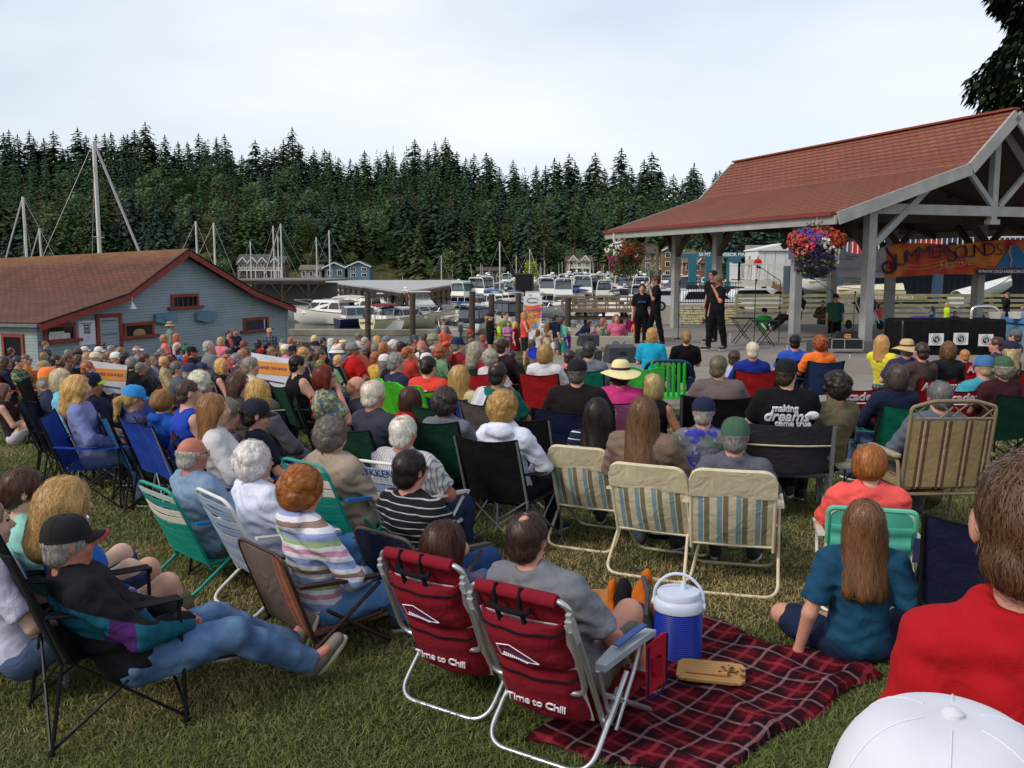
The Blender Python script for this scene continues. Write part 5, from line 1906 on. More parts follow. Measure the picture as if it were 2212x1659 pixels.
# ------------------------------------------------------------ houses on the far shore
WHT=mat('white_paint','d8d8d2',.55,var=.05)
def house(u,v,y,w,d,h,wall,roof,label,yaw=0,gable='front',storeys=2,nwin=3,porch=True,roofh=3.0,dormers=0):
 p=at(u,v,y)
 root=empty('house',p,R(yaw),label,'house')
 W=mat('house_siding',wall,.8,var=.06,vs=.4);Rf=mat('house_roof',roof,.9,var=.1,vs=.3)
 hh=h
 if gable=='front':
  MB().prism([(-w/2,-3),(w/2,-3),(w/2,hh),(0,hh+roofh*.95),(-w/2,hh)],0,d,'y').build('wall',W,root)
  V=[(-w/2-.6,hh-.3),(0,hh+roofh),(w/2+.6,hh-.3),(w/2+.6,hh-.02),(0,hh+roofh+.3),(-w/2-.6,hh-.02)]
  MB().prism(V,-.7,d+.5,'y').build('roof',Rf,root)
  for s in(1,-1):MB().bar((s*(w/2+.6),-.75,hh-.2),(0,-.75,hh+roofh+.05),.12,.35).build('bargeboard',WHT,root)
 else:
  MB().box((0,d/2,hh/2-1.5),(w,d,hh+3)).build('wall',W,root)
  MB().prism([(-.7,hh-.1),(d/2,hh+roofh),(d+.7,hh-.1),(d+.7,hh-.3),(-.7,hh-.3)],-w/2-.6,w/2+.6,'x').build('roof',Rf,root)
  for k in range(dormers):
   x=-w/2+w*(k+.5)/dormers
   dm=MB().prism([(x-1.6,hh-.4),(x,hh+1.6),(x+1.6,hh-.4)],-.5,d/2,'y').build('dormer',W,root)
   for s in(1,-1):MB().bar((x+s*1.9,-.6,hh-.5),(x,-.6,hh+1.75),.12,.3).build('bargeboard',WHT,dm)
 for st in range(storeys):
  z=hh*(st+.5)/storeys
  for k in range(nwin):
   x=-w/2+w*(k+.5)/nwin
   ww,wh=w/nwin*.42,hh/storeys*.48
   f=MB().box((x,-.05,z),(ww+.3,.10,wh+.3)).build('window',WHT,root)
   MB().box((x-ww*.26,-.12,z),(ww*.44,.06,wh)).box((x+ww*.26,-.12,z),(ww*.44,.06,wh)).build('pane',DGL,f)
 if porch:
  pz=hh/storeys
  mb=MB().box((0,-1.2,pz-.1),(w*.9,2.4,.25)).box((0,-2.35,pz+.95),(w*.9,.08,.10)).box((0,-2.35,pz+.15),(w*.9,.08,.08))
  k=-w*.45
  while k<=w*.45+.01:
   mb.box((k,-2.35,pz+.5),(.08,.06,1.0));k+=.9
  for s in(-1,-.33,.33,1):mb.box((s*w*.44,-2.3,pz/2-.8),(.25,.25,pz+1.6))
  mb.build('balcony',WHT,root)
 return root
house(547,600,322,10,8,5.2,'6b5a52','4a4c50','large brown waterfront house with grey roofs, white trim and long balcony',gable='side',nwin=6,roofh=2.8,dormers=3)
house(595,600,323,5.5,8,5.2,'6b5a52','4a4c50','brown wing with white trimmed windows at the right end of the big waterfront house',gable='side',nwin=2,roofh=2.2,dormers=1)
house(672,601,318,7,6,3.0,'8a8478','6a6258','small grey cottage with low brown roof left of the blue houses',gable='side',storeys=1,porch=False,nwin=3,roofh=1.5)
house(723,601,318,6.8,6,3.6,'4d6470','3e4446','narrow blue grey gabled house, left one of the blue pair',nwin=2,storeys=1,porch=False,roofh=1.6)
house(775,600,318,7.4,7,3.8,'5c7686','4a5256','blue gabled house with white trim, right one of the blue pair',nwin=2,storeys=2,porch=False,roofh=1.6)
house(1251,594,318,8.0,7,4.8,'9c9a86','6a5c50','sage green two storey house with white porch rails right of the bare trunk firs',nwin=3,dormers=2,gable='side',roofh=1.8)
house(1419,598,300,9,8,7.5,'6a5a48','4a4640','tall brown timber house behind the left flower basket',nwin=3,storeys=3,gable='side',roofh=2.2)
house(1385,575,320,6,6,3,'8c7c62','5a5248','tan house with flat gable high above the left flower basket',nwin=2,storeys=1,roofh=1.2)
house(1452,600,295,6,7,8.5,'7a6248','4c4238','narrow tan and brown house between the first two pavilion posts',nwin=2,storeys=3,roofh=1.6,porch=False)
house(1517,612,270,11,9,6.0,'7c5138','6a584c','brick red harbour house with grey awnings behind the boat lift',nwin=4,storeys=2,gable='side',roofh=3.0,porch=False,dormers=1)
house(1060,601,320,9,6,2.6,'5a5248','4a443e','low dark brown boathouse on the far shore right of the yellow green tree',nwin=3,storeys=1,gable='side',roofh=1.2,porch=False)
for u,v,y,k,s,fm,lb in((478,604,316,BK[1],.62,FOLB[2],'grey green rounded tree left of the large waterfront house'),(1150,606,314,BK[0],.55,foliage('8a9a3a'),'bright yellow green tree behind the tall speaker stand'),(905,610,305,('c',11,28,26,10,5.6,.10,2,0),.70,FOL[2],'pointed bright green conifer above the right end of the moorage roof'),(1000,612,300,('c',13,28,28,10,6.2,.06,2,0),.66,FOL[2],'broad conifer right of the moorage roof'),(1395,625,250,BK[1],.6,foliage('6a7058'),'pale open willow like tree right of the left flower basket')):
 p=at(u,v,y)
 tree(k,p.x,p.y,p.z-2,s,u,fm,lb,None,'leafy_tree' if k[0]=='b' else 'conifer_tree')
def cedar():
 V,F=[],[]
 q=random.Random(8)
 for i in range(24000):
  z=q.uniform(7.0,17);t=(z-2)/15.5
  r=3.3*(1-t*.75)*q.uniform(.55,1.0)*(1+.25*math.sin(z*2.2))
  a=q.uniform(0,6.28)
  p=Vector((r*math.cos(a),r*math.sin(a),z-.25*r))
  d=Vector((math.cos(a)*.5+q.gauss(0,.3),math.sin(a)*.5+q.gauss(0,.3),-.9)).normalized()
  L_=q.uniform(.2,.5);s_=d.orthogonal().normalized()*q.uniform(.04,.10)
  b=len(V);V+=[p,p+d*L_*.5+s_,p+d*L_,p+d*L_*.5-s_];F.append((b,b+1,b+2,b+3))
 p=at(2280,200,31)
 o=empty('cedar_tree',(p.x,p.y,-.6),0,'big dark cedar behind the right end of the pavilion roof','tree')
 o_=bpy.data.objects.new('crown',newmesh('crown',V,F,[foliage('222f1c')]));link(o_,o)
 lm=MB().tube([(0,0,-1),(0,0,7),(0,0,16.5)],[.35,.25,.04],8)
 for i in range(26):
  z=7+i*.36;a=i*2.4;r=2.4*(1-(z-2)/14*.75)
  lm.tube([(0,0,z),(r*.6*math.cos(a),r*.6*math.sin(a),z+.1),(r*math.cos(a),r*math.sin(a),z-.35)],[.06,.04,.01],5)
 lm.build('trunk',M_BARK,o)
cedar()
# ------------------------------------------------------------ boats
def hull_mb(L,B,H,flare=1.0):
 mb=MB()
 def sec(t):
  y=-L/2+L*t
  b=B/2*(1-max(0,(t-.35)/.65)**2.6)+.02
  s=H*(.80+.42*t*t)
  k=-.35+(.45*max(0,(t-.7)/.3)**2)*H
  return[(-b,y,s),(-b*.97,y,s*.72),(-b*.80*(1-.3*t),y,.10+max(0,k+.3)),(0,y,k),(b*.80*(1-.3*t),y,.10+max(0,k+.3)),(b*.97,y,s*.72),(b,y,s)]
 N_=12
 S_=[sec(i/N_)for i in range(N_+1)]
 V=[p for s in S_ for p in s];F=[]
 for i in range(N_):
  for k in range(6):F.append((i*7+k,i*7+k+1,(i+1)*7+k+1,(i+1)*7+k))
 F.append(tuple(range(7)))
 mb.mat(0).add(V,F)
 D=[S_[i][0]for i in range(N_+1)]+[S_[i][6]for i in range(N_,-1,-1)]
 mb.mat(1).add([(x*.98,y,z-.04)for x,y,z in D],[tuple(range(len(D)))])
 for sd_ in(0,6):mb.mat(2).tube([Vector(S_[i][sd_])for i in range(N_+1)],.05,4)
 return mb
def cabin_mb(y0,y1,z0,z1,w,rake=.7,rr=.2,band=(.45,.85)):
 """glazed cabin: body + dark window band set proud"""
 mb=MB()
 def ring(f):
  z=z0+(z1-z0)*f
  return[(-w*(1-.08*f),y0+rr*f),(w*(1-.08*f),y0+rr*f),(w*(.9-.15*f),y1-rake*f),(-w*(.9-.15*f),y1-rake*f)],z
 def lv(f0,f1,off,m):
  a,za=ring(f0);b,zb=ring(f1)
  V=[(x*(1+off/w),y+(off if y>(y0+y1)/2 else-off),za)for x,y in a]+[(x*(1+off/w),y+(off if y>(y0+y1)/2 else-off),zb)for x,y in b]
  mb.mat(m).add(V,[(0,1,5,4),(1,2,6,5),(2,3,7,6),(3,0,4,7),(4,5,6,7)])
 lv(0,1,0,0)
 return mb,ring
def windows_mb(ring,w,band,npan=3):
 mb=MB()
 a,za=ring(band[0]);b,zb=ring(band[1])
 for(i,j)in((0,1),(1,2),(2,3),(3,0)):
  nn=npan if i in(1,3)else 2
  for k in range(nn):
   t0,t1=(k+.05)/nn,(k+.95)/nn
   P_=[]
   for(R0,z,t)in((a,za,t0),(a,za,t1),(b,zb,t1),(b,zb,t0)):
    x=R0[i][0]+(R0[j][0]-R0[i][0])*t;y=R0[i][1]+(R0[j][1]-R0[i][1])*t
    dx,dy=(0,-.03)if i==0 else((.03,0)if i==1 else((0,.03)if i==2 else(-.03,0)))
    P_.append(Vector((x+dx,y+dy,z)))
   mb.add(P_,[(0,1,2,3)])
 return mb
GEL=mat('gelcoat','e8e6de',.3,var=.04,vs=.6);TEAK=mat('deck','b8b0a0',.7)
def canvas(c):return mat('canvas',c,.85,var=.08,vs=1)
CLEARV=mat('vinyl_window','5d6468',.2,var=.1,vs=1)
def boat(kind,u,v,yaw,L,label,hull='d9d6cb',top='1c2444',group='boats moored in the marina',y=None,text_=None,stripe='6a6a6a'):
 if y is None:
  d=uvdir(u,v);t=(WZ-CAMH)/d.z;x,y=d.x*t,d.y*t
 else:x=(u-1106)/FPX*y
 root=empty('sailboat' if kind=='sail' else 'motorboat',(x,y,WZ),R(yaw),label,'boat',group,L/10.0)
 G=mat('gelcoat',hull,.3,var=.04,vs=.6);C_=canvas(top);ST=mat('stripe',stripe,.5,var=0)
 B_,H_=(3.4,1.5)if kind!='sport' else(2.9,1.15)
 inst('hull',('hull',kind),lambda:hull_mb(10,B_,H_).mesh('hull',smooth=True),[G,TEAK,ST],root)
 if kind in('fly','cruiser','express'):
  k0={'fly':(-3.0,2.2,1.15,2.55,1.35,1.2),'cruiser':(-2.2,3.0,1.1,2.5,1.35,1.6),'express':(-1.5,3.4,1.1,1.95,1.3,2.2)}[kind]
  mb,ring=cabin_mb(*k0)
  inst('cabin',('cab',kind),lambda:mb.mesh('cabin'),[GEL],root)
  inst('cabin_window',('cabw',kind),lambda:windows_mb(ring,k0[4],(.35,.82)).mesh('cabin_window'),[DGL],root)
 if kind=='fly':
  mb2,ring2=cabin_mb(-3.1,1.0,2.55,3.25,1.25,.5)
  inst('flybridge',('flyb',),lambda:mb2.mesh('flybridge'),[GEL],root)
  mb3,ring3=cabin_mb(-2.9,.4,3.25,4.35,1.1,.3)
  inst('canopy',('flyc',),lambda:MB().sheet(lambda a,b:((a-.5)*2.3,-2.9+3.3*b,4.35+.12*math.sin(PI*a)),4,4,.06).add(*(lambda r0,r1:([(x,y,3.3)for x,y in r0]+[(x,y,4.3)for x,y in r1],[(0,1,5,4),(1,2,6,5),(2,3,7,6),(3,0,4,7)]))(ring3(0)[0],ring3(1)[0])).mesh('canopy'),[C_],root)
  inst('canopy_window',('flyw',),lambda:windows_mb(ring3,1.1,(.2,.85)).mesh('canopy_window'),[CLEARV],root)
  inst('radar_arch',('arch',),lambda:MB().tube(fillet([(-1.2,-2.6,2.6),(-1.1,-3.2,4.7),(1.1,-3.2,4.7),(1.2,-2.6,2.6)],.4,4),.07,6).ball((.4,-3.2,5.0),(.28,.28,.18),8,5).tube([(-.6,-3.2,4.7),(-.7,-3.4,6.6)],.02,4).mesh('radar_arch'),[GEL],root)
 if kind=='cruiser':
  inst('canopy',('crc',),lambda:MB().sheet(lambda a,b:((a-.5)*2.5,-4.4+3.4*b,2.75+.22*math.sin(PI*a)-.12*(2*b-1)**2),6,4,.07).mesh('canopy'),[C_],root)
  inst('canopy_frame',('crf',),lambda:MB().tube([(-1.3,-4.3,1.2),(-1.2,-4.3,2.7)],.04,5).tube([(1.3,-4.3,1.2),(1.2,-4.3,2.7)],.04,5).tube([(-1.3,-2.8,1.2),(-1.2,-1.4,2.7)],.03,5).tube([(1.3,-2.8,1.2),(1.2,-1.4,2.7)],.03,5).mesh('canopy_frame'),[ALU],root)
  inst('cockpit_coaming',('crk',),lambda:MB().box((0,-2.7,1.35),(2.7,1.0,.5)).box((.9,-4.6,1.5),(.5,.3,.5)).mesh('cockpit_coaming',bevel=.05),[GEL],root)
 if kind=='express':
  zc=1.95 if kind=='express' else 2.5
  r2={'express':(-4.0,1.2),'cruiser':(-4.2,-1.6)}[kind]
  mb4,ring4=cabin_mb(r2[0],r2[1],1.3,zc+.95,1.35,.8)
  inst('canopy',('cvs',kind),lambda:MB().sheet(lambda a,b:((a-.5)*2.5,r2[0]+(r2[1]-r2[0]-.8)*b,zc+.93+.2*math.sin(PI*a)),6,4,.06).add(*(lambda r0,r1:([(x,y,1.3)for x,y in r0]+[(x,y,zc+.92)for x,y in r1],[(0,1,5,4),(1,2,6,5),(2,3,7,6),(3,0,4,7)]))(ring4(0)[0],ring4(1)[0])).mesh('canopy'),[C_],root)
  inst('canopy_window',('cvw',kind),lambda:windows_mb(ring4,1.35,(.30,.95)).mesh('canopy_window'),[CLEARV],root)
 if kind=='sport':
  inst('windshield',('spw',),lambda:MB().tube(fillet([(-1.2,-.6,1.1),(-1.05,0.2,1.75),(0,.9,1.8),(1.05,.2,1.75),(1.2,-.6,1.1)],.3,3),.04,5).add([(-1.2,.2,1.1),(0,1.2,1.15),(0,.85,1.75),(-1.05,.2,1.7),(1.2,.2,1.1),(1.05,.2,1.7)],[(0,1,2,3),(1,4,5,2)]).mesh('windshield'),[CLEARV],root)
  inst('canopy',('spc',),lambda:MB().sheet(lambda a,b:((a-.5)*2.4,-2.6+2.9*b,2.5+.22*math.sin(PI*a)-.15*abs(b-.5)),6,4,.05).mesh('canopy'),[C_],root)
  inst('canopy_frame',('spf',),lambda:MB().tube(fillet([(-1.3,-1.6,1.0),(-1.2,-2.5,2.5),(1.2,-2.5,2.5),(1.3,-1.6,1.0)],.2,3),.03,5).tube(fillet([(-1.3,-.9,1.0),(-1.2,.3,2.5),(1.2,.3,2.5),(1.3,-.9,1.0)],.2,3),.03,5).mesh('canopy_frame'),[ALU],root)
  inst('outboard',('spo',),lambda:MB().box((0,-5.2,1.2),(.7,.6,.8),taper=.75).box((0,-5.2,.4),(.25,.3,1.0)).mesh('outboard',bevel=.05),[mat('outboard','4a5560',.35)],root)
 if kind=='sail':
  inst('cabin',('slc',),lambda:cabin_mb(-1.8,2.6,1.1,1.75,.95,1.2)[0].mesh('cabin'),[GEL],root)
  H2=13.0
  inst('mast',('slm',),lambda:MB().tube([(0,.8,1.2),(0,.8,H2)],.11,6).tube([(-.8,.8,H2*.6),(.8,.8,H2*.6)],.025,4).mesh('mast'),[mat('mast','c9c8c0',.4,var=0)],root)
  inst('boom',('slb',),lambda:MB().tube([(0,.6,2.5),(0,-3.2,2.4)],[.2,.14],8).mesh('boom'),[C_],root)
  jb=.075 if any(w in label for w in('jib','forestay','smaller','stay'))else .02
  inst('rigging',('slr',jb),lambda:MB().tube([(0,.8,H2),(0,4.8,1.9)],jb,5).tube([(0,.8,H2),(0,-4.9,1.4)],.018,3).tube([(0,.8,H2*.96),(1.4,.5,1.3)],.014,3).tube([(0,.8,H2*.96),(-1.4,.5,1.3)],.014,3).mesh('rigging'),[mat('wire','a8a8a4',.5,var=0)],root)
 inst('rail',('rail',kind=='sport'),lambda:MB().tube([(-B_/2*.9,1.2,H_*1.0),(-B_/2*.88,1.6,H_+.65),(-B_/2*.62,3.8,H_+.9),(0,5.0,H_*1.22+.6),(B_/2*.62,3.8,H_+.9),(B_/2*.88,1.6,H_+.65),(B_/2*.9,1.2,H_*1.0)],.025,4).mesh('rail'),[ALU],root)
 if text_:
  s_,sz,cc=text_
  text(s_,sz,frame((0,-5.03,.72),(1,0,0),None,(0,0,1)),mat('boat_name',cc,.6,var=0),root,ext=.002,bold=.01)
  for q_ in():pass
 return root
near=[('cruiser',716,696,62,13,'white cabin cruiser with beige canopy under the moorage roof nearest the shed','d9d6cb','c0b8a8',104),('cruiser',778,693,70,12.5,'long white cruiser with dark cockpit cover behind the first tall piling','dcdad2','1c1c22',112),('express',796,694,-62,8.5,'small boat with dark navy hull beside the second tall piling','22284a','c8c8c8',100),('fly',822,690,80,9.5,'white hardtop cruiser behind the boat with the blue canopy','dcdad2','c8c8c8',118),('cruiser',835,702,16,9.0,'white cruiser with bright blue canvas canopy','dcdad2','2a5c9c',98),('cruiser',868,704,-48,10.5,'cream sportfisher with red canvas and name on its stern','cfc6a0','7a2228',97),('fly',922,694,-70,11,'cream flybridge boat with dark windows left of the tan arch boat','d6cfb4','c4b89c',108),('express',1037,708,-18,9.6,'white express cruiser with navy cover and name lettered on its stern','dcdad2','20244a',92),('cruiser',1010,694,-30,9,'white boat with small blue bimini behind the tan arch boat','d4d2ca','2a3c78',112),('sport',972,706,20,8.0,'open boat with twin grey outboards under a tan arch canopy','d4ccb8','a89a80',88),('sport',1243,705,100,8.5,'small boat with bright red canopy and red rails','d4d2ca','b02028',84),('sport',1300,706,75,8.5,'open runabout with white bimini and maroon cover','d4d2ca','d8d8d8',88),('sport',1195,706,35,7.5,'runabout with grey outboards right of the upright banner','d4d2ca','30343c',90),('express',1080,698,35,10,'white express cruiser with clear side curtains left of the upright banner','d8d4c4','2a2c38',104),('cruiser',1120,690,-40,10,'white cruiser with pale canopy directly behind the tall speaker stand','dcdad2','c0bcb0',118),('cruiser',1160,690,-75,10,'white cabin boat with grey cover right of the tall speaker stand','d8d6ce','7a8088',120),]
for i,b in enumerate(near):
 kind,u,v,yaw,L_,lb,hc_,tc_,y_=b
 tx=('HAPPY HOURS',.42,'6a2030')if 'cream sportfisher' in lb else(('Serenity',.42,'6a2030')if 'lettered on its stern' in lb else None)
 boat(kind,u,v,yaw,L_*(.80 if kind=='fly' else .92),lb,hc_,tc_,y=y_*1.13,text_=tx)
qb=random.Random(17)
rows=[(150,1010,1420,21),(178,1020,1430,19),(205,1040,1660,22),(160,1440,1560,30),(140,1350,1470,30),(235,1080,1640,24),(270,1100,1500,24)]
wd=['left','right']
ncount=0
cn={'1c2444':'navy','26282e':'black','2a5c9c':'blue','b8b4a8':'pale grey','5a7080':'slate','7a2a30':'maroon','3c6a66':'teal'}
for y_,u0,u1,st in rows:
 u=u0
 while u<u1:
  kind=qb.choice(['fly','cruiser','fly','express','fly','cruiser'])
  tc_=qb.choice(list(cn)+['1c2444','26282e','b8b4a8','26282e','b8b4a8','5a7080'])
  boat(kind,u,0,qb.choice([0,12,-14,20,170,185,-28])+qb.uniform(-4,4),qb.uniform(8.5,12.5),'white %s with %s canvas in the crowded rows of the far marina'%({'fly':'flybridge motor yacht','cruiser':'cabin cruiser','express':'low express cruiser'}[kind],cn[tc_]),qb.choice(['e8e6e0','e0ded6','ecebe6']),tc_,'boats in the far marina rows',y=y_+qb.uniform(-4,4))
  ncount+=1
  u+=st*qb.uniform(.72,1.05)
for u,vt,y_,yaw,tc_,lb in((192,305,60,-86,'c8c8c8','sailboat whose tall thick mast and rolled jib rise behind the net shed'),(86,425,80,86,'c8c8c8','sailboat with the white mast and slanting forestay left of the tall mast'),(112,493,90,86,'c8c8c8','smaller sailboat mast just left of the tallest mast'),(415,478,85,-80,'c8c8c8','sailboat with plain mast rising right of the shed roof peak'),(453,481,84,-80,'c8c8c8','sailboat with weathered mast above the shed right slope'),(554,520,190,80,'2a3c78','sailboat mast in front of the large waterfront house'),(606,488,190,85,'2a3c78','white sailboat mast at the right end of the waterfront house'),(597,510,200,-85,'2a3c78','thin sailboat mast left of the twin masts'),(623,483,180,85,'c8c8c8','sailboat mast with slanting jib above the moorage roof'),(696,512,185,80,'2a5c9c','sailboat with a blue painted mast'),(725,497,180,86,'c8c8c8','sailboat with white mast and spreaders between the blue houses'),(948,552,170,-80,'c8c8c8','sailboat mast right of the moorage roof'),(1089,521,150,80,'2a4c98','sailboat with blue boom cover left of the tall speaker stand'),(1121,552,200,80,'c8c8c8','thin sailboat mast just left of the tall speaker'),(1137,538,185,-84,'c8c8c8','sailboat mast with slanting stay right of the tall speaker'),(1171,576,190,80,'c8c8c8','short sailboat mast among the motor yachts right of the speaker'),(1061,585,210,80,'c8c8c8','distant short sailboat mast left of the speaker')):
 top=at(u,vt,y_).z
 s=(top-WZ)/13.0
 b=boat('sail',u,0,yaw,10*s,lb,'dcdad2',tc_,'sailing boats in the harbour',y=y_)
 b.location.x-=0;
PIL=mat('piling','4a4038',.9,var=.25,vs=2)
for u,v0,y_,lb in((793,636,96,'tall dark mooring piling left of the cream boat'),(1061,638,96,'tall dark mooring piling left of the express cruiser'),(890,636,95,'tall dark mooring piling beside the cream sportfisher'),(1019,632,95,'tall dark mooring piling beyond the tan arch boat'),(1119,636,96,'tall dark mooring piling behind the upright banner'),(1226,646,92,'tall dark mooring piling at the end of the timber pier'),(1410,640,90,'tall mooring piling right of the timber pier')):
 p=at(u,v0,y_)
 o=MB().tube([(0,0,WZ-1),(.05,0,p.z)],.30,10).tube([(.05,0,p.z),(.05,0,p.z+.12)],.31,10).build('piling',PIL,loc=(p.x,y_,0));tag(o,lb,'piling','mooring pilings')
for i,(u0,u1,y_)in enumerate(((612,985,97),(1000,1130,99),(700,960,124),(1150,1440,96),(1000,1640,166),(1000,1640,192))):
 a,b=(u0-1106)/FPX*y_,(u1-1106)/FPX*y_
 o=MB().box(((a+b)/2,y_+2,WZ+.25),(b-a,1.8,.5)).build('floating_dock',mat('dock_wood','8a8272',.9,var=.25,vs=.8))
 tag(o,['weathered floating dock behind the row of pilings nearest the park','short floating dock beside the express cruiser','floating dock under the covered moorage','floating dock under the timber pier','nearer long floating dock in the crowded marina','farther long floating dock in the crowded marina'][i],'dock')
def moorage():
 root=empty('covered_moorage',(-30,126,WZ),0,'long dark timber covered moorage with flat grey roof on posts','boathouse')
 P=lambda u,v,y:at(u,v,y)-Vector((-30,126,WZ))
 a,b=P(470,606,126),P(702,607,126)
 z=a.z
 W_=mat('moorage_wood','3c342e',.9,var=.3,vs=1)
 MB().box(((a.x+b.x)/2,12,z),(b.x-a.x,24,.25)).build('roof',mat('moorage_roof','6f6a64',.8),root)
 MB().box(((a.x+b.x)/2,-.05,z-.25),(b.x-a.x,.15,.45)).build('fascia',W_,root)
 MB().box(((a.x+b.x)/2+1,9,z-2.0),(b.x-a.x-2,.2,3.2)).build('screen_wall',mat('corrugated','6c6a60',.8,var=.2,vs=.5),root)
 x=a.x+1.5
 k=0
 while x<b.x+.1:
  pm=MB().box((x,0,(z-1.2)/2),(.26,.26,z+1.2))
  pm.bar((x,0,z-2.2),(x+1.6,0,z-.3),.16).bar((x,0,z-2.2),(x-1.6,0,z-.3),.16)
  pm.build('post',W_,root)
  x+=3.55;k+=1
 r2=empty('covered_moorage',(-20,120,WZ),0,'second covered moorage with pale grey metal roof and brown truss ends','boathouse')
 P2=lambda u,v,y:at(u,v,y)-Vector((-20,120,WZ))
 zz=at(871,629,120).z-WZ
 A_,B_,C_,D_=P2(700,607,205),P2(868,629,120),P2(1022,606,208),P2(760,604,225)
 B2=P2(878,629,120)
 for p in(A_,B_,B2,C_,D_):p.z=zz
 E_=P2(985,604,228);E_.z=zz
 poly=[A_,B_,B2,C_,E_,D_]
 V=[tuple(p)for p in poly]+[(p.x,p.y,p.z-.3)for p in poly]
 n=len(poly)
 MB().add(V,[tuple(range(n)),tuple(range(n,2*n))[::-1]]+[(i,i+n,(i+1)%n+n,(i+1)%n)for i in range(n)]).build('roof',mat('metal_roof','a9a9a6',.5,var=.1,vs=.3),r2)
 TW=mat('truss_wood','6a4432',.9,var=.3,vs=1)
 for(p,q_,m_)in((A_,B_,W_),(B2,C_,TW)):
  MB().bar(p-Vector((0,0,.5)),q_-Vector((0,0,.5)),.2,.5).bar(p-Vector((0,0,1.5)),q_-Vector((0,0,1.5)),.15,.25).build('beam',m_,r2)
  N_=14
  for i in range(N_):
   c=p.lerp(q_,i/(N_-1));d=(q_-p).normalized()*1.8
   MB().bar((c.x,c.y,-1),(c.x,c.y,zz-.2),.25).bar((c.x,c.y,zz-2.3),c+d-Vector((0,0,.4)),.16).bar((c.x,c.y,zz-2.3),c-d-Vector((0,0,.4)),.16).build('post',m_,r2)
moorage()
# ------------------------------------------------------------ marina building, stairs, boat lift, cars
def marina():
 y=52
 a=at(1790,560,y);b=45
 root=empty('marina_building',(a.x,y,-.8),0,'blue two storey marina building on posts with white balcony railing and red panels','building')
 W_=b-a.x
 zf=at(1900,558,y).z+.8;zt=zf+3.6
 BL=mat('blue_siding','4a5a78',.7,var=.08,vs=1,pat=('siding',.2,'2a3448','56688a'));
 MB().box((W_/2,4.6,(zf+zt)/2),(W_,6,zt-zf)).build('wall',BL,root)
 MB().box((W_/2,1.8+1.2,zf-.18),(W_+.4,8.8,.36)).build('floor_edge',mat('grey_trim','a8aaa4',.7),root)
 MB().box((W_/2,3,zt+.15),(W_+2,9.5,.3)).build('roof',mat('flat_roof','4a4e54',.8),root)
 MB().box((W_/2,8.5,(zf-.4)/2),(W_,.2,zf-.4)).build('wall',mat('blue_grey_panel','5f6c7c',.7,pat=('stripes','X',.4,[(0,'5f6c7c'),(.85,'4a5564')]),var=.05),root)
 x=0
 i=0
 while x<W_:
  MB().box((x+.2,-1.0,(zf-.4)/2),(.42,.42,zf-.4)).build('post',mat('blue_post','3c5068',.6),root)
  MB().box((x+3.4,1.52,zf+1.5),(1.9,.1,1.7)).build('window',DGL,root)
  x+=5.4
 for k in range(7):
  MB().box((1.4+k*3.6,-1.15,zf+.55),(1.3,.03,.9)).build('red_panel',mat('red_panel','c8423c',.6),root)
 rl=MB().box((W_/2,-1.25,zf+1.12),(W_,.07,.07)).box((W_/2,-1.25,zf+.1),(W_,.05,.06))
 x=0
 while x<W_:
  rl.box((x,-1.25,zf+.6),(.05,.04,1.05));x+=.28
 rl.build('railing',WHT,root)
marina()
def white_deck():
 y=62
 p=at(1596,607,y)
 L_=at(1668,607,y).x-p.x
 root=empty('stair_platform',(p.x,y,p.z),0,'white railed timber platform with a long stair down to the right','staircase')
 MB().box((L_/2,1.2,-.16),(L_,2.6,.4)).build('deck',mat('deck_edge','c0bcae',.7),root)
 def rail(a,b,nm='railing'):
  a,b=Vector(a),Vector(b)
  m=MB().bar(a+Vector((0,0,1.1)),b+Vector((0,0,1.1)),.07).bar(a+Vector((0,0,.15)),b+Vector((0,0,.15)),.05)
  n=max(2,int((b-a).length/.17))
  for i in range(n+1):
   c=a.lerp(b,i/n);m.box(c+Vector((0,0,.62)),(.045,.045,.95))
  m.box(a+Vector((0,0,.6)),(.12,.12,1.25))
  return m.build(nm,WHT,root)
 rail((0,0,0),(L_,0,0));rail((0,0,0),(0,2.4,0));rail((0,2.4,0),(L_+4,2.4,0))
 e=at(1850,690,y)-Vector((p.x,y,p.z))
 rail((L_,0,0),(e.x,0,e.z));rail((L_,1.3,0),(e.x,1.3,e.z))
 ST=mat('stair_wood','9c6a40',.8,var=.15)
 MB().bar((L_,-.02,-.25),(e.x,-.02,e.z-.25),.08,.34).build('stringer',ST,root)
 s=MB()
 for i in range(15):
  c=Vector((L_,.65,0)).lerp(Vector((e.x,.65,e.z)),(i+.5)/15);s.box(c,(.3,1.3,.05))
 s.build('steps',ST,root)
 for x in(.2,L_-.2):MB().box((x,1.2,-2.3),(.25,.25,4)).build('post',mat('blue_post','3c5068',.6),root)
 q_=at(1698,560,74)
 o=empty('white_tent',(q_.x,74,-.8),0,'white ribbed shelter wall behind the white stair railing','shelter')
 MB().box((0,2,2.0),(4.4,4,4.4)).build('wall',mat('white_panel','d6d8d6',.6,pat=('stripes','X',.8,[(0,'d6d8d6'),(.9,'a8acb0')]),var=.03),o)
 MB().prism([(-2.3,4.2),(-2.3,4.3),(0,4.8),(2.3,4.3),(2.3,4.2)],-.2,4.2,'y').build('roof',WHT,o)
white_deck()
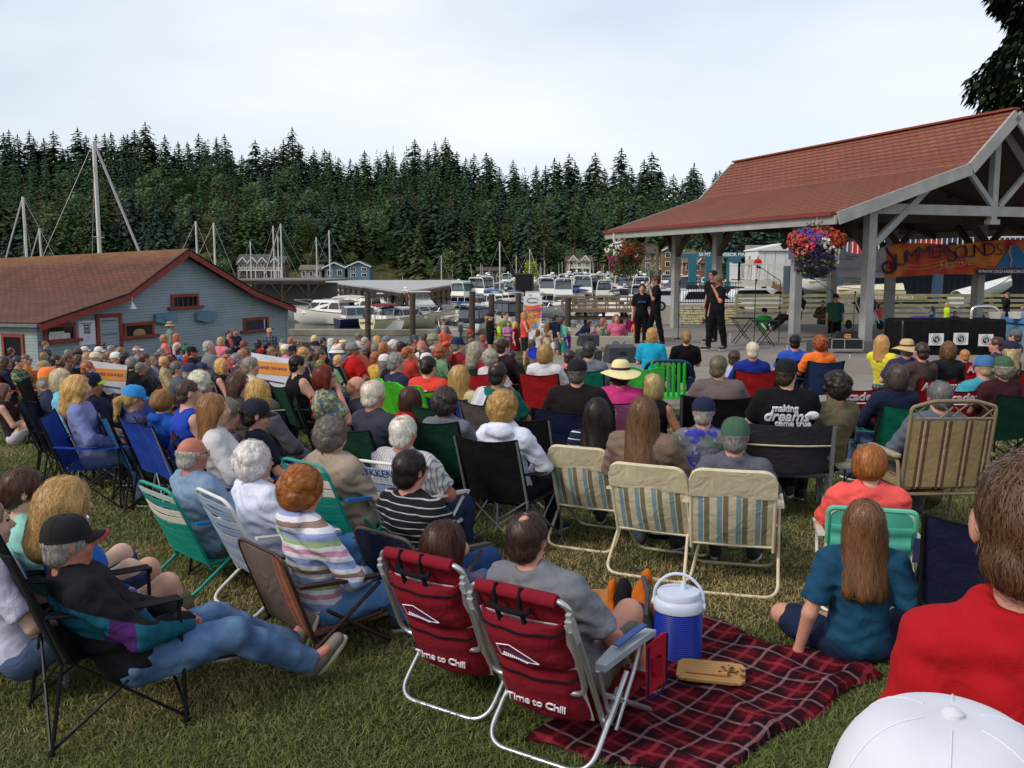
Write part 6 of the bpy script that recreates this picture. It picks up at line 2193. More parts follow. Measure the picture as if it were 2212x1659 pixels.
def boat_lift():
 y=88
 p=at(1504,554,y)
 root=empty('boat_lift',(p.x,y,-.8),0,'teal blue travelling boat lift frame with white lettering on its beam','boat lift')
 T=mat('teal_paint','2f6678',.5,var=.08)
 L_=at(1668,554,y).x-p.x
 z1=at(1504,545,y).z+.8;z0=at(1504,555,y).z+.8
 MB().box((L_*.4,0,(z0+z1)/2),(L_*.8,.5,z1-z0)).build('beam',T,root)
 MB().box((L_*.5,9,(z0+z1)/2),(L_,.5,z1-z0)).build('beam',T,root)
 for u,yy in((1532,0),(1579,0),(1640,9),(1535,9)):
  x=at(u,600,y).x-p.x
  MB().box((x,yy,z0/2),(.75,.6,z0)).build('leg',T,root)
  MB().tube([(x-.5,yy,.6),(x+.5,yy,.6)],.6,12).build('wheel',mat('tyre','1a1a1a',.8),root)
 MB().box((L_*.84,-.1,z1+.2),(L_*.36,1.2,.9)).build('machinery',mat('machine_grey','9a9c94',.7),root)
 Wm=mat('lettering_white','e0e4e4',.6,var=0)
 F_=lambda x,z:frame((x,-.26,z),(1,0,0),None,(0,0,1))
 zc=(z0+z1)/2
 text('50 MT',.42,F_(at(1521,550,y).x-p.x,zc),Wm,root,bold=.01)
 text('HARBOR MARINA',.44,F_(at(1590,550,y).x-p.x,zc),Wm,root,bold=.01)
boat_lift()
def car(u,v,y,c,label,L_=4.6,yaw=90,H_=1.65,suv=True):
 p=at(u,v,y)
 root=empty('parked_car',(p.x,y,-.9 if y<100 else p.z),R(yaw-90),label,'car','cars parked beyond the wall')
 B=mat('car_paint',c,.25,var=.02,coat=.5)
 prof=[(-L_/2,.35),(-L_/2+.02,.95),(-L_/2+.25,1.05),(-L_/2+.55,H_-.1),(-L_/2+1.0,H_),(L_/2-2.0,H_),(L_/2-1.25,1.08),(L_/2-.25,.92),(L_/2,.72),(L_/2,.35)]
 MB().prism(prof,-.86,.86,'y').build('body',B,root,bevel=.05)
 g1=[(-L_/2+.45,1.08),(-L_/2+.70,H_-.12),(L_/2-2.05,H_-.1),(L_/2-1.5,1.1)]
 for s in(1,-1):MB().prism(g1,s*.862,s*.875,'y').build('window',DGL,root)
 for s in(1,-1):
  for xx in(-L_/2+.85,L_/2-.9):
   w=MB().tube([(xx,s*.66,.34),(xx,s*.90,.34)],.34,16).build('wheel',mat('tyre','1a1a1a',.8),root)
   MB().tube([(xx,s*.88,.34),(xx,s*.915,.34)],.2,10).build('rim',ALU,w)
 MB().box((-L_/2-.01,-.6,.95),(.04,.3,.2)).build('taillight',mat('red_lens','a02020',.3),root)
 MB().box((-L_/2-.01,.6,.95),(.04,.3,.2)).build('taillight',mat('red_lens','a02020',.3),root)
 return root
car(1540,660,58,'d8dadc','white estate car parked behind the black picket fence',L_=4.75)
car(1465,660,66,'c8cacc','silver car at the left end of the parked row',L_=4.4,H_=1.5)
car(1640,655,62,'d4d6d8','white car nose first behind the singer in the brown cap',L_=4.5)
car(1722,655,64,'3a4048','dark car parked under the white stair',L_=4.5,H_=1.5)
car(1900,655,50,'8a94a0','grey car parked behind the timber fence under the building',L_=4.5,H_=1.5)
car(1990,660,51,'4c5c7c','blue car parked behind the fence right of the lettered sign',L_=4.4,H_=1.5)
def stored(u,v,y,L_,yaw,label,c='d6d0c0',flip=False,roll=0):
 p=at(u,v,y)
 o=empty('stored_boat',(p.x,y,p.z),0,label,'boat','boats stored ashore')
 o.rotation_euler=(R(roll),0,R(yaw));o.scale=(L_/10,)*3
 inst('hull',('hull','fly'),lambda:hull_mb(10,3.4,1.5).mesh('hull',smooth=True),[mat('gelcoat',c,.35,var=.05),TEAK,mat('stripe','6a6a6a',.5,var=0)],o)
 inst('cover',('cover',),lambda:MB().sheet(lambda a,b:((a-.5)*3.2*(1-max(0,b-.4)**2),-4.8+9*b,1.3+.9*math.sin(PI*a)*(1-b*.5)),6,8,.05).mesh('cover',smooth=True),[canvas(c)],o)
 return o
stored(1872,645,49,3.6,78,'cream covered cabin boat stored behind the fence left of the dark post','cfc6a8')
stored(2128,640,47,3.4,-75,'white hull stored on its side at the right end behind the fence','d8d8d2',roll=15)
stored(1800,625,56,3.6,80,'white runabout on a rack above the fence right of the stair','d8d8d2')
# ------------------------------------------------------------ banners
def big_banner():
 y=27.5
 a=at(1810,540,y);b=at(2290,560,y)
 root=empty('banner',(a.x,y,0),0,'long orange concert banner with purple lettering strung across the pavilion','banner')
 x0=0;xs_=at(1913,560,y).x-a.x;x1=b.x-a.x
 def topz(x):
  if x<xs_:t=x/xs_;return at(1810,536,y).z+(at(1913,530,y).z-at(1810,536,y).z)*t-.2*math.sin(PI*t)
  t=(x-xs_)/(at(2212,519,y).x-a.x-xs_);return at(1913,530,y).z+(at(2212,519,y).z-at(1913,530,y).z)*t+.04*math.sin(t*9)
 def botz(x):return at(1860,598,y).z+(at(2212,590,y).z-at(1913,597,y).z)*max(0,(x-xs_))/(x1-xs_)*1.3-.03*math.sin(x*1.5)
 wv=lambda x,z:.035*math.sin(x*2.3+z)+.02*math.sin(x*5+z*4)
 WB=mat('vinyl_white','a9a8ae',.6,var=.04,vs=2)
 OR_=mat('vinyl_orange','c8601c',.6,var=.05,vs=2,pat=('blotch',1.1,['b8301c','d8882c','a0281c'],.42,.6))
 MB().sheet(lambda p,q:(lambda x:(x,wv(x,q),botz(x)+(topz(x)-botz(x))*q))(x0+(xs_-x0)*p),14,6,.01,(0,1,0)).build('sponsor_panel',WB,root,smooth=True)
 MB().sheet(lambda p,q:(lambda x:(x,wv(x,q),botz(x)+(topz(x)-botz(x))*q))(xs_+(x1-xs_)*p),40,6,.01,(0,1,0)).build('orange_panel',OR_,root,smooth=True)
 PU=mat('print_purple','2c2650',.6,var=0);LT=mat('print_light','d8a478',.6,var=0);BLU=mat('print_blue','1d6aa0',.6,var=0);NV=mat('print_navy','1c2250',.6,var=0)
 F_=lambda u,v,tl=0:(lambda p:frame((p.x-a.x,-.10,p.z),(1,0,tl),None,(-tl,0,1)))(at(u,v,y))
 pts=[at(1913,534,y),at(1916,545,y),at(1928,556,y),at(1934,568,y),at(1933,582,y),at(1920,590,y),at(1908,587,y),at(1903,577,y),at(1908,568,y),at(1919,565,y),at(1927,572,y),at(1923,581,y)]
 MB().tube([Vector((p.x-a.x,-.085,p.z))for p in fillet(pts,.15,3)],.035,6).build('clef',PU,root)
 for ch,u,v,sz in(('U',1943,562,.55),('M',1967,554,.55),('M',1994,547,.55),('E',2017,546,.5),('R',2034,544,.5),('S',2053,547,.8),('O',2073,546,.55),('U',2092,544,.55),('N',2112,542,.55),('D',2134,540,.55),('S',2155,540,.5)):
  text(ch,sz,F_(u,v,.10),PU,root,ext=.004,bold=-.006)
 text('Skansie',.34,F_(2059,570,.15),LT,root,ext=.004,shear=.4,bold=-.006)
 for k in range(4):
  P_=[at(1936+t*21,566+k*4.0+7*math.sin(t*.75)-t*1.1*(k%2),y)for t in range(11)]
  MB().tube([Vector((p.x-a.x,-.070,p.z))for p in P_],.006,4).build('staff_line',LT,root)
 tri=[at(u,v,y)for u,v in((2149,578),(2163,556),(2181,531),(2195,530),(2214,556),(2214,578))]
 MB().prism([(p.x-a.x,p.z)for p in tri],-.085,-.07,'y').build('sail_print',BLU,root)
 MB().tube([Vector((p.x-a.x,-.095,p.z))for p in[at(u,v,y)for u,v in((2180,530),(2177,545),(2182,560),(2179,577))]],.022,5).build('sail_print_line',LT,root)
 p=at(2107,586.5,y)
 MB().box((p.x-a.x+1.4,-.09,p.z),(2.8,.02,.17)).build('address_strip',NV,root)
 text('WWW.GIGHARBORGUIDE.COM',.135,F_(2182,586.5,.0),mat('print_white','d8dae4',.6,var=0),root,ext=.008,bold=.002)
 GR=mat('print_grey','4a4a58',.6,var=0);GL=mat('print_palegrey','8a8a96',.6,var=0)
 text('Franciscan',.085,F_(1838,554),GR,root);text('Health',.085,F_(1831,560),GR,root)
 text('HARBOR HILL',.10,F_(1834,581),GL,root);text('enics',.09,F_(1891,585),GR,root)
 MB().tube([Vector((p.x-a.x,-.09,p.z))for p in(at(1884,560,y),at(1896,556,y),at(1898,550,y),at(1886,554,y))],.008,4,closed=True).build('swoosh',GL,root)
big_banner()
def flag_banner():
 y=27.5
 p=at(1152,731,y)
 root=empty('upright_banner',(p.x,y,gh(p.x,y)),0,'tall upright white and orange concert banner beside the singing children','banner')
 z=lambda v:at(1152,v,y).z-gh(p.x,y);X=lambda u:at(u,700,y).x-p.x
 WB=mat('vinyl_white2','dcdce0',.6,var=.02)
 MB().prism([(X(1130),z(731)),(X(1168),z(731)),(X(1171),z(640)),(X(1131),z(640))],0,.012,'y').build('cloth',WB,root)
 MB().prism([(X(1139),z(712)),(X(1162),z(712)),(X(1170.5),z(657)),(X(1160),z(658.5)),(X(1150),z(661)),(X(1140),z(660)),(X(1131),z(657.5))],-.006,-.001,'y').build('orange_print',mat('orange_print','e0903c',.6,var=.05,vs=3,pat=('blotch',2.5,['e8a850','d8604c'],.4,.6)),root)
 PU=mat('print_purple2','7a4a7c',.6,var=0)
 F_=lambda u,v,tl=.15:frame((X(u),-.012,z(v)),(1,0,tl),None,(-tl,0,1))
 text('SUMMER',.155,F_(1152,672),PU,root,ext=.003);text('SOUNDS',.155,F_(1154,684),PU,root,ext=.003)
 MB().prism([(X(1147),z(708)),(X(1162),z(708)),(X(1157),z(692))],-.014,-.008,'y').build('sail_print',mat('print_cyan','3aa0d0',.6,var=0),root)
 MB().tube([(X(1150)+.16*math.cos(t),-.005,z(649)+.07*math.sin(t))for t in[i*.45 for i in range(13)]],.01,4).build('swoosh',mat('print_grey','4a4a58',.6,var=0),root)
 text('GIG HARBOR',.05,F_(1150,653.5,0),mat('print_grey','4a4a58',.6,var=0),root,ext=.002)
 MB().box((0,.06,z(735)),(.95,.3,.08)).tube([(0,.03,z(735)),(0,.03,z(641))],.015,6).build('stand',ALU,root)
flag_banner()
# ------------------------------------------------------------ hanging baskets of flowers
def flower_mesh():
 V,F=[],[]
 for k in range(5):
  a=k*2*PI/5
  V+=[(0,0,0),(.75*math.cos(a-.55),.75*math.sin(a-.55),.22),(math.cos(a)*1.05,math.sin(a)*1.05,.30),(.75*math.cos(a+.55),.75*math.sin(a+.55),.22)]
  F.append((4*k,4*k+1,4*k+2,4*k+3))
 return V,F
def basket(u,v,y,rad,label,pal,hook,seed,n=900):
 p=at(u,v,y)
 root=empty('hanging_basket',p,0,label,'flower basket','hanging flower baskets')
 MB().lathe([(.02,-.34),(.16,-.30),(.26,-.12),(.30,.04),(.28,.05),(.05,.0)],16).build('pot',mat('moss','3c3a22',.95,bump=.5),root)
 hk=hook-p.z
 MB().tube([(.28,0,.04),(0,0,hk*.75)],.006,4).tube([(-.14,.24,.04),(0,0,hk*.75)],.006,4).tube([(-.14,-.24,.04),(0,0,hk*.75)],.006,4).tube([(0,0,hk*.74),(0,0,hk)],.008,4).build('chain',ALU,root)
 q=random.Random(seed)
 fv,ff=flower_mesh()
 groups={}
 V,F=[],[]
 for i in range(n):
  a,b=q.uniform(0,2*PI),math.asin(q.uniform(-.95,.98))
  r=rad*q.uniform(.86,1.06)*(1+.10*math.sin(3*a+seed)+.12*math.sin(5*b))
  c=Vector((math.cos(a)*math.cos(b),math.sin(a)*math.cos(b),math.sin(b)*(.98 if b>0 else 1.15)))
  pos=c*r
  ci=None
  best=9
  for(cx,cz,k,w)in pal:
   d=math.hypot(c.x-cx,c.z-cz)/w+q.uniform(0,.55)
   if d<best:best,ci=d,k
  M=Vector((c.x,c.y,c.z)).to_track_quat('Z','Y').to_matrix()@Euler((q.uniform(-.5,.5),q.uniform(-.5,.5),q.uniform(0,6))).to_matrix()
  s=.036*q.uniform(.7,1.25)
  g_=groups.setdefault(ci,([],[]))
  b0=len(g_[0]);g_[0].extend([M@(Vector(x)*s)+pos for x in fv]);g_[1].extend([tuple(b0+j for j in f)for f in ff])
  for _ in range(3):
   lp=pos*q.uniform(.78,.98)+Vector((q.gauss(0,.03),q.gauss(0,.03),q.gauss(0,.03)))
   la=Vector((q.gauss(0,1),q.gauss(0,1),q.gauss(0,1))).normalized()*.045;lb=la.orthogonal().normalized()*.02
   b1=len(V);V+=[lp-la,lp+lb,lp+la,lp-lb];F.append((b1,b1+1,b1+2,b1+3))
 o=bpy.data.objects.new('leaves',newmesh('leaves',V,F,[foliage('5a7038')]));link(o,root)
 for c,(gv,gf_)in groups.items():
  o=bpy.data.objects.new('blossoms',newmesh('blossoms',gv,gf_,[mat('petal',c,.7,var=.15,vs=20)]));link(o,root);tag(o,kind='stuff')
hookz=at(1768,470,22.2).z
basket(1763,533,22.0,.56,'large hanging basket of red, white and purple flowers on the stage front',[(-.1,-.75,'3a1a6a',.8),(.35,-.1,'e8e4dc',.30),(-.75,.0,'c83448',.45),(.6,.35,'c42c2c',.5),(-.35,.45,'6a3a98',.35),(.05,.15,'e6e2da',.22),(-.8,-.1,'e08a90',.3),(.85,-.35,'e8e4dc',.35),(.1,.8,'b83a5c',.4)],hookz,4,1500)
basket(1349,553,31.5,.60,'smaller hanging basket of magenta and white flowers at the far left corner of the roof',[(-.5,.8,'e0dcd4',.35),(-.6,.4,'e0dcd4',.3),(.1,-.6,'4a1a3a',.7),(-.7,-.5,'b0306a',.5),(.2,.4,'a02030',.6),(.7,-.2,'b02840',.5),(.1,-.1,'d8b030',.14),(.4,.9,'c84a30',.4)],at(1349,497,31.5).z,9,900)
# ------------------------------------------------------------ stage gear
BP=mat('black_plastic','1a1c1e',.6,bump=.2,bs=120)
def speaker_pole():
 y=30.0
 p=at(1133,700,y)
 root=empty('speaker_stand',(p.x,y,gh(p.x,y)),0,'black speaker pole beside the upright banner','stand')
 zt=at(1133,628,y).z-gh(p.x,y)
 MB().tube([(0,0,.5),(0,0,zt)],.022,8).build('pole',BP,root)
 for k in range(3):
  a=k*2.09
  MB().tube([(0,0,.95),(.5*math.cos(a),.5*math.sin(a),.02)],.014,6).build('leg',BP,root)
 o=empty('loudspeaker',(p.x,y,zt+gh(p.x,y)),R(-12),'black loudspeaker raised on a pole above the children','speaker')
 MB().prism([(-.27,.0),(.27,0),(.27,.55),(-.27,.55)],-.2,.18,'y').build('cabinet',BP,o,bevel=.03)
 MB().box((0,-.212,.27),(.44,.02,.48)).build('grille',mat('grille','101112',.8,bump=.4,bs=200),o)
speaker_pole()
def monitor(u,v,y,yaw,label,s=1.0):
 p=at(u,v,y)
 root=empty('floor_monitor',(p.x,y,p.z),R(yaw),label,'speaker','floor monitor speakers',s)
 inst('cabinet',('mon',),lambda:MB().prism([(-.24,0),(.22,0),(.26,.10),(.02,.44),(-.24,.38)],-.34,.34,'x').mesh('cabinet',bevel=.02),[mat('speaker_grey','3a3d40',.6,bump=.2,bs=90)],root)
 inst('grille',('mong',),lambda:MB().bar((0,.255,.13),(0,.04,.425),.60,.02).mesh('grille'),[BP],root)
 inst('handle',('monh',),lambda:MB().box((0,-.245,.24),(.16,.02,.07)).mesh('handle'),[BP],root)
 inst('socket_panel',('mons',),lambda:MB().box((0,-.245,.10),(.25,.015,.10)).mesh('socket_panel'),[mat('panel','55585c',.5)],root)
monitor(1268,787,20.5,25,'grey floor monitor speaker behind the man with short dark hair',.80)
monitor(1338,783,19.6,12,'grey floor monitor wedge lying on the plaza in front of the singers',.88)
monitor(1270,747,23.5,15,'rear floor monitor beside the low step',.72)
monitor(1765,762,21.0,-25,'black floor monitor at the foot of the front post',.65)
def micstand(u,v,y,h,label,boom=False):
 p=at(u,v,y)
 root=empty('microphone_stand',(p.x,y,p.z),0,label,'microphone stand','microphone stands')
 inst('base',('msb',),lambda:MB().lathe([(.15,0),(.15,.015),(.03,.03),(.02,.05)],16).mesh('base'),[BP],root)
 MB().tube([(0,0,.02),(0,0,h)],.011,6).build('pole',BP,root)
 m=MB()
 if boom:m.tube([(0,0,h),(-.55,-.1,h+.35)],.009,6).tube([(-.55,-.1,h+.35),(-.68,-.12,h+.38)],[.018,.028],8)
 else:m.tube([(0,0,h),(0,-.03,h+.06)],.018,8).ball((0,-.04,h+.10),.032,8,6)
 m.build('microphone',BP,root)
micstand(1465,732,26,1.48,'microphone stand on the left between the two pairs of singers')
micstand(1628,754,23.5,1.62,'microphone stand just right of the singer in the brown cap')
micstand(1682,742,25,1.65,'microphone stand behind the folding tables',True)
micstand(1843,718,28,1.1,'short microphone stand beside the black cloth table')
micstand(1796,735,25.5,1.3,'boom microphone stand beside the drummer in green',True)
def fold_table(u,v,y,label):
 p=at(u,v,y)
 root=empty('folding_table',(p.x,y,p.z),0,label,'table','small folding tables')
 inst('top',('ftt',),lambda:MB().box((0,0,.70),(.62,.42,.03)).mesh('top'),[BP],root)
 for s in(1,-1):
  inst('leg',('ftl',s),lambda:MB().tube([(-.26,s*.18,0),(.26,s*.18,.68)],.012,6).tube([(.26,s*.16,0),(-.26,s*.16,.68)],.012,6).mesh('leg'),[BP],root)
 bt=MB().lathe([(.03,.715),(.03,.86),(.012,.92),(.012,.94)],10,(.1,.05,0)).lathe([(.03,.715),(.03,.86),(.012,.92),(.012,.94)],10,(-.15,-.05,0))
 return root
fold_table(1603,745,24.5,'left small black folding table between the singers and the band')
fold_table(1652,752,24.0,'right small black folding table with crossed legs')
for i,(u,v,y,lb)in enumerate(((1700,768,22.3,'clear water bottle on the stage edge by the dark haired woman'),(1835,790,20.5,'clear bottle on the plaza near the orange chair'),(1614,752,24,'clear bottle standing under the left folding table'),(1577,740,25,'clear bottle standing left of the folding tables'))):
 p=at(u,v,y)
 o=empty('bottle',(p.x,y,p.z),0,lb,'bottle')
 MB().lathe([(.033,0),(.033,.15),(.014,.20),(.014,.22)],12).build('bottle_body',mat('clear_plastic','c8d0d0',.1,trans=.6),o)
 MB().lathe([(.016,.22),(.016,.24)],10).build('cap',WHT,o)
def road_case():
 p=at(1826,755,21.8)
 root=empty('road_case',(p.x,21.8,p.z),R(-4),'black road case with metal edges at the foot of the front post','case',sc=.62)
 MB().box((0,0,.22),(1.15,.5,.38)).build('case_body',BP,root)
 e=MB()
 for z in(.03,.41):
  for y_ in(-.25,.25):e.bar((-.58,y_,z),(.58,y_,z),.03)
 for x in(-.57,-.1,.57):
  for y_ in(-.25,.25):e.bar((x,y_,.03),(x,y_,.41),.03)
 e.build('edging',ALU,root)
 MB().prism([(-.45,.42),(.45,.42),(.30,.68),(-.30,.68)],-.18,.2,'y').build('amplifier',BP,root)
 m=mat('orange_print','e0903c',.6)
 MB().box((.0,-.19,.52),(.26,.01,.04)).box((.02,-.19,.58),(.22,.01,.03)).box((.03,-.19,.47),(.24,.01,.03)).build('label',m,root)
road_case()
def cloth_table():
 y0=21.3
 a,b=at(1947,770,y0),at(2172,770,y0)
 zt=at(2060,693,y0).z
 root=empty('table',(a.x,y0,0),R(2),'long table under a black cloth with three round emblem papers','table')
 w=b.x-a.x
 C_=cloth('121214',var=.2)
 zb=-.12
 def fr(p,q):return(w*p,-.03-.03*math.sin(p*60)*(1-q)-.05*(1-q),zb+(zt-zb)*q)
 t=MB().sheet(lambda p,q:(w*p,.85*q,zt),4,2,.03)
 t.build('table_top',C_,root)
 MB().sheet(fr,110,4,.01,(0,1,0)).sheet(lambda p,q:(-.03-.02*math.sin(p*20),.85*p,zb+(zt-zb)*q),20,3,.01,(1,0,0)).build('table_cloth',C_,root,smooth=True)
 PW=mat('paper','d2d2d0',.7,var=.02);K=mat('ink','202022',.7,var=0);GK=mat('ink_grey2','6a6a6a',.7,var=0)
 for u,v in((2022,733),(2076,732),(2131,735)):
  p=at(u,v,y0-.1)-Vector((a.x,y0,0))
  s=empty('emblem_sheet',(p.x,-.13,p.z),0)
  s.parent=root
  MB().box((0,0,0),(.34,.008,.27)).build('paper',PW,s)
  MB().tube([(.105*math.cos(t),-.006,.105*math.sin(t))for t in[i*PI/12 for i in range(24)]],.006,4,closed=True).build('ring',GK,s)
  MB().lathe([(.078,0),(.078,.003)],24).build('disc',K,s).matrix_local=Matrix.Translation((0,-.005,0))@Matrix.Rotation(R(90),4,'X')
  text('C',.10,frame((-.022,-.010,.022),(1,0,0),None,(0,0,1)),PW,s,ext=.001);text('V',.09,frame((.022,-.010,.0),(1,0,0),None,(0,0,1)),PW,s,ext=.001);text('B',.07,frame((.02,-.010,-.035),(1,0,0),None,(0,0,1)),PW,s,ext=.001)
 for k,(x,c,lb)in enumerate(((.5,'3a2470','purple cloth bundle on the black cloth table'),(2.3,'a8a8a4','clear plastic bin, left one on the black cloth table'),(2.75,'b8b8b4','clear plastic bin, right one on the black cloth table'))):
  if k==0:o=MB().ball((x+a.x,y0+.3,zt+.05),(.25,.12,.04),12,6).build('cloth_bundle',cloth(c));tag(o,lb,'cloth')
  else:o=MB().lathe([(.16,0),(.2,.15)],4,(x+a.x,y0+.35,zt+.035),True,False).build('plastic_bin',mat('bin',c,.3));tag(o,lb,'bin')
cloth_table()
def tub():
 p=at(2235,745,22)
 root=empty('blue_tub',(p.x,22,-.1),0,'large pale blue plastic tub at the right edge beside the black cloth table','tub')
 z=at(2235,692,22).z+.1
 MB().lathe([(.62,0),(.80,z-.08)],4,(0,0,0),True,False).build('tub_body',mat('blue_plastic','6c9cc8',.5),root,bevel=.0).rotation_euler=(0,0,PI/4)
 MB().box((0,0,z),(1.25,1.25,.10)).build('lid',mat('blue_plastic2','4a84b8',.5),root)
 q_=at(2155,740,21.6)
 o=MB().tube(fillet([(0,0,-.1),(0,0,at(2155,661,21.6).z),(-.62,0.05,at(2155,663,21.6).z),(-.62,.05,at(2110,690,21.6).z)],.28,8),.035,10).build('steel_hoop',ALU,loc=(q_.x,21.6,0));tag(o,'bent shiny steel pipe handrail beside the pale blue tub','handrail')
tub()
def stroller():
 p=at(1868,712,27.5)
 root=empty('stroller',(p.x,27.5,p.z),R(20),'black and white baby stroller between the two front posts','stroller')
 MB().ball((0,0,.72),(.27,.33,.30),14,8).build('hood',BP,root,smooth=True)
 MB().tube(fillet([(-.26,-.3,.2),(-.26,.2,.95),(.26,.2,.95),(.26,-.3,.2)],.1,4),.018,6).build('frame',WHT,root)
 for s in(1,-1):
  for y_ in(-.3,.35):MB().tube([(s*.28,y_,.14),(s*.31,y_,.14)],.14,14).build('wheel',mat('tyre','1a1a1a',.8),root)
stroller()
# ------------------------------------------------------------ people and their chairs
REG={'4':(0,677.7,4.08),'5':(474.4,677.7,4.08),'6':(948.8,677.7,4.08),'7':(1423.1,677.7,4.08),'8':(1762,677.7,4.08),'a':(0,691.2,6.528),'b':(338.8,691.2,6.528),'c':(677.7,691.2,6.528),'n':(0,948.8,2.3355),'m':(677.7,948.8,2.3355),'o':(1423.1,948.8,2.3364),'k':(962.3,664.1,6.044),'t':(914.9,474.4,4.08),'p':(1321.5,515.0,4.352),'r':(1762,515,4.916)}
PT={'plaidg':cloth('5c6a4a',('plaid',.09,'2c3a28','c8c8a8')),'plaidb':cloth('5a6a78',('plaid',.10,'20282e','b8c0c4')),'pastel':cloth('8fa0cf',('stripes','Z',.27,[(0,'8fa0cf'),(.14,'d8d4dc'),(.24,'c890a8'),(.34,'e4e0e0'),(.44,'9ab080'),(.56,'8fa0cf'),(.70,'d8d8dc'),(.80,'8a7468'),(.90,'dcd8dc')],.05)),'navystripe':cloth('1c2238',('stripes','Z',.052,[(0,'1c2238'),(.86,'c8ccd8')])),'blackstripe':cloth('1c1c20',('stripes','Z',.042,[(0,'1c1c20'),(.84,'a8a8a8')],.01)),'pin':cloth('c8c4c4',('stripes','X',.022,[(0,'c8c4c4'),(.7,'8a8890')])),'greyband':cloth('5c5862',('stripes','Z',.05,[(0,'4c4854'),(.5,'7a7680'),(.75,'3c3842')],.02)),'hawaii':cloth('6c6c78',('blotch',9,['3c3c9c','58685c','8a8494'],.52,.56)),'floral':cloth('7c7c58',('blotch',16,['a8a88c','4a6880','5a5a38'],.48,.54)),'camo':cloth('4c4434',('blotch',12,['2c241c','6a5c44'],.48,.52)),'purple_pat':cloth('4a3c80',('blotch',12,['b04a3c','2a6a9c'],.5,.56)),'bluejkt':cloth('3c4670',('blotch',40,['2c3458'],.45,.6)),'whitebelt':cloth('d0ccc4'),'floral2':cloth('c8bca0',('blotch',22,['5a6a4a','a06a5a'],.52,.56)),}
CN={'141416':'black','143c2c':'dark green','a01c20':'red','1c3c94':'blue','1c2240':'navy','5cb028':'lime green','c4603c':'orange','4c5a48':'olive','2a3c64':'denim blue','d87aa8':'pink','3a3638':'charcoal','0c6c54':'bright green','2c5c8c':'mid blue','5c5450':'grey brown','c8c0b0':'beige'}
FEMH={'bob','long','xlong','pony','bun','curly','perm','wavy','bowl'}
BR,DK,BL,GY,WH,LB,RD,BK_='4a3224','241c18','b08c54','6a625a','c4beb4','7a5a3c','7c3c20','141214'
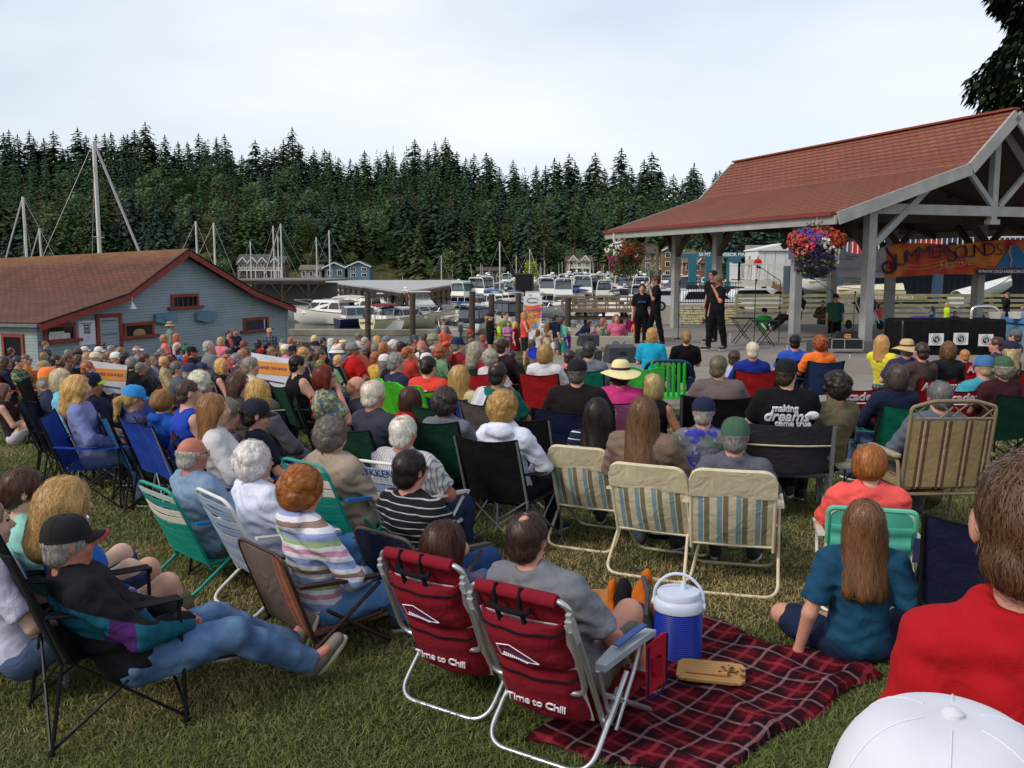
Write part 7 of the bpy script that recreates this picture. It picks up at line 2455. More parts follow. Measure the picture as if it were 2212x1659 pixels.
ROWS='''
a 75 600|dark haired woman in navy, leftmost head below the side window|20243c long|long 3a2820|-|-|
a 255 600|dark haired man in green plaid shirt with sunglasses on his head|@plaidg|short 241c18|-|a01c20|arm=lap,yaw=80
a 372 570|sunburnt man in dark glasses behind the plaid shirt man|c4703c|crew 6a5040|-|-|glass=sun,yaw=80
a 640 350|standing man in grey sweater below the long shed window|4a4850 long|short 5a4a3c|-|-|pose=stand,arm=clasp,yaw=80,bot=2c2a30,y=28.3
a 800 575|woman in crimson jacket in front of the shed wall|a81c34 long|short 2c201c|-|-|yaw=70
a 962 552|balding man in dark tee shirt against the shed wall|3a3a40|balding 4a3a30|-|-|yaw=60,sk=tan
a 1112 470|curly haired woman against the shed door|3a3440|curly 3a2820|-|-|yaw=60
a 1112 560|girl in purple patterned top below the curly haired woman|@purple_pat|long 3a2820|-|-|yaw=70,child=1,sc=.9
a 1250 540|woman with light brown hair left of the two pale caps|6a4a50|long 8a6a48|-|-|yaw=75
a 1400 450|person in bright white cap in front of the shed|c8c4b8|short 8a8278|cap e4e0d4|-|yaw=75
a 1352 540|man in cream cap just below the bright white cap|b8ac90|short 8a8278|cap d8ccac|-|yaw=75
a 1480 565|man with flat brown hair in white jacket|d8d8dc long|short 5c4c3c|-|-|yaw=80,sk=pink
a 1570 420|grey haired woman in glasses behind the row of caps|6a6460|short 7a7068|-|-|yaw=75,glass=clear
a 1640 545|man in white cap and coral shirt|c85038|short 9a9288|cap d8d8d0|1c3c94|yaw=75,sk=pink
a 1775 540|woman with full dark brown hair right of the coral shirt|3a2c40|curly 2c1e1a|-|-|yaw=70
a 1940 440|woman in white sun visor and grey cardigan|8a8c94 long|short 8a6a48|visor e8e8e4|-|yaw=75,sk=pink
a 1870 620|woman with grey cap of hair and glasses in black hoodie|1c1c20 hood|bowl 7a7270|-|143c2c|yaw=70,glass=clear,wf=1.2
a 2150 590|boy in pale grey hoodie beside the woman in the visor|9a9aa4 hood|short 8a6a44|-|-|yaw=80,child=1,sc=.85
a 620 690|person in tan sun hat behind the orange cap|8a7a60|short 9a8a70|bucket 9a8060|-|yaw=70
a 700 830|older man in bright orange cap|2c3048|silver b8b0a4|cap e87c38|1c2240|yaw=72,sk=red,hi=1
a 880 850|woman with pale blonde bob and turquoise striped top|6cb0c8|bob c4b490|-|-|yaw=72,sk=pink,hi=1
a 1110 960|woman with long wavy blonde hair left of the navy cap man|7a80b0 long|wavy c8a060|-|-|yaw=68,hi=1
a 1300 910|large man in navy cap with white and lime brim|141830|short 241a16|cap 0e1636 b8d040|4c5a48|yaw=68,wf=1.5,hi=1,sk=tan,gy=9.6
a 1900 1110|woman in sky blue cap with blonde ponytail|@bluejkt long|pony b89858|cap 2c88c8|2c5c8c|yaw=66,hi=1,hp=-12,gy=8.8
a 60 1010|woman with long brown hair in black vest sitting on the grass|2c2228 tank|long 5a3828|-|-|pose=floor,arm=clasp,leg=knees,yaw=80,bot=c4bcc0
b 190 75|tall man in tan brimmed hat and sage shirt by the shed|6c8474 long|short 6a5a48|bucket 9c8c68 4a3c30|-|pose=stand,arm=down,yaw=60,glass=sun,y=28.6
b 115 270|woman with short auburn hair in coral shirt standing|e0746c|curly 9a6a48|-|-|pose=stand,arm=clasp,yaw=80,bot=a89880,sk=pink,y=26.5
b 285 245|red haired woman in white patterned top standing by the shed|d0c0bc tank|long 9a4a2c|-|-|pose=stand,arm=clasp,yaw=60,sk=pink,y=27.0
b 400 385|short haired man in profile behind the black and green caps|c8c8c8|crew 3a2c24|-|-|yaw=75,sk=tan
b 425 440|person in green cap with red collar|a03020|short 2a2420|cap 1c6a50|-|yaw=75
b 500 455|man in black cap and black jacket in front of the green cap|18181c long|short 2a2420|cap 101012|2c5c8c|yaw=75,sk=red
b 735 380|bulky man with grey stubble hair in grey tee shirt|74747a|crew 9c948c|-|-|yaw=70,wf=1.4,sk=pink,hi=1,sc=1.05
b 905 300|woman in pink shirt standing with her back turned|d8788c|bob a88458|-|-|pose=stand,arm=clasp,yaw=10,bot=c8c8c4,y=25.5
b 1010 205|woman with dark hair and red scarf standing by the shed|3a3c4c long|bun 1c1416|-|-|pose=stand,arm=cross,yaw=120,extra=scarf,y=29.5
b 1100 165|woman in navy jacket standing behind the red scarf woman|24283c long|pony 4a382c|-|-|pose=stand,arm=clasp,yaw=120,y=30
b 1235 345|red haired woman in blue shirt seated near the scarf woman|3a50a8|bob 6a3420|-|-|yaw=60,sk=pink,glass=clear
b 1215 490|ruddy man in dark sunglasses behind the grey haired head|5a6a8c|crew a06a48|-|-|yaw=80,glass=sun,sk=red
b 1130 560|man with thick grey hair seen from behind in dark shirt|3c3c44|silver 6c6a68|-|1c3c94|yaw=60
b 925 650|woman with blonde fringe and bare shoulders|1c1c20 tank|bob b0864c|-|1c3c94|yaw=80,sk=pink
b 1330 655|man with cropped grey hair in cream shirt|c4bca8 long|silver 8c8880|-|c8c0b0|yaw=62,hi=1
b 290 690|man with dark grey hair in grey tee shirt near the navy visor|5a5a62|silver 4c4844|-|143c2c|yaw=65,wf=1.2
b 480 740|person in faded navy cap leaning forward|a89c90 long|short 8a8278|cap 2a3050|-|yaw=75,rec=0
b 640 905|white haired woman in glasses and denim jacket|3c5a80 long|perm c4bca8|-|-|yaw=65,glass=clear,hi=1
b 450 1025|broad man in blue basketball vest with lime piping|2440a0 tank|crew 3c2c24|-|1c3c94|yaw=60,wf=1.3,hi=1,sk=fair,arm=clasp,rec=2,extra=lime,gy=8.2
b 1170 920|smiling woman with long brown hair in grey hoodie|4a4648 hood|long 4a3024|-|143c2c|yaw=85,hi=1,hy=-5
b 1450 1040|woman with layered blonde bob in grey top|5c5a62 long|bob c09c54|-|5c5450|yaw=40,hi=1
b 85 1160|boy with light brown hair in bright blue jacket|1c4ca0 hood|bowl 8a6438|-|-|yaw=50,child=1,sc=.9,hi=1,hp=-15
b 1000 1330|man with grey hair and wire glasses in banded sweater|@greyband long|silver 7a7268|-|a01c20|yaw=66,wf=1.3,hi=2,glass=clear,sk=pink,arm=clasp,rec=4,gy=7.0
b 815 1270|woman with smooth light brown hair behind the banded sweater|c8c4c4 long|long 8a6038|-|-|yaw=70,hi=1
b 1410 1340|boy in dark cap and navy tee shirt eating|14182c|short 2a2420|cap 1c1e2a|1c3c94|yaw=70,child=1,sc=.92,bots=shorts,bot=4a9c50,hi=1,hp=-10,leg=low
b 1440 330|woman with very long black hair in red top|a81c20|xlong 181214|-|-|yaw=70,sk=tan
b 1570 365|woman with black hair tied back in navy hoodie|181c2c hood|bun 121012|-|-|yaw=70,sk=tan
b 1590 170|standing man in pale cap and plaid shirt at the shed corner|@plaidb|short 4a3a30|cap a89c80|-|pose=stand,arm=down,yaw=150,sk=red,y=30
b 1790 335|woman in grey cap with blonde hair near the shed corner|6a6460|long b8945c|cap 6a6a70|-|yaw=90
b 1890 290|woman with auburn hair leaning over by the water|c0a894|long 8a5030|-|-|yaw=100,hp=-10,y=32
b 2010 350|woman with brown hair smiling near the water|3a2c30|long 4a2c20|-|-|yaw=110,sk=pink,y=31
b 1930 440|man in black cap and white collar|d0d0d4|short 3a3a3a|cap 141418|-|yaw=65,sk=red
b 2080 480|man with tousled sandy hair in grey jacket|6a6264 long|curly a88050|-|5c5450|yaw=60
b 1990 630|heavy bearded man in sleeveless black shirt|141416 tank|short 1c1614|-|143c2c|yaw=55,wf=1.5,hi=1,sk=fair
c 20 275|woman with teased pale blonde hair by the water|a0a0a8|curly c8b078|-|-|yaw=60
c 140 300|dark haired man in sunglasses behind the navy cap|2a2a30|short 2c2420|-|-|yaw=80,glass=sun
c 30 370|man in navy cap and striped white shirt|@pin|short 8a8278|cap 161c34|-|yaw=65
c 255 320|woman with long grey hair in pale blue top|6c98c0|long a8a49c|-|-|yaw=80,sk=pink
c 345 335|girl with brown hair behind the straw trilby|7a5a50|long 6a4030|-|-|yaw=70,child=1,sc=.9,y=24
c 420 350|person in straw trilby with black band|2a2a2c|short 3a3030|bucket d8c89c 1c1c1c|-|yaw=70
c 635 235|balding man in glasses standing at the water edge|b8b0a0|balding 6a5a4c|-|-|pose=stand,arm=clasp,yaw=70,glass=clear,sk=red,y=27
c 330 450|person in white bucket hat|3a3c44|short 8a8278|bucket e0d8cc c8bcb0|1c2240|yaw=55
c 545 425|heavy man in grey cap and red polo shirt|b81c1c|short 8a6a50|cap 84868c 24408c|1c2240|yaw=75,wf=1.5,sk=red,hi=1
c 95 500|woman with brown hair and olive scarf|66782c|short 4a3024|-|a01c20|yaw=70,extra=scarf2
c 725 305|man with grey wavy hair left of the sunglasses woman|5a6068|silver 9a948a|-|-|yaw=60
c 790 390|woman with auburn layered hair in navy top|24243c long|bob 6a3c24|-|oval|yaw=50
c 900 290|blonde woman with sunglasses pushed up in blue floral top|3c7ca0|bob a8844c|-|-|yaw=80
c 990 390|woman with light brown short hair in magenta top|c41c5c|bob 8a5c38|-|oval|yaw=50
c 1035 300|man in grey cap near the water edge|6a7078|short 5a5048|cap 6a7880|-|yaw=100
c 1135 375|woman with fluffy white hair near the water edge|c0bcb8|perm d8d4cc|-|-|yaw=100
c 1240 385|man with thick dark hair in orange red shirt|b83c20|short 2a1c1a|-|oval|yaw=55,wf=1.2,sk=red
c 1375 375|dark haired woman in low black top facing the camera|141416 tank|bun 2a1c18|-|-|yaw=140,sk=pink
c 1430 270|bearded man in dark green cap by the water|3a5a50|short 3a2c24|cap 2c5048|-|yaw=130,sk=red,y=27
c 1575 245|woman with straight dark hair by the boat dock|2a2430|long 2a1c18|-|-|yaw=110,y=29
c 1530 370|bald man in white polo shirt|d4d8e4|bald b87858|-|oval|yaw=55,sk=red,wf=1.2
c 1690 290|man in olive cap and stone coloured tee shirt|a89c90|short 8a8278|cap 8c8c70|1c2240|yaw=60,wf=1.2,hi=1
c 1820 40|woman in grey top beyond the coral shirt woman|5a5a68|curly 4a3028|-|-|pose=stand,yaw=150,y=32
c 1835 125|woman in coral sweater standing with folded arms|e0644c long|short 8a8078|-|-|pose=stand,arm=cross,yaw=150,glass=sun,bot=8c8878,y=28
c 2035 360|man in navy cap and dark red shirt in dark green chair|7c1c24|silver 8a8278|cap 16224c|143c2c|yaw=50,hi=1
c 1165 610|man with thick grey hair in navy shirt beside lime chair|2c2c48|silver 8c8880|-|5cb028|yaw=50,wf=1.2,hi=1
c 1620 650|dark ponytailed man in coral tee with big white letters|dc4438|bun 2a1c1a|-|5cb028|yaw=35,wf=1.2,hi=1,extra=AL
c 160 810|woman with straight auburn red hair and black glasses|@floral|bob 6a2414|-|143c2c|yaw=75,wf=1.3,arm=chin,hi=2,glass=clear,sk=pink,hy=-10
c 620 960|bald man with sunglasses pushed back on his head|3c4046|bald b08060|-|-|yaw=75,hi=1,sk=pink,hp=-20,sh=0.26
c 850 1050|man with white hair around a pink bald crown|3a3a48|balding d4ccb8|-|143c2c|yaw=40,hi=2,sk=red
c 1370 1130|woman with smooth brown bob in red hooded jacket|a01418 hood|bob 4a2c1e|-|-|yaw=25,hi=2,leg=cross,gy=8.6
c 1870 1160|woman with bushy dark grey hair in grey sweater|6c6e78 long|curly 3c3430|-|143c2c|yaw=25,hi=2,arm=eat,gy=8.0
k 190 900|woman with long straight blonde hair in pale yellow shirt|c4b884 long|long b89458|-|1c3c94|yaw=30,hi=2,gy=9.6
k 400 560|woman with long grey blonde hair in dark green chair|8a1c24|wavy a09884|-|143c2c|yaw=40,hi=1
k 760 520|woman with brown bob in maroon jacket|2c1a20 long|short 3c241c|-|5c5450|yaw=45,wf=1.2,hi=1
k 872 640|boy with dark hair right of the maroon jacket|2a2a30|short 241c1a|-|-|yaw=30,child=1,sc=.9,pose=floor,arm=clasp
k 1300 600|woman with streaked blonde bob and white shirt|c8c8cc|bob a8884c|-|a01c20|yaw=20,hi=2
k 1625 650|man with short dark hair in salmon shirt|c86c64|short 2c2420|-|-|yaw=20,pose=floor,arm=clasp,sc=1.1
k 1880 560|man with short dark grey hair in grey tee shirt|6c7080|short 3c3836|-|0c6c54|yaw=20,hi=2
k 690 880|man with thinning dark hair in teal shirt and white towel|0c5c54|balding 2c2826|-|5c5450|yaw=35,hi=2,extra=towel,sk=tan,gy=9.2
k 1720 850|large man in black cap and black tee shirt stretching his arm|1c1618|short 5a5654|cap_snap 161618|1c2240|yaw=12,wf=1.5,hi=2,arm=rest,sk=pink,hatyaw=0,gy=8.6
6 1600 525|woman in wide cream sun hat with dark ribbon|c83c80|curly 3a2024|sunhat e4d49c 3a2440|d87aa8|yaw=12,hi=1
6 1885 640|woman with streaked blonde pixie bob in black halter top|141214 tank|bob b09c68|-|-|yaw=40,hi=2,sk=tan,hy=25,rec=4,gy=9.2
6 1400 880|woman with long very dark hair in navy striped top|@navystripe long|xlong 241816|-|-|yaw=22,hi=3,sh=.34,res=.012,rec=18,sc=1.0,gy=7.1
6 1800 880|woman with long light brown hair in taupe sweater|7a6658 long|xlong 6a4a30|-|-|yaw=22,hi=3,wf=1.2,sh=.34,res=.012,hy=8,rec=16,sc=1.0,gy=6.45
6 580 830|woman with curly golden hair in white hooded jacket|d8dcec hood|curly b48c50|-|141416|yaw=30,hi=3,hy=-15,res=.0135,gy=7.0
6 1875 190|blonde child in turquoise shirt kneeling by the stage|1c9cc0|bob 9a7038|-|-|yaw=10,child=1,sc=.95,pose=stand,arm=clasp,z=-.17,uvz=1,bot=3a3a44,rec=-8,y=15.2
6 2175 210|woman with low blonde bun in black tee shirt|121214|bun 9a7c50|-|-|yaw=5,hi=2,arm=clasp
6 1930 360|head with grey brown hair behind the green plastic chair|5a5048|short 7a6450|-|-|yaw=5,child=1,pose=floor
7 530 470|stout man with brown grey hair in taupe tee shirt|6a5c5a|silver 6a6050|-|141416|yaw=10,wf=1.5,hi=2,arm=rest,hy=-25,sk=pink,gy=9.6
7 665 390|boy with dark brown hair in pale blue shirt|a8b4d8|short 3a241e|-|-|yaw=10,child=1,pose=floor,arm=clasp,sc=1.1
7 825 325|man with cropped white hair in royal blue sweater|1c2c80 long|silver d0c4b0|-|a01c20|yaw=5,hi=2,sk=red
7 1200 250|woman with short black hair in bright blue top|2c50b0|short 1c1214|-|1c2240|yaw=5,hi=1
7 1420 265|woman with fluffy copper hair in neon orange top|f07830|perm 9a4c24|-|2a3c64|yaw=-2,hi=2
7 1130 530|large man in black cap and black lettered tee shirt|121214|short 3a2c20|cap 0e1014|3a3638|yaw=8,wf=1.5,hi=2,hy=-35,sk=fair,nochair=1,z=0,gy=8.5
7 1560 640|man with curly dark brown hair in olive tee shirt|68604a|curly 2c201a|-|-|yaw=-25,hi=2,wf=1.2
7 395 870|man in navy cap and blue flowered shirt|@hawaii|short a09890|cap_snap 181e3c|-|yaw=8,hi=1,sk=pink,hatyaw=0,gy=7.5
7 675 1080|man in faded green cap with curly grey hair|585a66|short 7a7672|cap 3c5c48|-|yaw=15,hi=2,sh=.34,res=.012,rec=18,sk=pink,sc=1.0,gy=6.1
8 590 260|small blonde girl in yellow shirt with windblown hair|d8cc40|long 9a7040|-|-|yaw=60,child=1,pose=floor,leg=kneel,sc=1.05,z=-.17,uvz=1,arm=point,bot=2c4468,y=14.6
8 800 310|man in tan brimmed hat with red band|3a3458|short 8a7a60|sunhat b8a878 8c1c20|2c5c8c|yaw=0,hi=1
8 930 335|child with dark red brown hair beside the tan hat|4a3a3a|short 2c1a18|-|-|yaw=-10,child=1
8 1165 320|woman with smooth light brown bob in dark vest|20242a|bob 6a4c30|-|-|yaw=-5,hi=1
8 1310 370|toddler with strawberry blond hair in dotted top|7a2c30|short 9a6434|-|-|yaw=-5,child=1,sc=.8
8 1590 275|woman in profile with dark red hair at the black cloth table|3a3040|bun 3a1c1a|-|-|yaw=-60,sk=pink
8 1755 200|person in grey lettered cap at the right edge|4a3c40|short 4a3c34|cap 5c5860|-|yaw=-30,hi=1
8 1715 320|blonde woman in navy cap with pale strap|3a4448|long b09a70|cap_snap 1c2038|a01c20|yaw=-30,hi=1
8 1640 480|man with curly grey hair in green cap and dark red collar|3c1c20|curly 8a8478|cap 3c5c40|143c2c|yaw=-15,hi=1,wf=1.3,sk=pink
8 1480 470|person in turquoise tie dye shirt left of the green cap|3c98a8|short 8a7a60|cap 3c6c98|-|yaw=-5
8 710 550|woman with wavy grey brown hair in navy jacket|1c2238 long|bob 4a3e38|-|0c6c54|yaw=-5,hi=2
8 1085 730|man with tousled iron grey hair in blue grey shirt|5c6474 long|silver 6a6866|-|-|yaw=-3,hi=3,wf=1.3,sh=.42,res=.0135,gy=7.4
8 480 1330|woman with copper bob in coral tee shirt leaning on her hand|e85a54|bowl 9a5c2c|-|-|yaw=15,hi=3,sh=.30,res=.011,arm=chin,hy=-20,wf=1.1,gy=5.7
k 585 120|teenage girl in black sweater and navy cap with folded arms|1c181c long|pony a88048|cap 1c1c38|-|pose=stand,arm=cross,yaw=100,bot=14141c,bots=brief,y=24.5,sc=0.82
k 780 110|dark haired woman in green top behind the neon shirt boy|6c9c4c|bun 2c1e1a|-|-|pose=stand,yaw=140,y=26
k 700 215|boy in neon yellow shirt and beige shorts|b4e028|short b07c40|-|-|pose=stand,yaw=90,child=1,sc=0.58,bot=a89878,bots=shorts,y=24.5
k 815 215|laughing girl in lilac shirt|b878b0|long 4a2c20|-|-|pose=stand,arm=clasp,yaw=150,child=1,sc=0.62,y=24.5
k 912 225|blonde girl in dark red dress|6a1420 dress|long b08850|-|-|pose=stand,arm=down,yaw=110,child=1,sc=0.65,bot=c0b8c0,y=24.5
k 1035 110|tall girl in coral vest with folded arms|dc4c40 tank|xlong 9a6a44|-|-|pose=stand,arm=cross,yaw=80,bot=242426,bots=shorts,sc=0.86,shoe=0,y=24.5
k 1210 320|small girl with brown hair in white sundress|c4b8ac dress|long 5a3824|-|-|pose=stand,arm=clasp,yaw=30,child=1,sc=0.58,y=24.5
k 1330 240|girl with long brown hair in leaf print dress|@floral2 dress|xlong 6a4430|-|-|pose=stand,arm=down,yaw=15,child=1,sc=0.7,y=24.5
k 1430 140|boy with dark hair in navy shirt and grey shorts|141c34|short 2c1c18|-|-|pose=stand,arm=down,yaw=60,child=1,sc=0.78,bot=6a6a6c,bots=shorts,y=24.5
k 1515 185|girl with brown ponytail in mint shirt|5cb098|pony 4a2a20|-|-|pose=stand,arm=point,yaw=40,child=1,sc=0.76,bot=2c8c80,bots=shorts,y=24.5
k 1385 410|girl with tangled sandy hair in white shirt|c8c4c4|wavy 8a6a48|-|-|pose=stand,arm=point,yaw=60,child=1,sc=0.6,y=24.5
k 1595 300|girl in straw hat and purple shirt pulling a friend|44288c|long b89060|bucket e0c888|-|pose=stand,arm=point,yaw=-80,child=1,sc=0.64,bot=3a5070,bots=shorts,y=24.5
k 1880 215|child in navy top bending over the low wall|181c38 long|short 3a2420|-|-|pose=stand,arm=down,yaw=60,child=1,sc=.7,rec=-50,z=.05,uvz=1,y=26
k 1980 270|toddler in red hoodie on the low wall|a81c20 hood|short 4a2c20|-|-|pose=floor,arm=clasp,child=1,sc=.8,yaw=150,z=.2,uvz=1,y=26
k 2065 190|woman with long brown hair in patterned top on the low wall|@floral|long 6a4430|-|-|pose=floor,arm=prop,yaw=120,z=.2,uvz=1,y=26
t 1700 875|girl in pink dress kneeling on the low wall|c8607c|long 6a4830|-|-|pose=floor,arm=prop,yaw=170,child=1,z=.2,uvz=1,y=26
t 1825 855|small child in maroon jacket and grey leggings|6a1440 long|short 241618|-|-|pose=stand,arm=down,yaw=30,child=1,sc=.62,z=.0,uvz=1,bot=4a4c58,y=29
t 1880 900|child in orange shirt behind the left singer|d8704c|short 5a3a28|-|-|pose=stand,child=1,sc=.6,yaw=10,z=.0,uvz=1,bot=c0a898,y=28
k 320 335|man in orange red cap on the dock edge|2c2420|short 4a3a30|cap b83c20|-|yaw=90,sk=red,y=34
k 345 450|woman with brown hair sitting near the dock in teal|1c7c90|bob 5a3c2c|-|-|yaw=90,y=27
k 490 405|small girl with red brown hair in pink top by the dock|a83c58|long 7a4030|-|-|yaw=90,child=1,sc=.9,y=27
k 600 660|person with grey hair in white speckled shirt and red chair|c8bcc0|curly 8a8678|-|a01c20|yaw=50,sc=.95
k 1140 480|child with long dark hair crouching beside the blue disc|8a6a60|long 3c2820|-|-|yaw=40,child=1,sc=.8,pose=floor
p 285 470|laughing singer in black with a blue print on his chest|101214|short 3c2c24|-|-|pose=stand,arm=down,yaw=190,z=SZ,uvz=1,bot=0e0e10,hi=1,sk=pink,extra=print,sc=1.02,y=24.6
p 415 395|singer in black and sunglasses holding a microphone to his mouth|101214|short 3c2820|-|-|pose=stand,arm=mic,yaw=262,z=SZ,uvz=1,bot=0e0e10,hi=1,glass=sun,sk=tan,sc=1.03,legst=1,extra=mic,y=24.2
p 950 345|tall dark haired singer in black behind the brown cap|101214|short 201816|-|-|pose=stand,arm=down,yaw=235,z=SZ,uvz=1,bot=0e0e10,hi=1,glass=sun,sk=red,sc=1.04,y=23.3
p 995 400|singer in brown cap and sunglasses in black clothes|101214|crew 4a3c30|cap 6c5c48|-|pose=stand,arm=mic,yaw=240,z=SZ,uvz=1,bot=0e0e10,hi=1,glass=sun,sk=red,sc=1.02,hp=-20,legst=1,wf=1.2,extra=mic,y=22.3
p 1770 525|guitarist in black hat and sunglasses on a stool|101012|short 241c18|bucket 141414|-|yaw=250,z=SZ,uvz=1,bot=0e0e10,sh=.62,leg=out,glass=sun,hy=15,y=26.5
p 2105 560|man in dark green shirt and glasses by the stroller|2c5c48|short 3a2c24|cap 241c1c|-|pose=stand,arm=down,yaw=200,z=SZ,uvz=1,bot=14141a,wf=1.2,glass=clear,sk=pink,y=28.5
p 1435 690|drummer in bright green tee shirt and dark glasses|1c9c50|short 201818|cap 141414|-|yaw=190,z=SZ,uvz=1,sh=.45,glass=sun,arm=rest,y=30
p 1550 770|grey haired man in pale blue shirt sitting behind the stage|8498a8|silver a8a49c|-|-|yaw=200,sk=red,z=-.5,uvz=1,y=33
p 855 775|elderly man in dark jacket sitting against the block wall|241c20 long|balding 5a4c44|-|-|yaw=235,sk=tan,z=-.75,uvz=1,y=38
p 1985 610|person in camouflage shirt behind the band|@camo long|short 3a2c24|-|-|pose=stand,yaw=190,z=-.5,uvz=1,sc=.95,y=33
p 1295 175|grey haired woman in beige on the white deck|b8b0a0 long|short a8a49c|-|-|pose=stand,arm=clasp,yaw=200,z=DZ,uvz=1,bot=d0ccc4,y=62.6
p 1375 175|woman in red jacket on the white deck|b82820 long|short b8a88c|-|-|pose=stand,arm=clasp,yaw=190,z=DZ,uvz=1,bot=d0ccc4,y=62.6
p 560 850|person in white crouching at the foot of the left post|c8c8c8|short 4a3a30|-|-|pose=floor,yaw=200,z=-.6,uvz=1,y=33
p 660 830|dark head of a child sitting behind the stage|6a4a40|short 3a2820|-|-|pose=floor,yaw=200,child=1,z=-.7,uvz=1,y=36
p 1210 870|child in magenta sitting behind the folding tables|b02060|bob 3a2820|-|-|pose=floor,yaw=170,child=1,z=-.6,uvz=1,y=35
p 1050 820|child in pale mint sitting behind the singers|a8c8bc|short 4a3828|-|-|pose=floor,yaw=150,child=1,z=-.7,uvz=1,y=35
r 680 720|girl in coral top and long mint skirt with raised arms|e06070|bob 2c1c1a|-|-|pose=stand,arm=up,yaw=170,child=1,sc=.80,z=-.5,uvz=1,bot=4cb09c,bots=skirt,y=34
r 1240 745|girl with long brown hair in blue vest|1c7ca8 tank|long 4a2c20|-|-|pose=stand,arm=point,yaw=-60,child=1,sc=.78,z=-.5,uvz=1,y=36
r 1400 705|girl in neon yellow shirt beyond the black cloth table|b8dc30|bob 9a7848|-|-|pose=stand,arm=point,yaw=80,child=1,sc=.78,z=-.5,uvz=1,bot=202024,y=38
r 1480 795|boy peering over the clear bins|3a4a6a|short 2c1e1a|-|-|pose=stand,yaw=180,child=1,sc=.68,z=-.4,uvz=1,y=31
r 2035 600|man in black with green bag holding up a phone|141618 long|crew 5a4030|-|-|pose=stand,arm=mic,yaw=290,z=-.5,uvz=1,bot=18181c,y=40
r 1750 770|person in navy jacket beside the second far post|1c2248 long|short 3a2c24|-|-|pose=stand,yaw=160,z=-.55,uvz=1,sc=.75,y=36
r 2195 730|child with red brown hair at the right edge|6a5a8c|short 6a3c28|-|-|pose=stand,child=1,sc=.7,yaw=180,z=-.5,uvz=1,y=36
n 975 75|bald elderly man in pale blue denim shirt|7c92ac long|bald b8b0a8|-|web1|yaw=45,hi=2,sh=.34,res=.011,sk=red,wf=1.3,rec=20,glass=clear,gy=6.2
n 1290 115|woman with short white hair in white shirt and glasses|d8dcec|perm d8d0cc|-|web2|yaw=50,hi=3,sh=.36,res=.011,wf=1.2,sk=pink,rec=20,glass=clear,bot=4a78b0,gy=5.75
n 1535 265|woman with curly copper hair in pastel striped hoodie|@pastel hood|curly 9a5c28|-|brown|yaw=48,hi=3,sh=.36,res=.011,hp=-12,bot=5c88b8,rec=12,gy=5.3
5 1000 1075|woman with wavy grey hair in beige cable sweater|9c8c7c long|curly 6a6058|-|web3|yaw=42,hi=2,sh=.35,res=.0135,wf=1.4,hp=-10,rec=22,gy=6.5
5 1625 1050|man with white hair and pink bald crown in striped shirt|@pin|balding d8d4c8|-|web4|yaw=30,hi=3,sh=.36,res=.0135,wf=1.5,sk=red,rec=16,gy=6.5
m 490 160|man with short dark hair in black striped polo shirt|@blackstripe|short 201814|-|fold|yaw=40,hi=3,sh=.34,res=.011,wf=1.2,sk=pink,glass=clear,bot=284878,gy=5.35
n 345 330|woman with long golden wavy hair in blue sweater|2458a4 long|wavy b08c54|-|-|yaw=52,hi=3,sh=.20,res=.011,leg=low,rec=8,hp=-8,gy=4.5
n 125 270|woman with smooth brown hair in mint shirt|8cc8bc|bun 4a2c20|-|-|yaw=60,hi=3,sh=.20,res=.012,leg=low,hp=-10,gy=4.7
n -60 440|person in pale lavender shirt cut by the left edge|c4c4dc|short 6a5a48|-|-|yaw=65,sh=.25,res=.014,leg=low,gy=4.9
'''
DZ=at(1630,607,62).z
def parse_opt(s):
 o={}
 for kv in filter(None,s.split(',')):
  k,v=kv.split('=')
  if v=='SZ':v=SZ
  elif v=='DZ':v=DZ
  elif k in('bot','top','shoe','sk','glass','extra','pose','arm','leg','bots'):v=v
  else:v=float(v)
  o[k]=v
 return o
_spots=[]
def colour_name(c):return CN.get(c,'coloured')
jit=random.Random(21)
PEOPLE={}
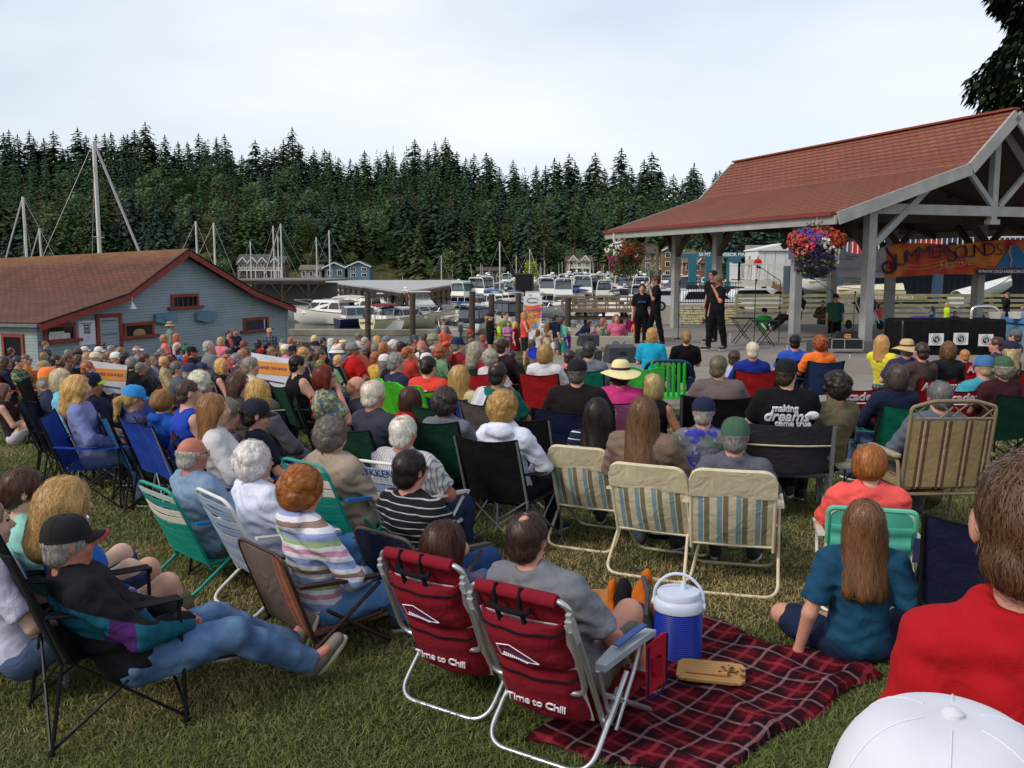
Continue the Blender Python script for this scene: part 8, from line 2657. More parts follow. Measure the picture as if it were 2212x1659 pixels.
for row in ROWS.strip().split('\n'):
 f=row.split('|')
 rg,X,Y=f[0].split()
 ox,oy,scl=REG[rg]
 u,v=ox+float(X)/scl,oy+float(Y)/scl
 lb=f[1]
 tp=f[2].split();hr=f[3].split();ht=f[4].split();ch=f[5]
 o=parse_opt(f[6])
 ex=o.pop('extra',None);o.pop('uvz',None);o.pop('nochair',None)
 kw=dict(pose='sit',arm='lap',hi=0,res=.018,rec=14)
 for k in('hi',):o[k]=int(o.get(k,0))
 if o.get('hi',0)>=1:kw['res']=.0155
 kw.update(o)
 for k in('rec','hy','hp'):kw[k]=round(kw.get(k,0 if k!='rec' else 14))
 kw['child']=bool(kw.get('child',0))
 if kw.get('shoe')=='0':kw['shoe']=None
 top=PT[tp[0][1:]]if tp[0][0]=='@' else cloth(tp[0])
 depth=kw.pop('y',None)
 if rg in 'abc' and kw['hi']==0 and kw['pose']=='sit' and not depth:kw['sc']=kw.get('sc',1.0)*.93
 gy=kw.pop('gy',None)
 if gy:
  q_=at(u,v,gy);zz=q_.z-gh(q_.x,gy)
  want=zz/kw.get('sc',1.0)-(.11+.65*math.cos(R(kw['rec'])))
  kw['sh']=round(min(.48,max(.15,want)),2)
 fem=hr[0]in FEMH and not lb.startswith(('man','large man','dark ponytailed man'))
 yaw=kw.pop('yaw',None)
 if yaw is not None and kw['hi']<2:yaw+=jit.uniform(-11,11)
 hatkw={}
 if ht[0]!='-':
  hatkw=dict(hat=ht[0],hatc=ht[1],hatc2=ht[2]if len(ht)>2 else None,hatyaw=0)
  kw.pop('hatyaw',None)
 kw.pop('hatyaw',None)
 sh=kw.get('sh',.40)
 kw.setdefault('bot',jit.choice(['2c3a58','3a4660','26282e','6a6250','4a5a78','4c4840']))
 kw.setdefault('sk',jit.choice(['fair','fair','pale','pink']))
 if kw['pose']=='sit' and 'leg' not in kw and kw['hi']<2:kw['leg']=jit.choice(['chair','chair','cross'])
 p,J,HM=person(uv=(u,v),yaw=yaw,label=lb,top=top,sleeve=tp[1]if len(tp)>1 else 'short',hair=hr[0],hc=hr[1],fem=fem,group='people in the concert audience' if rg in 'abc' else None,**hatkw,**{k:x for k,x in kw.items()if k not in('z','y')},z=kw.get('z'),depth=depth)
 PEOPLE[lb]=(p,J,HM,kw)
 yaw=-math.degrees(p.rotation_euler.z)
 a=R(yaw)
 x0,y0,z0=p.location
 short=' '.join(lb.split()[:9])
 s_=kw.get('sc',1.0)
 def ahead(dx,dy):return x0+dx*math.cos(a)+dy*math.sin(a),y0-dx*math.sin(a)+dy*math.cos(a)
 if ch=='oval':
  stacking_chair(x0,y0,z0,yaw,'terracotta chair with rounded back behind the '+short,'94503c','rounded terracotta chairs in one row')
 elif len(ch)==6 and ch!='oval' and all(c in '0123456789abcdef' for c in ch):
  fr=STEEL if ch in('141416','4c5a48')or jit.random()<.2 else BLK
  wb=kw.get('wf',1.0)
  if ch=='3a3638':continue
  c_=camp_chair(x0,y0,z0,yaw,ch,colour_name(ch)+' folding chair under the '+short,'folding camp chairs',frame=fr,holder=jit.random()<.5)
  c_.scale=(max(1,wb*.92),1,1)
 elif ch=='-' and kw['pose']=='sit' and rg in 'abc' and sh>.3 and not depth:
  cc=jit.choice(['143c2c','1c2240','141416','1c3c94','a01c20'])
  camp_chair(x0,y0,z0,yaw,cc,colour_name(cc)+' folding chair under the '+short,'folding camp chairs')
 if ex in('scarf','scarf2'):
  c=cloth('c8584c' if ex=='scarf' else '66782c')
  o_=bpy.data.objects.new('scarf',sdf_mesh([cap(J['neck']+V3(.05,.03,.02),J['neck']+V3(-.05,.03,.02),.045,.045),cap(J['neck']+V3(.03,.08,-.02),J['neck']+V3(.02,.13,-.20),.04,.05),cap(J['neck']+V3(-.03,.08,-.02),J['neck']+V3(-.02,.13,-.20),.04,.05)],.014,name='scarf'))
  o_.data.materials.append(c);link(o_,p)
 if ex=='AL':
  t=Vector(J['t']);P_=Vector(J['P'])
  bk=Vector((0,-1,0));bk=(bk-t*bk.dot(t)).normalized()
  for chh,dx in(('A',.10),('L',-.06)):
   text(chh,.17,frame(P_+t*.37-Vector((dx,0,0))+bk*.150,(1,0,0),None,t),WHT,p,'print',ext=.006,bold=.006)
 if ex=='print':
  m=mat('print_teal','2c6c9c',.8)
  mb=MB()
  for i in range(9):mb.box((-.09+.0225*i,.155,J['P'][2]+.33+.012*math.sin(i*2)),(.016,.01,.03+.01*math.sin(i)))
  mb.build('chest_print',m,p)
 if ex=='mic':
  W=Vector(J['wrL']);Hd=Vector(J['head'])+Vector((0,.12,-.06))
  MB().tube([W+Vector((0,.03,-.02)),W.lerp(Hd,.6)],[.012,.017],8).ball(W.lerp(Hd,.7),.026,8,6).build('microphone',BP,None).matrix_world=p.matrix_basis.copy()
  tag(bpy.context.scene.objects[-1]if False else[o_ for o_ in col.objects if o_.name.startswith('microphone')and 'label' not in o_ and o_.parent is None][-1],'hand microphone held by the '+short,'microphone')
 if ex=='lime':
  mb=MB()
  for s in(1,-1):
   S=Vector(J['sh'+'LR'[s>0]])
   mb.tube([S+Vector((s*-.035,.07*math.cos(t),-.05+.10*math.sin(t)))for t in[i*.52 for i in range(13)]],.006,5,closed=True)
  mb.build('piping',mat('lime','b4e040',.8),p)
 if ex=='towel':
  S=Vector(J['shL'])
  MB().sheet(lambda q_,w:(S.x-.06+.15*q_,S.y+.12-.30*w+.02*math.sin(9*q_),S.z+.07-.35*max(0,w-.45)**1.2-.2*max(0,.3-w)+.01*math.sin(12*w)),6,12,.02,(0,0,1)).build('towel',cloth('c8c8cc'),p,smooth=True)
# ------------------------------------------------------------ front rows: chairs matched to their sitters, picnic things
def seat_of(key):
 k=[l for l in PEOPLE if key in l][0]
 p,J,HM,kw=PEOPLE[k]
 return p.location.x,p.location.y,p.location.z,-math.degrees(p.rotation_euler.z),kw['sh']+.02
def gp(u,v):return Vector(on_ground(u,v,0.0))
TEAL=paint('0c8c7c',.4);CREAM=paint('d8ccac',.45);WFR=paint('d4d2ca',.4);BRN=paint('3c241e',.45);TAN=paint('84745c',.5);MINT=paint('5cb89c',.45)
x,y,z,w,n=seat_of('bald elderly man in pale blue')
lawn_chair(x,y,z,w,'teal framed web lawn chair with two white straps under the bald elderly man',TEAL,'web',['0c8c7c']*6+['d8d4c4','d8d4c4','0c8c7c','b8c8c4'],rec=24,bh=.58,sh=n,armpad=paint('1474b4'))
x,y,z,w,n=seat_of('short white hair in white shirt')
lawn_chair(x,y,z,w,'white framed lawn chair with pale blue webbing under the white haired woman',WFR,'web',['8c9cb8','a8b4c8']*5,rec=25,bh=.60,sh=n)
x,y,z,w,n=seat_of('beige cable sweater')
ro,bp,nr,up=lawn_chair(x,y,z,w,'teal web lawn chair with name tape under the woman in beige cable sweater',TEAL,'web',['0c8c7c']*5+['d8d4c4','d8d4c4','0c8c7c'],rec=24,bh=.60,sh=n,armpad=paint('1474b4'))
def tape(ro,bp,nr,up,t,tapec='b8c4b4',ink='3a5a58',s_=.055,boxed=True):
 c=bp(0,t)+nr*.060
 if boxed:MB().bar(c-Vector((.11,0,0)),c+Vector((.11,0,0)),.004,.05,up=up).build('name_tape',mat('tape',tapec,.6),ro)
 text('LYKKEN',s_,frame(c+nr*.006,(1,0,0),None,up),mat('ink2',ink,.7,var=0),ro,ext=.002)
tape(ro,bp,nr,up,.545)
x,y,z,w,n=seat_of('pink bald crown in striped shirt')
ro,bp,nr,up=lawn_chair(x,y,z,w,'white framed lawn chair with lettered pale blue webbing under the man in striped shirt',WFR,'web',['8c9cb8','c8ccd4']*4+['98a8c4'],rec=20,bh=.58,sh=n)
tape(ro,bp,nr,up,.535,ink='28304c',s_=.08,boxed=False)
x,y,z,w,n=seat_of('curly copper hair in pastel')
BRS=cloth('6a5a54',('stripes','X',.50,[(0,'6a5a54'),(.30,'a85c40'),(.325,'6a5a54'),(.36,'a85c40'),(.42,'5c4c48'),(.46,'a85c40'),(.52,'6a5a54'),(.56,'a85c40'),(.585,'6a5a54')]))
lawn_chair(x,y,z,w,'brown folding chair with faded orange striped cloth under the copper haired woman',BRN,'plain',[BRS],rec=20,bh=.50,sh=n,armpad=BRN,r=.011)
x,y,z,w,n=seat_of('black striped polo')
lawn_chair(x,y,z,w,'dark folding chair with navy cloth back under the man in black striped polo',mat('bronze','4a4038',.5),'plain',[cloth('1c2038')],rec=20,bh=.42,bw=.25,sh=n)
STR=cloth('b4a88c',('stripes','X',.1215,[(0,'ccc0a2'),(.20,'7899a2'),(.46,'ccc0a2'),(.52,'7c765e'),(.80,'ccc0a2')]))
CRM=cloth('cfc3a2')
for key,lb in(('very dark hair in navy striped','left one of three beige lawn chairs with blue and olive stripes'),('light brown hair in taupe','middle one of three beige lawn chairs with blue and olive stripes'),('faded green cap with curly','right one of three beige lawn chairs with blue and olive stripes')):
 x,y,z,w,n=seat_of(key)
 if 'middle' in lb:x+=.12;w+=4
 if 'left' in lb:x-=.05;w+=4
 lawn_chair(x,y,z,w,lb,CREAM,'header',[STR,CRM],rec=22,bh=.58 if 'right' in lb else .54,bw=.265 if 'left' not in lb else .24,sh=.30,group='beige striped lawn chairs',armpad=CREAM)
x,y,z,w,n=seat_of('copper bob in coral')
ro,bp,nr,up=lawn_chair(x,y,z,w,'mint green lawn chair with white legs under the woman in coral',WFR,'plain',[mat('mint_mesh','4cae94',.8)],rec=16,bh=.50,bw=.25,sh=n)
MB().sheet(lambda p,q:bp((p-.5)*.46,.25+.16*q,0)+nr*(.03+.02*math.sin(PI*p)+.01*math.sin(q*9)),8,6,.004,-nr).build('pocket',mat('mint_mesh2','58bca4',.8),ro,smooth=True)
MB().tube(fillet([bp(-.25,.26),bp(-.25,.505),bp(.25,.505),bp(.25,.26)],.04,5),.016,8).build('mint_tube',MINT,ro,smooth=True)
x,y,z,w,n=seat_of('tousled iron grey')
PST=cloth('94805c',('stripes','X',.158,[(0,'94805c'),(.52,'5c4634'),(.66,'b09c84'),(.72,'94805c'),(.78,'5c4634'),(.92,'94805c')]))
ro=rootchair(x,y,z,w,'brown metal patio chair with tan striped back and scrolled top rail',name='patio_chair',sc=1.08)
B=lambda xx,t,q=0:Vector((xx,-.22-.18*t-q,.40+t))
MB().sheet(lambda p,q:B((p-.5)*.60,.0+.50*q,.03*math.sin(PI*p)),8,8,.004,(0,-1,0)).build('backrest',PST,ro,smooth=True)
MB().tube(fillet([B(-.31,-.03),B(-.31,.60),B(-.15,.645),B(.15,.645),B(.31,.60),B(.31,-.03)],.03,4),.014,8).tube(fillet([B(-.31,.0),B(-.3,-.06),B(.3,-.06),B(.31,.0)],.04,4),.014,8).tube([B(-.31,.515),B(.31,.515)],.009,6).build('frame',TAN,ro,smooth=True)
sc_=MB()
for s in(1,-1):
 sc_.tube([B(s*(.30-.29*t),.60-.10*math.sin(PI*t))for t in[i/12 for i in range(13)]],.006,5).tube([B(s*.29*t,.53+.10*math.sin(PI*t))for t in[i/12 for i in range(13)]],.006,5)
sc_.build('scroll',TAN,ro)
for s in(1,-1):
 MB().tube(fillet([(s*.34,-.30,0),(s*.34,-.22,.60),(s*.34,.22,.62),(s*.34,.30,0)],.05,4),.014,8).build('leg',TAN,ro,smooth=True)
 MB().box((s*.35,.0,.63),(.06,.46,.03)).build('armrest',mat('tan_plastic','a8987c',.5),ro,bevel=.01)
MB().box((0,0,.40),(.60,.44,.05)).build('seat',PST,ro,bevel=.015)
x,y,z,w,n=seat_of('black lettered tee')
ro=rootchair(x,y,z,w,'charcoal director chair with pale piping and a side table',name='director_chair',sc=1.0)
ro.scale=(1.12,1,.78)
ch=cloth('37343a');GF=mat('grey_frame','85888a',.4,metal=.5)
MB().sheet(lambda p,q:((p-.5)*.62,-.20-.16*q-.05*math.sin(PI*p),.48+.54*q+.03*abs(p-.5)),12,10,.006,(0,-1,0)).build('backrest',ch,ro,smooth=True)
MB().tube([((p-.5)*.62,-.31-.052*math.sin(PI*p),.80-.0*p)for p in[i/10 for i in range(11)]],.009,5).build('piping',CRM,ro)
for s in(1,-1):
 MB().bar((s*.32,-.24,0),(s*.32,-.36,1.02),.035,.025).build('leg',GF,ro)
 MB().bar((s*.32,.26,0),(s*.32,.26,.62),.035,.025).build('leg',GF,ro)
 MB().bar((s*.31,-.26,.04),(s*.31,.26,.44),.03,.02).build('strut',GF,ro)
 MB().tube([(s*.32,-.28,.66),(s*.32,.30,.66)],.028,10).build('armrest',cloth('4a4c58'),ro,smooth=True)
MB().box((0,.02,.44),(.6,.48,.05)).build('seat',ch,ro,bevel=.015)
MB().box((.58,.05,.52),(.38,.40,.02)).build('side_table',mat('tray','9a9484',.6),ro,bevel=.008)
MB().bar((.40,.05,.50),(.32,.05,.22),.02,.02).build('strut',GF,ro)
M_=ro.matrix_basis
jp=M_@Vector((.60,.02,.535))
o=empty('mason_jar',jp,0,'clear handled drinking jar with green handle on the side table','jar')
MB().lathe([(.045,0),(.052,.02),(.052,.12),(.042,.14),(.044,.165),(.040,.165),(.038,.14),(.046,.118),(.046,.02)],18,capt=False).build('jar_glass',mat('jar_glass','b4c4cc',.08,trans=.7),o,smooth=True)
MB().tube(fillet([(.05,0,.11),(.10,0,.11),(.10,0,.04),(.05,0,.04)],.02,4),.009,8).build('handle',mat('green_plastic','2cb838',.4),o,smooth=True)
MB().lathe([(.044,.02),(.044,.09)],16).build('drink',mat('drink','b8c0c4',.3,trans=.5),o)
p,J,HM,kw=PEOPLE[[l for l in PEOPLE if 'black lettered tee' in l][0]]
def backframe(J,up_,dx=0,off=.16):
 t=Vector(J['t']);bk=Vector((0,-1,0));bk=(bk-t*bk.dot(t)).normalized()
 return frame(Vector(J['P'])+t*up_+Vector((dx,0,0))+bk*off,(1,0,0),None,t)
WP=cloth('d4d4d8')
for s_,sz,up_,dx,sh_ in(('making',.075,.435,-.03,0),('dreams',.125,.365,-.02,.3),('come true',.07,.302,.04,0)):
 text(s_,sz,backframe(J,up_,dx,.185),WP,p,'print',ext=.014,shear=sh_,bold=.002)
F_=backframe(J,.37,.20,.165)
MB().tf(F_@Matrix.Diagonal((.055,.038,.02,1))).ball((0,0,0),1.0,16,8).build('print',WP,p,smooth=True)
x,y,z,w,n=seat_of('bald man with sunglasses pushed')
beach_chair(x,y,z,w,'orange red beach chair with aluminium frame in mid crowd','c0301c',sc=1.1)
PA_=[]
for(a,lb,pan)in(((-.34,4.24),'crimson beach chair with pouches, left of the two at the front',False),((.10,3.79),'crimson beach chair with side pocket, right of the two at the front',True)):
 yaw,s_=33,1.0
 fwd=Vector((math.sin(R(yaw)),math.cos(R(yaw)),0));rgt=Vector((fwd.y,-fwd.x,0))
 o_=Vector((*a,0))+fwd*.36
 beach_chair(o_.x,o_.y,0,yaw,lb,'7c1626',sc=s_,words='Time to Chill',armpanel=pan)
 PA_.append((o_,yaw,s_))
(o1,w1,s1),(o2,w2,s2)=PA_
pw=o1-fwd*.10
person(pw.x,pw.y,0,yaw=w1-2,label='woman with auburn hair and sunglasses pushed up in the left crimson chair',pose='sit',arm='lap',rec=28,hy=-18,sh=.15,leg='low',fem=True,res=.011,top=cloth('5c5470'),bot=cloth('3a4a6a'),hair='long',hc='3c1c12',hi=3,hat=None,sk='fair',sc=.97)
pw=o2-rgt*.07+fwd*.02
pg,Jg,HMg=person(pw.x,pw.y,0,yaw=w2-3,label='man with dark hair and thin crown in heather grey tee shirt, right crimson chair',pose='sit',arm='lap',rec=12,sh=.15,lean=-14,leg='low',wf=1.2,res=.0095,top=cloth('74787e',vs=30,var=.08),bot=cloth('68665c'),bots='shorts',hair='balding',hc='3c2a20',hi=3,sk='pink',shoe='7c7e7a',sole='c4bca8',sc=1.0)
rr=gp(112,1648)
yaw=55.0
fw=Vector((math.sin(R(yaw)),math.cos(R(yaw)),0));rt=Vector((math.cos(R(yaw)),-math.sin(R(yaw)),0))
oc=rr+fw*.30-rt*.29
camp_chair(oc.x,oc.y,0,yaw,'16161a','black folding camp chair of the reclining man at the left front','folding camp chairs',holder=False)
JK=cloth('1b1c20',('patch',.42,.56,-.16,-.06,'16566a','48265e'))
pm,Jm,HMm=person(uv=(150,1172),z=0,yaw=yaw,label='man in black cap and black jacket reclining with legs stretched out in jeans',pose='sit',arm='lap',rec=32,sh=.24,leg='out',wf=1.2,res=.010,top=JK,sleeve='long',bot=cloth('4c6c94',('blotch',4,['6f8cae','40587c'],.42,.6),bump=.3),shoe='726c64',sole='c4bca0',hair='silver',hc='9a948c',hi=2,hat='cap',hatc='131316',hatc2='1a1416',sk='red',hp=2,sc=.99)
MB().tube([(.02*math.cos(t),.084+.0*t,.085+.02*math.sin(t))for t in[.7+i*.45 for i in range(12)]],.004,5).build('cap_emblem',mat('emblem_white','c8c8c8',.6),pm).matrix_local=HMm
MB().sheet(lambda a,b:((a-.5)*.12,.155+.014*b-.09*(a-.5)**2*4*.5,.024-.028*(2*a-1)**2),10,2,.006).build('brim_edge',mat('red_trim','a02430',.7),pm).matrix_local=HMm
b_=gp(40,1530)
camp_chair(b_.x-.25,b_.y+.35,0,62,'16161a','black folding camp chair cut by the left edge beside the reclining man','folding camp chairs',frame=STEEL)
pg2,_,_=person(uv=(1866,1128),yaw=8,label='girl with long light brown hair in blue tee shirt sitting on the grass',pose='floor',arm='prop',leg='cross',rec=6,res=.0105,fem=True,top=cloth('1c4660'),bot=cloth('1c2840'),bots='shorts',hair='xlong',hc='6e4a30',hi=3,sk='pink',shoe=None,wf=1.0)
f0=gp(1966,1482);yaw=24
fw=Vector((math.sin(R(yaw)),math.cos(R(yaw)),0));rt=Vector((math.cos(R(yaw)),-math.sin(R(yaw)),0))
oc=f0+fw*.30+rt*.29
camp_chair(oc.x,oc.y,0,yaw,'191d38','navy folding camp chair behind the boy in red at the right','folding camp chairs')
person(oc.x,oc.y+.02,0,yaw=yaw,label='child in turquoise vest in the navy camp chair at the right',pose='sit',arm='lap',rec=16,sh=.36,child=True,res=.013,top=cloth('1c9cb8'),sleeve='tank',bot=cloth('c8ccd0'),bots='shorts',hair='bob',hc='6a4a30',hi=2,sk='pink',sc=.85,lean=12,shoe=None)
person(uv=(2238,1135),depth=1.22,yaw=27,child=True,wf=.72,label='boy with short brown hair in bright red tee shirt at the right front',pose='stand',arm='down',res=.0075,top=cloth('a8141c',bs=400),bot='2c3a58',hair='crew',hc='553a26',hi=3,sk='pink',rec=2,hy=0,sc=.84)
person(uv=(2030,1850),depth=.66,yaw=12,child=True,label='person in plain white baseball cap cut by the bottom edge',pose='stand',arm='down',res=.0085,top=cloth('d8d8e0'),bot='2c3a58',hair='short',hc='5a4638',hi=2,hat='cap',hatc='d4d4dc',hatc2='d4d4dc',sk='fair',sc=.85)
# ------------------------------------------------------------ picnic things
def blanket():
 A,B,C,D=gp(1500,1345),gp(1905,1462),gp(1520,1712),gp(1130,1612)
 o_=(A+B+C+D)/4
 ux=(B-A).normalized();ang=math.atan2(ux.y,ux.x)
 inv=Matrix.Rotation(-ang,3,'Z')
 a,b,c,d=[inv@(p-o_)for p in(A,B,C,D)]
 def fn(p,q):
  P=(d*(1-p)+c*p)*(1-q)+(a*(1-p)+b*p)*q
  ed=min(p,1-p,q,1-q)
  z=.014+.016*(math.sin(P.x*9+3*math.sin(P.y*4))+1)*.5+.02*max(0,math.sin(P.y*11+2.2*math.sin(P.x*3.1)+1))**3+.045*math.exp(-((p-.93)/.05)**2)*q+.02*math.exp(-((q-.93)/.04)**2)
  P.x+=.025*math.sin(q*14)*(p>.9);P.y+=.03*math.sin(p*11)*(1 if q>.9 or q<.1 else 0)
  return(P.x,P.y,z if ed>.01 else .012)
 o=MB().sheet(fn,90,70,.006).build('picnic_blanket',mat('wool','5c0f1a',.95,var=.25,vs=40,bump=.6,bs=300,spec=.1,pat=('tartan',.20)),smooth=True)
 o.location=o_;o.rotation_euler=(0,0,ang)
 tag(o,'dark red and black tartan wool blanket spread on the grass','blanket')
blanket()
c=gp(1463,1428)
o=empty('water_cooler',(c.x,c.y,.03),R(-20),'round blue drinks cooler with white lid standing on the tartan blanket','cooler',sc=.98)
pr=[]
for i in range(24):pr+=[(.128,.005+i*.0108),(.131,.0095+i*.0108)]
MB().lathe(pr,40,(0,0,0)).build('cooler_body',mat('cooler_blue','10309c',.35,var=.03),o,smooth=True)
LWH=mat('cooler_white','ccd4e4',.35,var=.02)
MB().lathe([(.134,.262),(.136,.268),(.136,.30),(.126,.318),(.118,.325)],40).build('collar',LWH,o,smooth=True)
l_=MB().lathe([(.118,.322),(.119,.35),(.113,.362),(.05,.364),(.0,.364)],40,capt=False).build('lid',LWH,o,smooth=True)
MB().lathe([(.018,.362),(.014,.40),(.012,.405)],12,(.02,.03,0)).build('vent',LWH,l_)
MB().tube(fillet([(-.138,0,.285),(-.13,0,.38),(-.05,0,.455),(.05,0,.455),(.13,0,.38),(.138,0,.285)],.05,5),.0085,8).tube([(-.146,0,.285),(-.128,0,.285)],.02,14).tube([(.146,0,.285),(.128,0,.285)],.02,14).build('handle',LWH,o,smooth=True)
c=gp(1535,1480)
o=empty('cutting_board',(c.x,c.y,.055),R(-14),'rounded bamboo cutting board on the tartan blanket','cutting board')
BAM=mat('bamboo','b88c54',.55,var=.1,vs=4,pat=('stripes','Y',.03,[(0,'b88c54'),(.5,'a87c48'),(.93,'8c6438')]))
poly=fillet([(-.17,-.12,0),(.17,-.12,0),(.17,.12,0),(-.17,.12,0),(-.17,-.12,0)],.05,5)
poly=[(p.x*(1-.05*abs(p.y)),p.y)for p in poly[1:-1]]+[(-.17,-.08)]
MB().prism([(-.17,-.08),(-.15,-.115),(-.11,-.125),(.11,-.125),(.15,-.115),(.17,-.08),(.17,.08),(.15,.115),(.11,.125),(-.11,.125),(-.15,.115),(-.17,.08)],0,.016,'z').build('board',BAM,o,bevel=.004)
MB().tube([(-.12,-.06,.022),(.02,-.06,.024),(.08,-.055,.026)],[.005,.006,.014],6).build('wooden_spoon',BAM,o)
q=random.Random(3);cr=MB()
for i in range(26):cr.ball((q.gauss(.10,.03),q.gauss(.0,.03),.02+q.uniform(0,.012)),(q.uniform(.004,.011),)*2+(.005,),6,4)
cr.build('food_scraps',mat('crumbs','6a4024',.9),o)
c=gp(1368,1408)
o=empty('rucksack',(c.x,c.y+.1,0),R(-25),'orange and grey rucksack standing open behind the blue cooler','rucksack')
bo=sdf_mesh([ell((0,0,.16),(.14,.09,.17),None,.04),ell((0,.0,.05),(.14,.10,.06),None,.05),ell((.06,.02,.34),(.035,.03,.13),rotm(0,.2,.3),.03),ell((-.11,.0,.25),(.03,.06,.12),None,.03)],.010,sub=[ell((-.04,-.08,.30),(.055,.08,.15))],noise=(.004,20,1),name='bag')
bo.materials.append(cloth('c4641c'));ob=bpy.data.objects.new('bag',bo);link(ob,o)
ob=bpy.data.objects.new('pocket',sdf_mesh([ell((.05,-.09,.15),(.11,.05,.14),None,.05)],.012,noise=(.003,22,1)));ob.data.materials.append(cloth('3a3c42'));link(ob,o)
MB().ball((-.04,-.02,.27),(.05,.06,.12),12,8).build('opening_shade',cloth('1c1c20'),o,smooth=True)  # black solid in the bag's mouth, its colour stands for the shade inside
MB().tube([(.08,-.05,.42),(.12,-.10,.36),(.13,-.14,.24)],.014,6).tube([(-.02,.03,.42),(.0,-.02,.46),(.03,.03,.42)],.009,6).build('strap',cloth('4a4c54'),o)
c=gp(1300,1345)
o=MB().lathe([(.10,0),(.15,.05),(.165,.14),(.155,.14),(.13,.05),(.0,.02)],24,capt=False).build('wooden_bowl',wood('a87440'),smooth=True);o.location=(c.x,c.y,0);tag(o,'round wooden bowl on the grass in front of the man in grey','bowl')
c=gp(592,1262)
o=MB().box((0,0,.14),(.26,.16,.28),taper=1.05).build('paper_bag',mat('kraft','a07c50',.9,bump=.5,bs=12),bevel=.01);o.location=(c.x,c.y,0);o.rotation_euler=(0,0,.4);tag(o,'brown paper bag on the grass under the white web chair','bag')
def lump(name,u,v,r,c_,label,cat,zz=0,seed=1):
 q=random.Random(seed);p=gp(u,v)
 me=sdf_mesh([ell((q.uniform(-.4,.4)*r[0],q.uniform(-.4,.4)*r[1],r[2]*q.uniform(.7,1.1)),(r[0]*q.uniform(.6,.9),r[1]*q.uniform(.6,.9),r[2]*q.uniform(.7,1)),None,.06)for _ in range(4)],.014,noise=(.008,16,1),planes=[((0,0,.0),(0,0,-1))])
 o=bpy.data.objects.new(name,me);me.materials.append(cloth(c_));link(o);o.location=(p.x,p.y,gh(p.x,p.y)+zz);tag(o,label,cat)
lump('handbag',1625,1180,(.24,.14,.10),'2c1418','dark maroon bag on the grass beneath the right beige chair','bag',seed=3)
lump('handbag',1430,1160,(.16,.12,.08),'16301c','dark green bag on the grass under the middle beige chair','bag',seed=4)
lump('handbag',2000,1100,(.16,.12,.14),'54482c','tan brown handbag under the striped patio chair','bag',seed=5)
lump('handbag',1290,1095,(.2,.14,.12),'18181a','black jacket bundle hanging low between the black chairs and beige chairs','bag',seed=6)
lump('handbag',1130,1165,(.15,.2,.05),'a07848','tan hat and papers lying under the black folding chairs','hat',seed=8)
def chair_at(u,v,yaw,c_,lb,**k):
 p=gp(u,v)
 return camp_chair(p.x,p.y,p.z,yaw,c_,lb,'folding camp chairs',**k)
chair_at(1160,1105,24,'141416','empty black folding chair right of the curly haired woman in white',frame=STEEL)
chair_at(985,1080,32,'143c2c','tall dark green folding chair left of the white hooded jacket',tall=.05)
for u,v,yw,c_,lb in((330,1035,48,'24408c','blue and grey folding chair with drooping side bags, left one'),(385,1010,45,'24408c','blue and grey folding chair with drooping side bags, right one')):
 r_=chair_at(u,v,yw,c_,lb,fab2='5c5e68')
 for s in(1,-1):
  o=bpy.data.objects.new('side_bag',sdf_mesh([ell((s*.36,-.05,.46),(.08,.16,.16),None,.04)],.014,noise=(.008,18,1)));o.data.materials.append(cloth('62646e' if s>0 else '24408c'));link(o,r_)
r_=chair_at(225,1010,50,'3c4a3a','olive green folding chair with sagging cloth bag at its side',tall=.03)
o=bpy.data.objects.new('side_bag',sdf_mesh([ell((.40,.0,.44),(.09,.24,.15),None,.04)],.014,noise=(.008,18,1)));o.data.materials.append(cloth('3c4a34'));link(o,r_)
REDC='a0161e'
for u,yy,yw,lb in((1833,10.3,-2,'left'),(1985,11.3,-14,'second'),(2048,10.2,-3,'third'),(2128,13.4,22,'far'),(2215,11.0,-18,'right edge')):
 p=at(u,700,yy)
 r_=camp_chair(p.x,yy,gh(p.x,yy),yw,REDC,'bright red folding chair with white shop lettering, %s one of the lettered row'%lb,'red lettered folding chairs',tall=.02)
 text('Academy',.135,frame((.03,-.415,.835),(1,0,0),None,(0,-.36,.93)),cloth('d8d0d0'),r_,ext=.004,bold=.003)
 MB().box((.05,-.40,.765),(.30,.006,.012)).build('print_line',cloth('d8d0d0'),r_)
for u,yy,lb in((708,13.6,'left'),(738,13.2,'right')):
 p=at(u,700,yy)
 r_=camp_chair(p.x,yy,gh(p.x,yy),62,'1c2240','navy folding chair with gold letters on its back, %s of two'%lb,'navy lettered folding chairs',tall=.12)
 text('NGS',.15,frame((.05,-.43,.86),(1,0,0),None,(0,-.36,.93)),cloth('b8a060'),r_,ext=.004,bold=.003)
p=at(1446,800,13.0)
resin_chair(p.x,13.0,gh(p.x,13),12,'navy and lime green slatted plastic armchair near the stage','14284c','2cb42c',sc=1.15)
p=at(1395,850,10.8)
for i,(u,v,yy,yw,c_,lb)in enumerate(((868,870,10.2,60,'4cb828','folded lime green mat leaning beside the lime chairs'),(905,880,9.6,40,'4cb828','second lime green mat between the lime chairs and the red hooded jacket'),(1392,835,11.8,10,'44b844','lime green chair back beside the wide sun hat'))):
 p=at(u,v,yy)
 o=MB().sheet(lambda a,b:((a-.5)*.5,-.2*b+.02*math.sin(6*a),.45*b+.02*math.sin(9*a)),8,6,.03,(0,-1,0)).build('folded_mat',cloth(c_),smooth=True);o.location=(p.x,yy,p.z-.2);o.rotation_euler=(0,0,-R(yw));tag(o,lb,'mat')
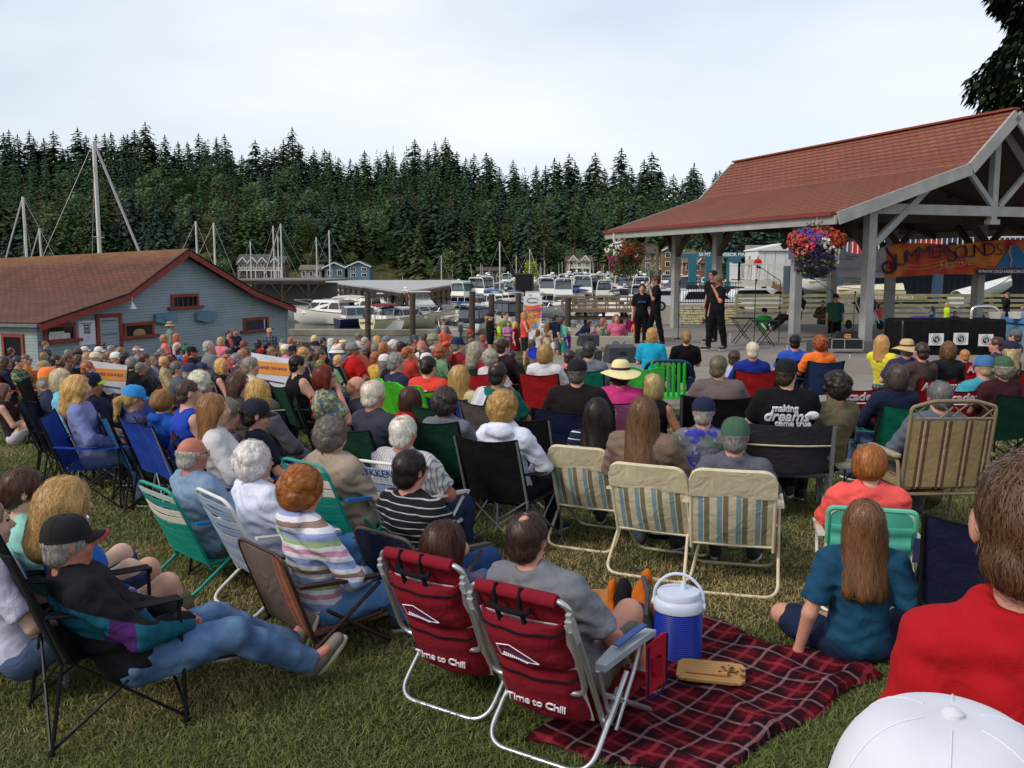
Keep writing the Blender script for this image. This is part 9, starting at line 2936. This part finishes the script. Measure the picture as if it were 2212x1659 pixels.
for u,v,yy,yw,lb in((583,802,12.6,40,'white and orange concert sign on wire legs behind the sleeveless man'),(229,815,13.5,30,'white and orange concert sign on wire legs at the left of the crowd')):
 p=at(u,v,yy)
 r_=empty('concert_sign',(p.x,yy,p.z),-R(yw-30),lb,'sign','concert yard signs')
 r_.rotation_euler=(0,R(8),-R(yw-30))
 MB().box((0,0,0),(.58,.012,.42)).build('board',mat('corrugated_white','d0d0d8',.6),r_)
 MB().prism([(-.26,-.06),(.28,-.02),(.28,.15),(-.26,.11)],-.012,-.008,'y').build('orange_print',mat('orange_print','e0903c',.6),r_)
 text('SUMMER SOUNDS',.058,frame((.01,-.015,.045),(1,0,.08),None,(-.08,0,1)),mat('print_purple2','7a4a7c',.6,var=0),r_,ext=.002)
 MB().box((.02,-.012,-.13),(.40,.006,.018)).build('small_print',mat('print_grey','4a4a58',.6,var=0),r_)
 MB().tube([(-.15,0,-.2),(-.15,0,-.75)],.005,4).tube([(.15,0,-.2),(.15,0,-.75)],.005,4).build('wire_leg',ALU,r_)
p=at(1153,763,20)
o=MB().lathe([(.135,0),(.135,.02),(.10,.02),(.095,.008)],24).build('flying_disc',mat('disc_blue','1430b0',.35));o.location=p;o.rotation_euler=(R(80),0,0);tag(o,'bright blue flying disc held up in front of the children','disc')
q=random.Random(31)
tops=['b83a34','2c3c70','d8d4cc','3a6a9c','5c5a62','8c8478','1c1c22','c87c8c','6a8c6a','a8946c','4a3c60','c8a040']
hcs=['4a3224','241c18','b08c54','6a625a','b8b0a4','7a5a3c','8a4a28']
fl=0
for(u0,u1,v0,n)in((20,560,766,12),(560,975,757,12),(100,640,790,7),(640,940,775,5)):
 for i in range(n):
  u=u0+(u1-u0)*(i+q.uniform(.1,.9))/n;v=v0+q.uniform(-9,9)
  hs=q.choice(['short','bob','long','curly','silver','balding','pony'])
  hat=q.choice([None]*6+['cap'])
  tc,hc_=q.choice(tops),q.choice(hcs)
  nm={'b83a34':'red','2c3c70':'navy','d8d4cc':'white','3a6a9c':'blue','5c5a62':'grey','8c8478':'stone','1c1c22':'black','c87c8c':'pink','6a8c6a':'sage','a8946c':'khaki','4a3c60':'plum','c8a040':'mustard'}[tc]
  hn={'4a3224':'brown','241c18':'dark','b08c54':'blonde','6a625a':'grey','b8b0a4':'white','7a5a3c':'light brown','8a4a28':'auburn'}[hc_]
  hw=dict(zip(['short','bob','long','curly','silver','balding','pony'],['short','bobbed','long','curly','cropped','thinning','tied back']))[hs]
  hatc=q.choice(['d8d4cc','2c3454','8c8468'])
  lb='person with %s %s hair%s in %s top, packed rows'%(hw,hn,' under a '+{'d8d4cc':'white','2c3454':'navy','8c8468':'khaki','a03028':'red'}[hatc]+(' cap' if hat=='cap' else ' sun hat')if hat else '',nm)
  person(uv=(u,v),yaw=None if u>1400 else q.uniform(50,85),label=lb,group='people in the packed rear rows',pose='sit',arm=q.choice(['lap','lap','cross']),rec=14,res=.018,top=cloth(tc),sleeve=q.choice(['short','long']),bot='3a4660',hair=hs,hc=hc_,hi=0,hat=hat,hatc=hatc,sk=q.choice(['fair','pink','pale','tan']),fem=hs in FEMH,sc=q.uniform(.84,.94))
from collections import defaultdict
dd=defaultdict(list)
for o in list(col.objects):
 if o.parent is None and 'label' in o and o.get('group')in('people in the packed rear rows','boats in the far marina rows'):dd[o['label']].append(o)
ORD=['first','second','third','fourth','fifth','sixth','seventh','eighth','ninth','tenth','eleventh','twelfth','thirteenth','fourteenth','fifteenth','sixteenth','seventeenth','eighteenth','nineteenth','twentieth']
for lb,L_ in dd.items():
 if len(L_)>1:
  L_.sort(key=lambda o:o.location.x/o.location.y)
  for i,o in enumerate(L_):o['label']=lb.replace(', packed rows','').replace(' in the crowded rows of the far marina',', far rows')+', %s from the left'%ORD[min(i,19)]
